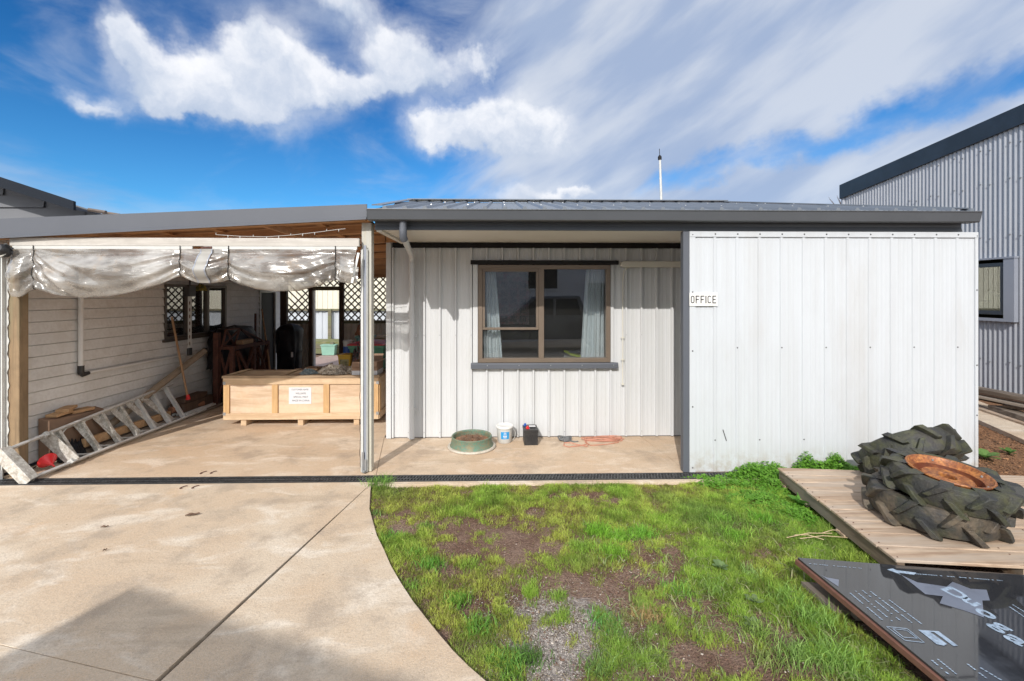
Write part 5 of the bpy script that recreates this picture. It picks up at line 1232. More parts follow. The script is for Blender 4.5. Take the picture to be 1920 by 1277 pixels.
mb = MB(); mb.M = Matrix.Translation((-4.53, 4.66, .078)) @ Matrix.Rotation(R(112), 4, 'Y') @ Matrix.Rotation(R(20), 4, 'X'); mb.lathe([(.004, .10), (.010, .05), (.070, -.03), (.078, -.036), (.07, -.028), (.0, -.01)], n=24); mb.build('cone', M['red'], t, smooth=True)
mb = MB(); 
for k in range(5): a = k * 1.26; mb.tube([(-4.55 + .02 * math.cos(a), 4.86 + .02 * k, .012), (-4.50 + .10 * math.cos(a + .4), 4.95 + .09 * math.sin(a), .02), (-4.58 + .05 * math.sin(a), 5.05, .014)], .008, 6)
mb.tube([(-4.72, 4.72, .01), (-4.66, 4.46, .01), (-4.55, 4.42, .01), (-4.42, 4.62, .01), (-4.45, 4.9, .01)], .006, 6)
o = mb.build('hose_coil', M['plasticblack'], smooth=True); tag(o, 'loose black hose tangled on the floor near the red funnel', 'hose')
crumple('dark_sack', (-4.60, 4.98, .001), .09, .14, .17, M['blackcloth'], 'small dark sack on the floor behind the red funnel', 'sack', 2, 20)

# ================================================================== THINGS ON THE PORCH
dc = (-.345, 5.25, 0)
t = thing('brake_drum', dc, 'faded green steel wheel drum full of twigs on the porch floor', 'drum')
mb = MB(); mb.lathe([(.245, .028), (.272, .026), (.278, .014), (.272, .003), (.24, .003)], dc, 56, True); mb.build('flange', M['drumrim'], t, smooth=True)
mb = MB(); mb.lathe([(.250, .028), (.238, .05), (.228, .115), (.233, .128), (.228, .136), (.217, .134), (.210, .125), (.212, .075)], dc, 56); mb.build('shell', M['drumgreen'], t, smooth=True)
mb = MB(); mb.lathe([(.213, .076), (.17, .088), (.10, .070), (.06, .072), (.055, .05), (0, .045)], dc, 40); mb.build('hub', M['drumin'], t, smooth=True)
mb = MB()
for k in range(150):
    a = random.uniform(0, 6.28); r = random.uniform(.05, .15); p = Vector((dc[0] + r * math.cos(a), dc[1] + r * math.sin(a) * .9, .085 + random.uniform(0, .03)))
    q = p + Vector((random.uniform(-.05, .05), random.uniform(-.05, .05), random.uniform(-.008, .03))); mb.tube([p, p.lerp(q, .5) + Vector((0, 0, .008)), q], .0022, 4, caps=False)
mb.build('twigs', M['twig'], t, kind='stuff')
bc = (.035, 5.43, 0)
t = thing('plastic_bucket', bc, 'small white plastic bucket with a blue label and lid on the porch floor', 'bucket')
mb = MB(); mb.lathe([(0, .004), (.080, .001), (.084, .006), (.097, .178), (.103, .178), (.103, .170), (.1, .165)], bc, 36); mb.build('body', M['pvc'], t, smooth=True)
mb = MB(); mb.lathe([(.0, .192), (.085, .192), (.096, .200), (.104, .196), (.106, .180), (.1035, .1785)], bc, 36); mb.build('lid', M['signwhite'], t, smooth=True)
def lab(u, v):
    a = R(-118 + 62 * u); z = .055 + .085 * v; r = .084 + (z - .006) * .0756 + .0012; return (bc[0] + r * math.cos(a), bc[1] + r * math.sin(a), z)
mb = MB(); mb.grid(lab, 12, 4); lb_ = mb.build('label', M['blue'], t, smooth='all')
mb = MB()
def labp(u0, u1, v0, v1):
    def f(u, v):
        a, b, c = lab(u0 + (u1 - u0) * u, v0 + (v1 - v0) * v); k = 1.0012 / math.hypot(a - bc[0], b - bc[1]) * math.hypot(a - bc[0], b - bc[1]) ; d = Vector((a - bc[0], b - bc[1], 0)); d = d + d.normalized() * .0008; return (bc[0] + d.x, bc[1] + d.y, c)
    mb.grid(f, 4, 1)
for q in ((.32, .70, .72, .78), (.36, .66, .60, .64), (.28, .46, .34, .50), (.52, .72, .34, .50), (.30, .70, .16, .26), (.42, .58, .84, .92)): labp(*q)
mb.build('label_print', M['paper'], lb_)
mb = MB(); mb.tube([(bc[0] + .103 * math.cos(a), bc[1] + .0 + .103 * math.sin(a) , .165) for a in (R(-10),)] + [(bc[0] + .128, bc[1] - .02, .12), (bc[0] + .12, bc[1] - .04, .06), (bc[0] + .09, bc[1] - .06, .035)], .0028, 6); mb.build('handle', M['pvc'], t)
t = thing('car_battery', (.335, 5.40, 0), 'black car battery with a red and a blue terminal cap on the porch floor', 'battery')
mb = MB(); x0, x1, y0, y1 = .258, .420, 5.285, 5.50
mb.M = Matrix.Translation((.339, 5.39, 0)) @ Matrix.Rotation(R(2), 4, 'Z')
mb.box(-.079, .079, -.105, .105, .002, .148).box(-.084, .084, -.11, .11, .148, .180).box(-.060, .060, -.03, .085, .180, .190)
for k in range(5): mb.box(-.065 + k * .028, -.050 + k * .028, -.1075, -.1052, .02, .130)
mb.build('case', M['plasticblack'], t, bevel=.004)
for c, mt, xx in (('red', M['red'], -.035), ('blue', M['bluecap'], -.058)):
    mb = MB(); mb.M = Matrix.Translation((.339 + xx, 5.34 if c == 'red' else 5.45, .1805)); mb.lathe([(0, .03), (.012, .03), (.014, .0)], n=14).box(-.02, .02, -.012, .012, 0, .012); mb.build('terminal_cap', mt, t, label=c + ' terminal cap')
mb = MB(); mb.box(.325, .40, 5.375, 5.43, .1905, .192); mb.box(.315, .33, 5.34, 5.36, .1805, .182); mb.build('sticker', M['paper'], t)
# cord on the porch floor
def coil(c, rx, ry, n, z0, wob, seed, r, dz=.0):
    rr = random.Random(seed); pts = []
    m = n * 26
    for i in range(m + 1):
        a = i / 26 * 2 * math.pi; k = int(i / 26); s = .55 + .45 * math.sin(k * 2.1 + seed + .15 * a) 
        pts.append(Vector((c[0] + rx * (.55 + .45 * s) * math.cos(a) + wob * math.sin(a * .37 + seed), c[1] + ry * (.6 + .4 * s) * math.sin(a + .3 * math.sin(k)) + wob * .4 * math.sin(a * .61), z0 + .007 * ((k * 3) % 4) + .004 * math.sin(a * 2.3 + seed) + .004)))
    return pts
t = thing('extension_cord', (1.2, 5.45, 0), 'faded orange extension cord loosely coiled on the porch floor against the wall', 'cord')
pts = coil((1.22, 5.46, 0), .23, .075, 7, .004, .035, 2, .0055)
lead = [at(a, b, z=.007) for a, b in ((1100, 833), (1085, 836), (1066, 838), (1057, 835), (1058, 830), (1070, 830), (1085, 834), (1101, 837), (1103, 833), (1098, 826), (1095, 821))]
lead2 = [at(a, b, z=.007) for a, b in ((1095, 821), (1098, 830), (1108, 835), (1125, 834), (1145, 832), (1160, 829))]
mb = MB(); mb.tube(pts, .0055, 6).tube(lead, .0055, 6).tube(lead2, .0055, 6); mb.build('cable', M['cord'], t, smooth=True)
t = thing('cable_bundle', (.75, 5.43, 0), 'tangled dark grey cable and plug at the left end of the orange cord', 'cable')
mb = MB(); mb.tube(coil((.76, 5.46, 0), .065, .05, 8, .01, .02, 5, .006), .0075, 6).tube([(.80, 5.43, .01), (.86, 5.38, .01), (.91, 5.39, .012)], .007, 6); mb.build('cable', M['greycord'], t, smooth=True)
mb = MB(); mb.M = Matrix.Translation((.77, 5.40, .004)) @ Matrix.Rotation(R(25), 4, 'Z'); mb.box(-.035, .035, -.02, .02, 0, .03); mb.build('plug', M['greycord'], t, bevel=.006)

# ================================================================== SHED ON THE RIGHT
SX = 8.3
sh = thing('corrugated_shed', (9.5, 8, 0), 'tall grey corrugated steel shed with a navy barge at the right edge', 'shed')
def stop(y): return 4.10 + (10.84 - y) * .0985
mb = MB(); wy0 = at(1905, 540, x=SX).y; W0, W1, WZ0, WZ1 = 7.17, 8.3, 1.36, 2.34
ribbed(mb, 1.5, 10.84, .12, stop, prof_wave(.0762, .022, 8), lambda s, tt, d: (SX - d, s, tt), [(W0, W1, WZ0, WZ1)])
mb.build('wall', M['shedwall'], sh, smooth='all', recalc=False)
mb = MB(); ribbed(mb, SX, 14, .12, 4.1, prof_wave(.152, .034, 6), lambda s, tt, d: (s, 10.84 + d, tt)); mb.box(SX - .035, SX + .05, 10.80, 10.90, .1, 4.15)
mb.build('end_wall', M['shedwall'], sh, smooth='all', recalc=False)
mb = MB(); z = lambda y: 4.43 + (10.84 - y) * .0885
mb.add([(SX - .06, 10.92, z(10.92) - .34), (SX - .06, 1.4, z(1.4) - .25), (SX - .06, 1.4, z(1.4)), (SX - .06, 10.92, z(10.92)), (SX + .2, 10.92, z(10.92) - .34), (SX + .2, 1.4, z(1.4) - .25), (SX + .2, 1.4, z(1.4)), (SX + .2, 10.92, z(10.92))],
       [(0, 1, 2, 3), (7, 6, 5, 4), (0, 4, 5, 1), (1, 5, 6, 2), (2, 6, 7, 3), (3, 7, 4, 0)]); mb.build('barge', M['shedblue'], sh)
mb = MB(); mb.add([(SX + .2, 10.9, 4.38), (14, 10.9, 4.38), (14, 1.4, 5.2), (SX + .2, 1.4, 5.2)], [(0, 1, 2, 3)]); mb.build('roof', M['shedblue'], sh)
mb = MB()
for zz in (.62, 2.70, 3.62, 4.2):
    y = 1.6; k = 0
    while y < 10.8:
        if not (zz < 2.5 and W0 < y < W1 and zz > 1.3) and zz < stop(y) - .1: 
            n0 = len(mb.v); mb.lathe([(0, .02), (.010, .016), (.012, 0)], (0, 0, 0), 6)
            for i in range(n0, len(mb.v)): v = mb.v[i]; mb.v[i] = Vector((SX - .022 - v.z, y + v.x, zz + v.y + .035 * (k % 2)))
        y += .152 * (1 + k % 2); k += 1
mb.build('screws', M['silver'], sh, kind='stuff')
mb = MB(); mb.box(SX - .07, SX + .01, W0 + .10, W0 + .16, WZ0 + .06, WZ1 - .06).box(SX - .07, SX + .01, W1 - .06, W1, WZ0 + .06, WZ1 - .06).box(SX - .07, SX + .01, W0 + .16, W1 - .06, WZ0 + .06, WZ0 + .12).box(SX - .07, SX + .01, W0 + .16, W1 - .06, WZ1 - .12, WZ1 - .06)
w = mb.build('window', M['shedblue'], sh)
mb = MB(); mb.box(SX - .085, SX - .0, W0 - .06, W0 + .098, WZ0 - .0, WZ1 + .0).box(SX - .095, SX - .0, W0 - .07, W1 + .05, WZ1 + .001, WZ1 + .03).box(SX - .085, SX - .0, W0 - .06, W1 + .05, WZ0 - .05, WZ0 - .001); mb.build('window_flashing', M['shedflash'], w)
mb = MB(); mb.box(SX - .03, SX - .026, W0 + .16, W1 - .06, WZ0 + .12, WZ1 - .12); mb.build('pane', M['shedglass'], w)
mb = MB(); mb.box(SX + .06, SX + 3, 5, 5.05, 0.1, 3).box(SX + 3, SX + 3.05, 5, 10, .1, 3).box(SX + .06, SX + 3, 10, 10.05, .1, 3).box(SX + .06, SX + 3, 5.05, 10, 2.9, 3.0).box(SX + .06, SX + 3, 5.05, 10, .1, .15); mb.build('room', mat('shed room', (.10, .10, .085), .9, var=(1.5, .8, (.035, .04, .035))), sh)
em = bpy.data.materials.new('lit tube'); em.use_nodes = True; b_ = em.node_tree.nodes['Principled BSDF']; b_.inputs['Emission Color'].default_value = (1, .8, .6, 1); b_.inputs['Emission Strength'].default_value = 3.5; b_.inputs['Base Color'].default_value = (.8, .7, .6, 1)
mb = MB(); mb.box(SX + 1.0, SX + 1.1, 7.2, 8.6, 2.52, 2.56); mb.build('tube_light', em, sh)
mb = MB(); mb.M = Matrix.Translation((SX + .25, 7.75, 1.62)) @ Matrix.Rotation(R(20), 4, 'X'); mb.box(0, .01, -.14, .14, 0, .17); mb.M = None; mb.box(SX + .12, SX + .13, 7.40, 7.48, 1.5, 1.9).box(SX + .4, SX + .41, 7.3, 8.3, 1.40, 1.62); mb.build('notes', mat('pale yellow paper', (.36, .36, .20), .8, var=(7, .4, (.28, .28, .17))), sh)
# timbers stacked along the shed, running with its wall
specs = [(8.02, .14, .20, .44, 5.0, 11.0), (7.86, .16, .18, .30, 4.8, 10.6), (7.60, .16, .14, .22, 4.6, 10.2), (7.36, .10, .05, .14, 4.9, 9.6)]
lb4 = ['weathered timber beam on top of the stack, hard against the corrugated shed', 'long weathered timber, second from the shed wall in the stack', 'long pale edged timber in the middle of the stack by the shed', 'low dark timber lying along the outside of the stack by the shed']
d_ = Vector((.30, .95, 0)).normalized()
def lng(px0, py0, px1, py1, z, w, h, label, mt, back=3.2):
    a = at(px0, py0, z=z); b = at(px1, py1, z=z); d = (b - a).normalized(); a2 = a - d * 1.2; b2 = b + d * back
    mb = MB(); n = Vector((d.y, -d.x, 0)); n = n if n.x > 0 else -n
    q = [a2, b2, b2 + n * w, a2 + n * w]; mb.add([(*v.xy, z) for v in q] + [(*v.xy, z - h) for v in q], [(0, 1, 2, 3), (7, 6, 5, 4), (0, 4, 5, 1), (1, 5, 6, 2), (2, 6, 7, 3), (3, 7, 4, 0)])
    o = mb.build('timber_beam', mt, bevel=.004); tag(o, label, 'timber', 'old timbers stacked along the shed'); return o
lng(1920, 745, 1836, 729, .34, .20, .06, 'weathered top timber of the stack, hard against the corrugated shed', M['stackwood'])
lng(1920, 760, 1836, 743, .24, .16, .035, 'thin pale edged timber in the middle of the stack by the shed', M['greywood'])
lng(1920, 752, 1836, 736, .10, .30, .095, 'dark timber hidden low under the stack by the shed', M['darkwood'])
lng(1920, 781, 1852, 759, .13, .20, .11, 'thick dark brown timber lying along the outside of the stack', M['stackwood'], back=.0)
lng(1920, 765, 1880, 759, .17, .12, .04, 'short pale timber lying on the thick dark brown timber', M['palletx'], back=.0)
lng(1845, 769, 1836, 766, .06, .16, .05, 'short pale block poking out from behind the screen wall near the stack', M['palletx'], back=.6)

# ================================================================== PALLET, TYRES, SHEETS
pa0 = Vector((2.385, 2.70, 0)); ang = R(-6.6)
PM = Matrix.Translation(pa0) @ Matrix.Rotation(ang, 4, 'Z')
pal = thing('timber_pallet', pa0, 'large pale timber pallet on the grass carrying the tractor tyres', 'pallet')
PL, PWd = 1.47, 2.3
n = 9; bw = (PL - .010 * (n - 1)) / n
for k in range(n):
    mb = MB(); mb.M = PM; y0 = k * (bw + .010); rnd = random.uniform(-.006, .006)
    x0 = .0 + random.uniform(-.004, .006)
    zz = .132 + random.uniform(-.0015, .0015)
    mb.box(x0, PWd, y0, y0 + bw, zz, zz + .019); mb.build('top_board', M['palletx'], pal, bevel=.003)
mb = MB(); mb.M = PM
for k in range(n):
    for xx in (.034, .742, 1.122, 1.642):
        for dy in (.03, bw - .03): mb.lathe([(0, .0015), (.0045, .0012), (.005, -.002)], (xx + random.uniform(-.006, .006), k * (bw + .010) + dy, .1525), 6)
mb.build('nail_heads', M['rust'], pal, kind='stuff')
for xx in (.012, 1.10, 2.22):
    mb = MB(); mb.M = PM; mb.box(xx, xx + .045, .006, PL - .006, .034, .1305); mb.build('bearer', M['pallety'], pal, bevel=.003)
for y0 in (.01, .5, .99, 1.34):
    mb = MB(); mb.M = PM; mb.box(.004, PWd - .01, y0, y0 + .10, .012, .0335); mb.build('bottom_board', M['palletx'], pal, bevel=.002)
for xx in (.72, 1.62):
    mb = MB(); mb.M = PM; mb.box(xx, xx + .045, .02, PL - .03, .034, .1305); mb.build('bearer', M['palletx'], pal)

def tyre(Mx, Ro, wd, ri, nl, mt, name='tyre', parent=None, lug=.042, seed=0, sgn=1):
    rr = random.Random(seed)
    rc = Ro - lug                                   # carcass radius
    prof = [(ri, -wd * .30), (ri + .012, -wd * .40), (ri + .045, -wd * .50), (rc - .045, -wd * .52), (rc - .012, -wd * .45), (rc, -wd * .22), (rc + .004, 0), (rc, wd * .22), (rc - .012, wd * .45), (rc - .045, wd * .52), (ri + .045, wd * .50), (ri + .012, wd * .40), (ri, wd * .30), (ri - .004, wd * .2), (ri + .03, wd * .18), (rc - .05, wd * .38), (rc - .03, 0), (rc - .05, -wd * .38), (ri + .03, -wd * .18), (ri - .004, -wd * .2)]
    mb = MB(); mb.M = Mx; mb.lathe(prof, n=72, closed=True)
    # beads and rings on the sidewall
    def ringtube(r, z, t): mb.tube([(r * math.cos(a), r * math.sin(a), z) for a in np.linspace(0, 2 * math.pi, 61)[:-1]], t, 6, closed=True)
    for z in (-1, 1): ringtube(ri + .030, z * wd * .455, .006); ringtube(ri + .014, z * wd * .40, .008)
    for s in (-1, 1):
        for k in range(nl):
            a0 = 2 * math.pi * (k + (.5 if s > 0 else 0)) / nl; jit = rr.uniform(-.02, .02); hh = lug * rr.uniform(.92, 1.05)
            secs = []
            #        z/wd   base r      top r      width  angle
            for f, rb, rt, w in ((-.05, rc - .012, rc + hh * .5, .040), (-.02, rc - .012, rc + hh * .96, .044), (.20, rc - .012, rc + hh, .046), (.38, rc - .02, rc + hh, .050), (.50, rc - .045, rc + hh * .97, .056), (.535, rc - .07, rc + hh * .55, .058), (.535, rc - .10, rc - .03, .052)):
                a = a0 + sgn * (f + .04) * .44 * (.40 / Ro) + jit * f
                z = s * f * wd; ca, sa = math.cos(a), math.sin(a)
                def P(r, t): return (r * ca - t * sa, r * sa + t * ca, z)
                secs.append([P(rb, -w * .62), P(rt, -w * .43), P(rt, w * .43), P(rb, w * .62)])
            vs = [v for q in secs for v in q]; fs = []
            for i in range(len(secs) - 1):
                for j in range(3): fs.append((i * 4 + j, i * 4 + j + 1, (i + 1) * 4 + j + 1, (i + 1) * 4 + j))
            fs.append((0, 1, 2, 3)); m = len(secs) - 1; fs.append((m * 4 + 3, m * 4 + 2, m * 4 + 1, m * 4))
            mb.add(vs, fs)
    o = mb.build(name, mt, parent, smooth=True, bevel=.006, seg=2)
    return o
ZP = .152
mud = tyre(Matrix.Translation((3.08, 3.19, ZP + .115)) @ Matrix.Rotation(R(1.5), 4, 'X'), .405, .19, .25, 10, M['tyremud'], 'lugged_tyre', seed=1)
tag(mud, 'muddy brown lugged tractor tyre lying flat on the pallet at the bottom of the pile', 'tyre', 'tractor tyres piled on the pallet')
wl = thing('tyre_on_rim', (3.10, 3.13, .40), 'lugged tractor tyre on a bright orange rusty rim lying on top of the muddy tyre', 'wheel', 'tractor tyres piled on the pallet')
WM = Matrix.Translation((3.12, 3.12, .440)) @ Matrix.Rotation(R(3), 4, 'Y') @ Matrix.Rotation(R(7), 4, 'X') @ Matrix.Rotation(R(10), 4, 'Z')
tyre(WM, .372, .165, .226, 10, M['tyre'], 'tyre', wl, seed=2)
WR = WM @ Matrix.Diagonal((.87, .87, 1, 1))
mb = MB(); mb.M = WR; mb.lathe([(.262, .070), (.272, .084), (.268, .092), (.257, .090), (.248, .074), (.222, .058), (.214, .050)], n=64); rm_ = mb.build('rim', M['rim'], wl, smooth=True)
mb = MB(); mb.M = WR; mb.lathe([(.214, .050), (.208, .0), (.200, -.012), (.172, -.012)], n=64); mb.build('well', M['rimshade'], rm_, smooth=True)
mb = MB(); mb.M = WR; mb.lathe([(.172, -.012), (.170, .030), (.158, .042), (.140, .038), (.075, .044), (.062, .046), (.054, .040), (.050, .0)], n=56); mb.build('disc', M['rim'], rm_, smooth=True)
mb = MB(); mb.M = WR; mb.lathe([(.0, -.0), (.052, -.0)], n=20); mb.build('hub_hole', M['black'], rm_)  # flat black disc standing for the shade inside the hub
mb = MB(); mb.M = WR
for a in (R(-120), R(-75), R(-20), R(60), R(170)): mb.lathe([(0, .012), (.007, .010), (.009, 0)], (.235 * math.cos(a), .235 * math.sin(a), .066), 8)
mb.build('bolt', M['silver'], rm_)
TM = Matrix.Translation((3.54, 3.88, .365)) @ Matrix.Rotation(R(-4), 4, 'Y') @ Matrix.Rotation(R(-40), 4, 'X')
tp = tyre(TM, .40, .21, .24, 10, M['tyre'], 'lugged_tyre', seed=3, sgn=-1)
tag(tp, 'dark lugged tractor tyre leaning at the back of the pile against the screen wall', 'tyre', 'tractor tyres piled on the pallet')

# --- stack of roofing sheets under printed film
def film():
    m = bpy.data.materials.new('grey protective film'); m.use_nodes = True; t = m.node_tree; g = NB(t); b = t.nodes['Principled BSDF']
    p = g.n('ShaderNodeNewGeometry').outputs['Position']; c = g.mix(g.ss(g.noise(p, 3, 4), .35, .65), (.026, .027, .031), (.034, .035, .039))
    t.links.new(c, b.inputs['Base Color']); t.links.new(g.ss(g.noise(p, 4, 5, .7), .45, .75, .03, .16), b.inputs['Roughness']); b.inputs['Specular IOR Level'].default_value = .9
    bn = g.n('ShaderNodeBump'); bn.inputs['Distance'].default_value = .002; bn.inputs['Strength'].default_value = .10; t.links.new(g.noise(p, 3.5, 3), bn.inputs['Height']); t.links.new(bn.outputs[0], b.inputs['Normal'])
    return m
M['film'] = film()
M['core'] = mat('black twinwall plastic', (.012, .014, .022), .28, var=(20, .3, (.03, .033, .045)))
sA = R(-9.5); s0 = Vector((1.835, 2.785, 0)); ex = Vector((math.cos(sA), math.sin(sA), 0)); ey = Vector((-math.sin(R(-4)), math.cos(R(-4)), 0)) * 0 + Vector((.055, -.998, 0))
SZ = .125
st = thing('roofing_sheets', s0, 'glossy black printed panel on a brown edged board at the front right', 'roofing sheet')
def SP(u, v, z): q = s0 + ex * u + ey * v; return (q.x, q.y, z)
mb = MB(); mb.add([SP(a, b, z) for z in (SZ - .045, SZ - .012) for a, b in ((-.014, 0), (2.2, 0), (2.2, 1.75), (-.014, 1.75))], [(3, 2, 1, 0), (4, 5, 6, 7), (0, 1, 5, 4), (1, 2, 6, 5), (2, 3, 7, 6), (3, 0, 4, 7)]); mb.build('base_board', M['sheetedge'], st, bevel=.003)
mb = MB(); mb.add([SP(a, b, z) for z in (SZ - .0115, SZ + .0) for a, b in ((0, .004), (2.18, .004), (2.18, 1.742), (0, 1.742))], [(3, 2, 1, 0), (4, 5, 6, 7), (0, 1, 5, 4), (1, 2, 6, 5), (2, 3, 7, 6), (3, 0, 4, 7)])
fl = mb.build('panel', M['film'], st)
ZT = SZ + .0012
def uv(px, py):
    q = at(px, py, z=ZT) - s0; det = ex.x * ey.y - ex.y * ey.x; return ((q.x * ey.y - q.y * ey.x) / det, (ex.x * q.y - ex.y * q.x) / det)
def patch(name, pl, mt, z=ZT, par=None):
    mb = MB(); mb.add([SP(*uv(*p), z) for p in pl], [tuple(range(len(pl)))]); return mb.build(name, mt, par or fl, recalc=False)
M['palepatch'] = mat('pale blue grey patch', (.15, .17, .22), .35, var=[(12, .4, (.20, .22, .28)), (4, .5, (.10, .11, .14))])  # pale blue grey tone of the flat patches on the panel
M['darkfilm'] = mat('glossy black film', (.010, .012, .020), .22, var=(5, .4, (.02, .02, .03)), bump=(9, .25))
patch('silver_patch', [(1690, 1078), (1720, 1092), (1775, 1100), (1786, 1091), (1820, 1104), (1850, 1106), (1856, 1126), (1842, 1126), (1845, 1158), (1812, 1146), (1762, 1131), (1768, 1118), (1735, 1114)], M['palepatch'], ZT + .0002)
patch('silver_patch', [(1539, 1078), (1550, 1083), (1573, 1087), (1572, 1100)], M['palepatch'], ZT + .0002)
# arrow along the back edge
patch('arrow', [(1663, 1068), (1674, 1066), (1680, 1069), (1718, 1074), (1714, 1078), (1684, 1074), (1690, 1078)], M['whitefilm'], ZT + .0009)
def strip(p, q, wz, n=None, jit=0, par=fl, mt=None, z=ZT + .0008, dash=False):
    """a printed line between two pixels measured on the sheet; dashes read as small print"""
    u0, v0 = uv(*p); u1, v1 = uv(*q); L = math.hypot(u1 - u0, v1 - v0); dx, dy = (u1 - u0) / L, (v1 - v0) / L
    mb = MB(); s = 0; r_ = random.Random(int(p[0] * 7 + p[1]))
    while s < L:
        l = r_.uniform(.006, .013) if dash else L; e = min(L, s + l)
        if not dash or r_.random() < .86:
            h = wz * (r_.uniform(.65, 1.) if dash else 1)
            mb.add([SP(u0 + dx * a - dy * b, v0 + dy * a + dx * b, z) for a, b in ((s, -h / 2), (e, -h / 2), (e, h / 2), (s, h / 2))], [(0, 1, 2, 3)])
        s = e + (r_.uniform(.002, .004) if dash else 0)
        if dash and r_.random() < .16: s += .010
    return mb.build('fine_print', mt or M['whitefilm'], par, recalc=False)
strip((1716, 1076), (1880, 1089), .008, dash=True); strip((1517, 1057), (1618, 1066), .006, dash=True)
for a, b in (((1594, 1112), (1655, 1163)), ((1604, 1108), (1673, 1165)), ((1617, 1107), (1692, 1167)), ((1632, 1109), (1710, 1168)), ((1667, 1125), (1728, 1170)), ((1747, 1238), (1790, 1274)), ((1752, 1231), (1808, 1276)), ((1814, 1245), (1855, 1276)), ((1838, 1252), (1880, 1277)), ((1893, 1138), (1925, 1160)), ((1899, 1134), (1925, 1150))): strip(a, b, .009, dash=True)
def ring(pl, w=.004):
    for a, b in zip(pl, pl[1:] + pl[:1]): strip(a, b, w)
ring([(1662, 1175), (1701, 1179), (1733, 1205), (1697, 1201)]); ring([(1674, 1179), (1700, 1182), (1720, 1197), (1694, 1195)])
patch('print_mark', [(1721, 1181), (1760, 1184), (1796, 1211), (1788, 1212), (1752, 1185.5), (1744, 1185), (1776, 1208), (1770, 1211), (1756, 1208), (1736, 1192)], M['whitefilm'], ZT + .0008)
def sheettext(s, px, py, size, sx=1., turn=0.):
    u, v = uv(px, py); q = SP(u, v, ZT + .0007); a = math.atan2(ey.y, ey.x)
    o = text(s, size, 'lettering', M['whitefilm'], fl, loc=q, rot=(0, 0, a + turn), ext=.0003, sx=sx, off=.003); return o
import_letters = [('D', 1790, 1112, .100), ('u', 1822, 1128, .10), ('o', 1850, 1150, .10), ('g', 1878, 1175, .10), ('a', 1906, 1199, .11)]
for s, px, py, sz in import_letters: sheettext(s, px, py, sz * 1.15, 1.25, R(12))
# supports under the board
for v in (.25, 1.1):
    mb = MB(); mb.add([SP(a, b, z) for z in (-.02, SZ - .046) for a, b in ((.08, v), (2.1, v), (2.1, v + .09), (.08, v + .09))], [(3, 2, 1, 0), (4, 5, 6, 7), (0, 1, 5, 4), (1, 2, 6, 5), (2, 3, 7, 6), (3, 0, 4, 7)]); mb.build('bearer', M['pallety'], st)
mb = MB(); mb.add([SP(a, b, z) for z in (-.02, .005) for a, b in ((-.01, .05), (.25, .05), (.25, .30), (-.01, .30))], [(3, 2, 1, 0), (4, 5, 6, 7), (0, 1, 5, 4), (1, 2, 6, 5), (2, 3, 7, 6), (3, 0, 4, 7)]); mb.build('packer', M['pallety'], st)

# ================================================================== BEHIND THE CAMERA (its shadow falls on the driveway, its reflection on the glass)
K = Vector((-4.29, -3.74, 0)); kh = 4.56; dr = Vector((1.3, -.52, 0)).normalized(); ba = math.atan2(dr.y, dr.x)
nb = thing('neighbour_house', K, 'tall grey weatherboard building reflected in the office window', 'house')
KM = Matrix.Translation(K) @ Matrix.Rotation(ba, 4, 'Z')
mb = MB(); mb.M = KM; ribbed(mb, 0, kh - .1, .25, 12, prof_board(.17, 0, .018), lambda s, tt, d: (tt, -.30 + d, s), [(1.0, 2.6, 3.0, 4.2)]) if False else None
mb.M = KM; mb.box(.0, 12, -5, -.02, 0, kh - .14); 
for k in range(26): mb.box(.01, 12, -.02, -.004 + .0, k * .168, k * .168 + .16)
mb.build('wall', M['sidingn'], nb)
mb = MB(); mb.M = KM; mb.box(-.0, 12.2, -5.2, .0, kh - .14, kh); mb.build('roof', M['shedblue'], nb)
for (a, b, c, d) in ((5.6, 7.0, 1.9, 3.1), (8.2, 9.6, 1.0, 2.3), (2.4, 3.4, 1.0, 2.2)):
    mb = MB(); mb.M = KM; frame2 = mb; mb.box(a, b, .0, .03, c, c + .08).box(a, b, .0, .03, d - .08, d).box(a, a + .08, .0, .03, c + .08, d - .08).box(b - .08, b, .0, .03, c + .08, d - .08); w = mb.build('window', M['pvc'], nb)
    mb = MB(); mb.M = KM; mb.box(a + .08, b - .08, .001, .012, c + .08, d - .08); mb.build('pane', M['black'], w)
def car():
    t = thing('parked_car', (1.6, -3.2, 0), 'dark blue car seen only as a reflection in the office window', 'car')
    body = mat('dark car paint', (.012, .018, .035), .25, var=(3, .2, (.014, .02, .04)), coat=.6)
    prof = [(-1.1, .45), (-1.1, .92), (-.2, 1.02), (.25, 1.08), (.95, 1.70), (2.35, 1.72), (2.6, 1.1), (4.0, 1.06), (4.0, .5), (3.5, .42), (-.9, .38)]
    mb = MB(); mb.prism([(a, b) for a, b in prof], -4.0, -2.45, 'y'); mb.build('body', body, t, bevel=.06, seg=3)
    mb = MB(); mb.prism([(.45, 1.14), (1.02, 1.62), (1.55, 1.63), (1.55, 1.14)], -2.449, -2.44, 'y').prism([(1.63, 1.14), (1.63, 1.63), (2.25, 1.63), (2.42, 1.14)], -2.449, -2.44, 'y'); mb.build('window', M['black'], t)
    for xx in (-.35, 3.1):
        for yy in (-2.52, -3.93):
            mb = MB(); mb.tube([(xx, yy - .11, .37), (xx, yy + .11, .37)], .37, 28); w = mb.build('wheel', M['rubberd'], t, smooth=True)
            mb = MB(); mb.tube([(xx, yy - .116, .37), (xx, yy + .116, .37)], .22, 20); mb.build('rim', M['silver'], w, smooth=True)
    mb = MB(); mb.box(-1.12, -1.08, -2.75, -2.5, .72, .86); mb.build('headlight', M['pvc'], t); MB().box(-1.12, -1.08, -3.95, -3.7, .72, .86).build('headlight', M['pvc'], t)
car()

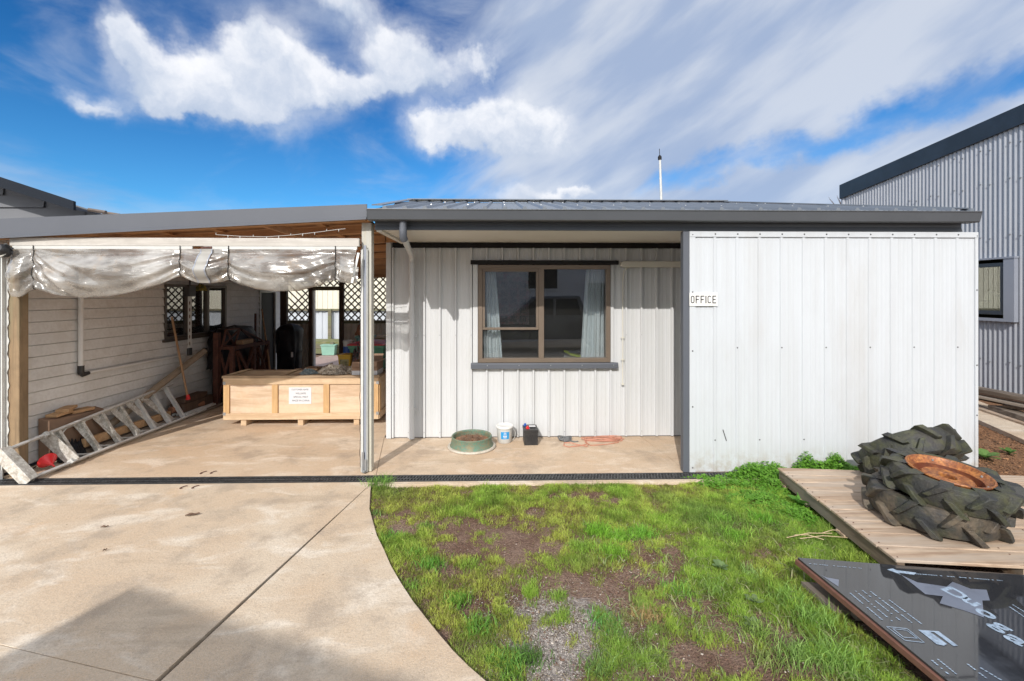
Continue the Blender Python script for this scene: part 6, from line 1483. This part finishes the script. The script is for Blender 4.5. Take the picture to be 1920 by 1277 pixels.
# ================================================================== GROWING THINGS
pal_inv = PM.inverted()
kx = np.array([k[0] for k in kerb]); ky = np.array([k[1] for k in kerb]); o_ = np.argsort(ky); kx = kx[o_]; ky = ky[o_]
bare = []
for px, py, rx, ry in ((870, 950 + 30, 75, 22), (950, 1010, 75, 38), (870, 1015, 50, 25), (960, 1030, 30, 25), (1080, 925, 60, 8), (1180, 1000, 30, 10), (1250, 1040, 50, 24), (1200, 1075, 70, 22),
                       (1050, 1090, 90, 30), (1120, 1110, 90, 32), (1010, 1125, 70, 30), (1060, 1180, 75, 60), (1040, 1240, 70, 40), (1290, 1130, 70, 28), (1390, 1170, 95, 34), (1300, 1220, 80, 34), (1450, 1240, 110, 30), (1180, 1150, 50, 25),
                       (835, 1060, 26, 22), (900, 1130, 40, 24), (1000, 950, 20, 8), (1150, 935, 26, 7), (760, 988, 26, 12), (1450, 1190, 50, 22), (1230, 1262, 70, 20), (745, 1085, 10, 30), (830, 1190, 12, 26)):
    c = at(px, py, z=0); ex_ = abs(at(px + rx, py, z=0).x - c.x); ey_ = abs(at(px, py - ry, z=0).y - at(px, py + ry, z=0).y) / 2
    bare.append((c.x, c.y, ex_, ey_))
def fnoise(x, y, s, seed):
    return np.array([mnoise.noise(Vector((a * s, b * s, seed))) for a, b in zip(x, y)])
# noise tables for speed
GX = np.linspace(-1.6, 5.6, 361); GY = np.linspace(1.2, 4.6, 171)
def table(s, seed): return np.array([[mnoise.fractal(Vector((a * s, b * s, seed)), 1., 2., 3) for a in GX] for b in GY])
T1 = table(2.6, 1.); T2 = table(8., 7.); T3 = table(1.1, 13.); T4 = table(16., 3.)
def look(T, x, y):
    i = np.clip(((x - GX[0]) / (GX[1] - GX[0])).astype(int), 0, len(GX) - 1); j = np.clip(((y - GY[0]) / (GY[1] - GY[0])).astype(int), 0, len(GY) - 1); return T[j, i]
def density(x, y):
    b = np.zeros_like(x)
    for cx, cy, rx, ry in bare: b = np.maximum(b, np.exp(-(((x - cx) / rx) ** 2 + ((y - cy) / ry) ** 2) * .9))
    n = look(T2, x, y) * .55 + look(T4, x, y) * .45 + look(T1, x, y) * .25
    d = 1.12 - b * (1.35 + .25 * np.clip(3.1 - y, 0, 1) * .4) + n * 1.45
    return np.clip(d, 0.012, 1)
s0v = np.array([s0.x, s0.y])
def onlawn(x, y):
    kxx = np.interp(y, ky, kx); m = (x > kxx + .015) & (y < 4.225) & (y > 1.35)
    # not under the pallet or the sheets (blades there are never seen)
    iv = pal_inv; lx = iv[0][0] * x + iv[0][1] * y + iv[0][3]; lyy = iv[1][0] * x + iv[1][1] * y + iv[1][3]
    m &= ~((lx > .05) & (lx < 2.35) & (lyy > 0.0) & (lyy < 1.46))
    qx, qy = x - s0v[0], y - s0v[1]; det = ex.x * ey.y - ex.y * ey.x; u = (qx * ey.y - qy * ey.x) / det; v = (ex.x * qy - ex.y * qx) / det
    m &= ~((u > .05) & (u < 2.2) & (v > .02) & (v < 1.75))
    m &= x < 6; return m
def blades(name, X, Y, Z, hgt, wid, lean, col, label, cat, mt, tipf=.35):
    n = len(X); az = rng.uniform(0, 2 * np.pi, n); la = rng.uniform(0, 2 * np.pi, n); lm = lean * hgt
    wx, wy = np.cos(az) * wid / 2, np.sin(az) * wid / 2; dx, dy = np.cos(la) * lm, np.sin(la) * lm
    V = np.zeros((n, 5, 3), np.float32)
    V[:, 0] = np.stack([X - wx, Y - wy, Z], 1); V[:, 1] = np.stack([X + wx, Y + wy, Z], 1)
    V[:, 2] = np.stack([X - wx * .8 + dx * tipf, Y - wy * .8 + dy * tipf, Z + hgt * .6], 1); V[:, 3] = np.stack([X + wx * .8 + dx * tipf, Y + wy * .8 + dy * tipf, Z + hgt * .6], 1)
    V[:, 4] = np.stack([X + dx, Y + dy, Z + hgt * np.clip(1.05 - lean * .35, .4, 1)], 1)
    me = bpy.data.meshes.new(name); me.vertices.add(n * 5); me.vertices.foreach_set('co', V.ravel())
    idx = np.arange(n)[:, None] * 5; loops = np.concatenate([idx + np.array([0, 1, 3, 2]), idx + np.array([2, 3, 4])], 1).ravel()
    me.loops.add(n * 7); me.loops.foreach_set('vertex_index', loops.astype(np.int32))
    me.polygons.add(n * 2); stt = (np.arange(n)[:, None] * 7 + np.array([0, 4])).ravel(); tot = np.tile([4, 3], n)
    me.polygons.foreach_set('loop_start', stt.astype(np.int32)); me.polygons.foreach_set('loop_total', tot.astype(np.int32))
    me.update(calc_edges=True)
    a = me.color_attributes.new('tint', 'FLOAT_COLOR', 'POINT'); C = np.ones((n, 5, 4), np.float32); C[:, :, :3] = col[:, None, :]; a.data.foreach_set('color', C.ravel())
    me.materials.append(mt); o = bpy.data.objects.new(name, me); sc.collection.objects.link(o)
    tag(o, label, cat, kind='stuff'); return o
def lerp(a, b, f): return np.array(a)[None] * (1 - f[:, None]) + np.array(b)[None] * f[:, None]
n = 640000; X_ = rng.uniform(-1.25, 4.6, n); Y_ = 1.4 + (4.23 - 1.4) * rng.uniform(0, 1, n) ** .92
m = onlawn(X_, Y_) & (rng.uniform(0, 1, n) < density(X_, Y_)); X_, Y_ = X_[m], Y_[m]; n = len(X_)
t1 = look(T1, X_, Y_); t3 = look(T3, X_, Y_); t2 = look(T2, X_, Y_); dn = density(X_, Y_)
lush = np.clip(.5 + 1.1 * t3 + .7 * t1 + .30 * (X_ - .6), 0, 1)
hg = .8 * (.014 + .028 * rng.uniform(0, 1, n) ** 1.5 + .026 * lush + .020 * np.clip(t2 * 2, 0, 1)) * (.45 + .55 * dn); hg *= np.where(rng.uniform(0, 1, n) < .03, 1.6, 1)
wd_ = rng.uniform(.0016, .0036, n) * (1 + .25 * (Y_ - 2)); ln = rng.uniform(.15, 1.1, n)
base = lerp((.39, .43, .085), (.22, .38, .050), np.clip(lush + rng.normal(0, .15, n), 0, 1))
f = np.clip(rng.normal(.30, .32, n), 0, 1); base = base * (1 - f[:, None] * .45) + np.array((.58, .62, .16))[None] * f[:, None] * .45
dry = (rng.uniform(0, 1, n) < np.clip(.20 - .20 * lush + .30 * (1 - dn), .02, .5)); base *= (1 + .55 * np.clip(t2 * 1.6, -.5, .6))[:, None]; base[dry] = lerp((.30, .235, .12), (.20, .13, .07), rng.uniform(0, 1, int(dry.sum())))
blu = np.clip(look(T3, X_ + .9, Y_ * .8 + .6) * 2.2 - .25, 0, 1); base = base * (1 - .5 * blu[:, None]) + np.array((.14, .25, .07))[None] * .5 * blu[:, None]
blades('grass', X_, Y_, np.full(n, -.035), hg, wd_, ln, base, 'short patchy green lawn grass between the driveway and the pallet', 'grass', M['grass'])
# taller tufts
tx, ty, th_, tc = [], [], [], []
tuf = [(1120, 1000, .10, 420, (.11, .22, .025)), (1160, 1012, .10, 420, (.12, .23, .03)), (1205, 1005, .09, 420, (.10, .21, .03)), (1090, 1030, .08, 360, (.14, .22, .04)), (1150, 1040, .09, 360, (.12, .22, .03)), (1240, 980, .08, 320, (.13, .22, .03)), (800, 990, .05, 200, (.10, .17, .03)), (880, 1060, .06, 240, (.14, .21, .04)), (780, 1040, .06, 240, (.09, .18, .03)), (960, 1290, .08, 200, (.1, .17, .03)),
       (712, 912, .15, 260, (.09, .17, .035)), (703, 965, .05, 160, (.08, .15, .04)), (1130, 1165, .06, 200, (.08, .19, .05)), (1150, 1190, .05, 160, (.10, .19, .05)), (990, 1235, .07, 260, (.06, .11, .03)), (1215, 1155, .06, 300, (.19, .14, .07)), (1180, 1160, .05, 160, (.12, .13, .05)),
       (1420, 1190, .10, 220, (.13, .19, .05)), (1530, 1170, .12, 260, (.12, .20, .05)), (1500, 1240, .11, 260, (.13, .20, .06)), (1560, 1240, .12, 240, (.12, .2, .05)), (1620, 1060, .11, 160, (.16, .22, .04)), (1655, 1062, .10, 130, (.16, .22, .04)), (1590, 1050, .08, 160, (.16, .22, .04)),
       (900, 1180, .08, 240, (.08, .17, .03)), (860, 1130, .07, 240, (.09, .18, .03)), (810, 1060, .07, 240, (.08, .18, .03)), (960, 1250, .09, 240, (.07, .15, .03)), (1270, 1110, .08, 200, (.10, .2, .04)), (1380, 1010, .10, 240, (.11, .21, .03)), (1430, 980, .11, 240, (.09, .2, .025)), (1350, 980, .10, 240, (.10, .2, .03)), (1410, 1080, .08, 160, (.13, .2, .06)), (1340, 1110, .09, 200, (.12, .19, .05)), (1480, 1130, .10, 200, (.12, .2, .05)),
       (1120, 1260, .08, 200, (.10, .16, .05)), (1220, 1240, .07, 160, (.11, .15, .05)), (1905, 930, .09, 200, (.09, .2, .03)), (1915, 950, .1, 200, (.09, .2, .03)), (775, 1100, .05, 150, (.1, .18, .03)), (730, 1010, .06, 200, (.07, .17, .03)), (1440, 1245, .08, 160, (.14, .18, .06)), (1590, 1265, .1, 200, (.12, .19, .05))]
for px, py, h, cnt, c in tuf:
    p = at(px, py, z=-.03); r = .06 + h * .35
    tx.append(rng.normal(p.x, r * .55, cnt)); ty.append(rng.normal(p.y, r * .45, cnt)); th_.append(rng.uniform(.35, 1, cnt) * h); tc.append(np.array(c)[None] * 1.9 * rng.uniform(.7, 1.45, (cnt, 1)) * np.array((1.1, 1.1, 1))[None])
tx, ty, th_, tc = map(np.concatenate, (tx, ty, th_, tc)); n = len(tx)
blades('grass_tufts', tx, ty, np.full(n, -.035), th_, rng.uniform(.003, .0055, n), rng.uniform(.25, 1.1, n), tc, 'taller tufts of grass standing up in the lawn', 'grass', M['grass'])
# flattened broad blades in the worn part of the lawn
n = 2600; X_ = rng.uniform(.6, 2.3, n); Y_ = rng.uniform(1.7, 3.5, n); m = onlawn(X_, Y_) & (rng.uniform(0, 1, n) < .5 + look(T1, X_, Y_)); X_, Y_ = X_[m], Y_[m]; n = len(X_)
blades('flattened_grass', X_, Y_, np.full(n, -.025), rng.uniform(.02, .06, n), rng.uniform(.005, .010, n), rng.uniform(1.2, 2.4, n), lerp((.20, .29, .08), (.42, .42, .22), rng.uniform(0, 1, n)), 'broad flattened grass blades lying in the worn part of the lawn', 'grass', M['grass'])

def leaves(name, C, rad, up, col, label, cat, mt, lobes=3, kind='stuff', parent=None):
    """many small lobed leaves on short stalks ; C centres, rad sizes"""
    n = len(C); V = []; Fc = []; cols = []
    for i in range(n):
        c = C[i]; r = rad[i]; tilt = rng.uniform(-.6, .6, 2); a0 = rng.uniform(0, 6.28)
        ux = np.array((1, 0, tilt[0])); uy = np.array((0, 1, tilt[1]))
        for l in range(lobes):
            a = a0 + l * 2 * math.pi / lobes; d = ux * math.cos(a) + uy * math.sin(a); s = -ux * math.sin(a) + uy * math.cos(a); b = len(V)
            dz = np.array((0, 0, r * .18))
            V += [c, c + d * r * .55 + s * r * .46 + dz, c + d * r * 1.0 + s * r * .24, c + d * r * 1.0 - s * r * .24, c + d * r * .55 - s * r * .46 + dz]; Fc.append((b, b + 1, b + 2, b + 3, b + 4)); cols += [col[i]] * 5
    V = np.array(V); 
    o0 = wloc(parent) if parent else Vector((0, 0, 0))
    me = bpy.data.meshes.new(name); me.from_pydata([tuple(v - np.array(o0)) for v in V], [], Fc)
    a = me.color_attributes.new('tint', 'FLOAT_COLOR', 'POINT'); cc = np.ones((len(V), 4), np.float32); cc[:, :3] = np.array(cols); a.data.foreach_set('color', cc.ravel())
    me.materials.append(mt); o = bpy.data.objects.new(name, me); sc.collection.objects.link(o)
    if parent: o.parent = parent
    if label: tag(o, label, cat, kind=kind)
    return o
# clover bank along the foot of the screen wall
Cs = []; 
def bank(px, py, rx, ry, h, cnt):
    c = at(px, py, z=0); ex_ = abs(at(px + rx, py, z=0).x - c.x); ey_ = abs(at(px, py - ry, z=0).y - at(px, py + ry, z=0).y) / 2
    for _ in range(cnt):
        a = random.uniform(0, 6.28); r = math.sqrt(random.random()); x = c.x + ex_ * r * math.cos(a); y = c.y + ey_ * r * math.sin(a)
        if y > 4.42: y = 4.42 - random.random() * .1
        hh = h * (1 - r ** 2.5) * (.75 + .5 * mnoise.noise(Vector((x * 6, y * 6, 2)))); Cs.append((x, y, -.02 + hh * random.uniform(.35, 1.)))
bank(1545, 885, 76, 18, .27, 2600); bank(1430, 893, 74, 16, .18, 2000); bank(1360, 905, 60, 12, .07, 700); bank(1480, 915, 60, 20, .11, 1500); bank(1420, 935, 60, 20, .06, 800); bank(1500, 960, 45, 25, .06, 900); bank(1330, 895, 55, 6, .05, 300)
C = np.array(Cs); lx = np.array([(pal_inv @ Vector(c)).x for c in C]); ly = np.array([(pal_inv @ Vector(c)).y for c in C]); C = C[~((lx > -.01) & (ly > -.02) & (ly < PL + .02))]
n = len(C); leaves('clover', C, rng.uniform(.009, .019, n), 0, lerp((.12, .30, .03), (.22, .45, .06), rng.uniform(0, 1, n)), 'bright green clover growing at the foot of the white screen wall', 'clover', M['weed'])
def broadweed(px, py, sz, cnt, label, col=(.09, .19, .04), z=-.02):
    p = at(px, py, z=0); t = thing('weed', (p.x, p.y, z), label, 'weed'); V = []; Fc = []; cols = []
    for i in range(cnt):
        a = 2 * math.pi * i / cnt + random.uniform(-.3, .3); L = sz * random.uniform(.7, 1.15); el_ = random.uniform(.2, .8); d = Vector((math.cos(a), math.sin(a), 0)); s = Vector((-d.y, d.x, 0)); b = len(V); ns = 7
        tint = np.array(col) * random.uniform(.75, 1.3)
        for k in range(ns + 1):
            f = k / ns; c = Vector((p.x, p.y, z)) + d * L * f * math.cos(el_) + Vector((0, 0, L * (math.sin(el_) * f * 1.5 - f * f * .75 * math.sin(el_) - .0) + .01))
            w = L * .30 * math.sin(math.pi * min(1, f * .93 + .04)) ** .8 * (1 + .16 * math.sin(k * 2.6)) if k < ns else .001
            V += [c - s * w, c + Vector((0, 0, -.06 * w - .002)), c + s * w]; cols += [tint] * 3
        for k in range(ns): q = b + k * 3; Fc += [(q, q + 1, q + 4, q + 3), (q + 1, q + 2, q + 5, q + 4)]
    o0 = wloc(t); me = bpy.data.meshes.new('leaves'); me.from_pydata([tuple(v - o0) for v in V], [], Fc); at_ = me.color_attributes.new('tint', 'FLOAT_COLOR', 'POINT'); cc = np.ones((len(V), 4), np.float32); cc[:, :3] = np.array(cols); at_.data.foreach_set('color', cc.ravel()); me.polygons.foreach_set('use_smooth', [True] * len(Fc))
    me.materials.append(M['weed']); o = bpy.data.objects.new('leaves', me); sc.collection.objects.link(o); o.parent = t
    mb = MB(); mb.tube([(p.x, p.y, z - .02), (p.x, p.y, z + .03)], .006, 6); mb.build('stem', M['weedstem'], t)
M['weedstem'] = mat('weed stem', (.10, .16, .05), .6, var=(20, .4, (.14, .12, .05)))
broadweed(1512, 948, .17, 9, 'broad leaved weed beside the left edge of the pallet, farther from the wall', (.12, .30, .05))
broadweed(1500, 925, .13, 8, 'broad leaved weed beside the left edge of the pallet, nearer the wall', (.14, .28, .08))
broadweed(1350, 1062, .07, 8, 'pale broad leaved rosette weed in the middle of the lawn', (.20, .30, .12))
broadweed(1415, 1125, .06, 8, 'flat grey green rosette weed in the worn lawn near the roofing sheets', (.20, .27, .12))
broadweed(1412, 1168, .05, 8, 'small dull rosette weed in the bare soil, nearest the camera', (.19, .25, .11))
broadweed(1847, 856, .16, 10, 'leafy green weed in the bark mulch at the foot of the screen wall', (.17, .30, .08))
broadweed(1893, 848, .09, 7, 'small green weed alone in the open bark mulch', (.09, .18, .04))
# matted dry straw and clods of soil in the bare places
n = 9000; X_ = rng.uniform(-1., 2.5, n); Y_ = rng.uniform(1.6, 4.2, n); m = onlawn(X_, Y_) & (rng.uniform(0, 1, n) < 1.1 - density(X_, Y_)); X_, Y_ = X_[m], Y_[m]; n = len(X_)
blades('dry_grass', X_, Y_, np.full(n, -.030), rng.uniform(.012, .04, n), rng.uniform(.0012, .0025, n), rng.uniform(1.5, 3.2, n), lerp((.34, .25, .15), (.55, .44, .28), rng.uniform(0, 1, n)), 'matted dead grass in the bare patches of the lawn', 'dead grass', M['grass'])
# pebbles on the gravel patch and bark chips on the mulch
def chips(name, n, fx, sz, mt, label, cat, flat=.5):
    mb = MB()
    for _ in range(n):
        x, y, z = fx(); s = random.uniform(*sz); Mx = Matrix.Translation((x, y, z)) @ Matrix.Rotation(random.uniform(0, 6.28), 4, 'Z') @ Matrix.Rotation(random.uniform(-.4, .4), 4, 'X'); a, b, c = s * random.uniform(.6, 1.), s * random.uniform(.4, .8), s * flat * random.uniform(.5, 1)
        vs = [(a, 0, 0), (-a, 0, 0), (0, b, 0), (0, -b, 0), (0, 0, c), (0, 0, -c)]
        mb.add([Mx @ Vector(v) for v in vs], [(0, 2, 4), (2, 1, 4), (1, 3, 4), (3, 0, 4), (2, 0, 5), (1, 2, 5), (3, 1, 5), (0, 3, 5)])
    o = mb.build(name, mt, origin=(0, 0, 0), recalc=False); tag(o, label, cat, kind='stuff')
g0 = at(1055, 1165, z=0); g1 = at(1010, 1250, z=0)
def fg():
    c = g0 if random.random() < .65 else g1; return (random.gauss(c.x, .20), random.gauss(c.y, .17), -.028)
chips('gravel', 7000, fg, (.002, .007), mat('grey gravel stones', (.40, .36, .325), .85, island=.6, var=(30, .4, (.22, .18, .155))), 'loose grey gravel stones on the bare patch of the lawn', 'gravel')
def fs_():
    return (random.uniform(-.3, 2.3), random.uniform(1.9, 3.9), -.026)
chips('stones', 1300, fs_, (.003, .009), mat('pale stones', (.42, .37, .32), .85, island=.6), 'scattered pale stones in the bare soil of the lawn', 'stones')
def fc():
    while True:
        x, y = random.uniform(-.9, 2.4), random.uniform(1.7, 4.1)
        if float(density(np.array([x]), np.array([y]))[0]) < .55 and bool(onlawn(np.array([x]), np.array([y]))[0]): return (x, y, -.03)
chips('soil_clods', 2600, fc, (.004, .013), mat('clods of soil', (.15, .09, .065), .95, island=.5), 'small clods of brown soil in the bare patches of the lawn', 'soil clods', .7)
def fm(): return (random.uniform(4.0, 6.9), random.uniform(3.6, 7.0), -.022)
chips('bark_mulch', 9000, fm, (.008, .022), mat('bark chips', (.25, .125, .06), .9, island=.85, var=(20, .4, (.16, .08, .04))), 'reddish brown bark mulch between the screen wall and the shed', 'mulch', .25)
# dry stems across the lawn by the pallet
mb = MB()
for a, b in (((1475, 1008), (1560, 1000)), ((1500, 1010), (1590, 1008)), ((1540, 1000), (1585, 996)), ((1490, 1003), (1545, 1012))):
    p, q = at(*a, z=.03), at(*b, z=.03); mb.tube([p, p.lerp(q, .5) + Vector((0, .01, .012)), q], .0028, 5)
o = mb.build('dry_stems', mat('dry straw', (.50, .38, .24), .8, var=(20, .4, (.36, .26, .15)))); tag(o, 'few dry straw stems lying on the grass beside the pallet', 'stems')
# leaves, bits and stains lying on the concrete
def dead(px, py, sx_, sy_, rot, label):
    p = at(px, py, z=0); mb = MB(); mb.M = Matrix.Translation((p.x, p.y, .003)) @ Matrix.Rotation(R(rot), 4, 'Z')
    mb.grid(lambda u, v: ((u - .5) * sx_ * 2, (v - .5) * sy_ * 2 * math.sin(math.pi * min(1, .08 + u * .9)) ** .7, .003 + .006 * math.sin(u * 5) ** 2 * (v + .2) + .012 * abs(v - .5)), 14, 6)
    o = mb.build('dead_leaf', mat('dead leaf', (.13, .075, .045), .85, var=(40, .5, (.07, .04, .03))) if 'dead leaf' not in bpy.data.materials else bpy.data.materials['dead leaf'], smooth='all'); tag(o, label, 'leaf', 'dead leaves on the driveway')
dead(361, 967, .050, .016, 16, 'largest curled dead leaf lying on the driveway'); dead(196, 990, .026, .008, 12, 'thin dark dead leaf on the left of the driveway'); dead(197, 1034, .012, .006, 50, 'tiny dead leaf on the driveway below the thin one')
def loop(px, py, label, rot=25):
    p = at(px, py, z=0); t = thing('anchor_loop', (p.x, p.y, 0), label, 'metal loop', 'rusty loops set in the slab')
    c, s = math.cos(R(rot)), math.sin(R(rot))
    mb = MB(); mb.tube([(p.x + .012 * math.cos(a) + .010 * math.sin(a), p.y + .030 * math.sin(a), .006) for a in np.linspace(.9, 5.6, 18)], .0035, 6); mb.build('loop', M['rust'], t, smooth=True)
loop(381, 887, 'small rusty loop on the patio slab, left one above the drain'); loop(400, 886.5, 'small rusty loop on the patio slab, right one above the drain'); loop(344, 914.5, 'small rusty loop below the drain, left one'); loop(366, 914, 'small rusty loop below the drain, right one')
# bare twigs behind the shed corner
t = thing('bare_shrub', (8.0, 12.5, 2.2), 'bare spiky twigs showing behind the far corner of the corrugated shed', 'shrub')
mb = MB(); b0 = at(1592, 420, y=12.5)
for k in range(30):
    a = random.uniform(-1.15, 1.1); L = random.uniform(.35, .95); q = b0 + Vector((math.sin(a) * L, random.uniform(-.2, .2), math.cos(a) * L)); mb.tube([b0, b0.lerp(q, .5) + Vector((0, 0, .03)), q], [.014, .009, .003], 5)
mb.tube([(b0.x, 12.5, -.02), b0], .06, 8); mb.build('twigs', M['darkwood'], t)
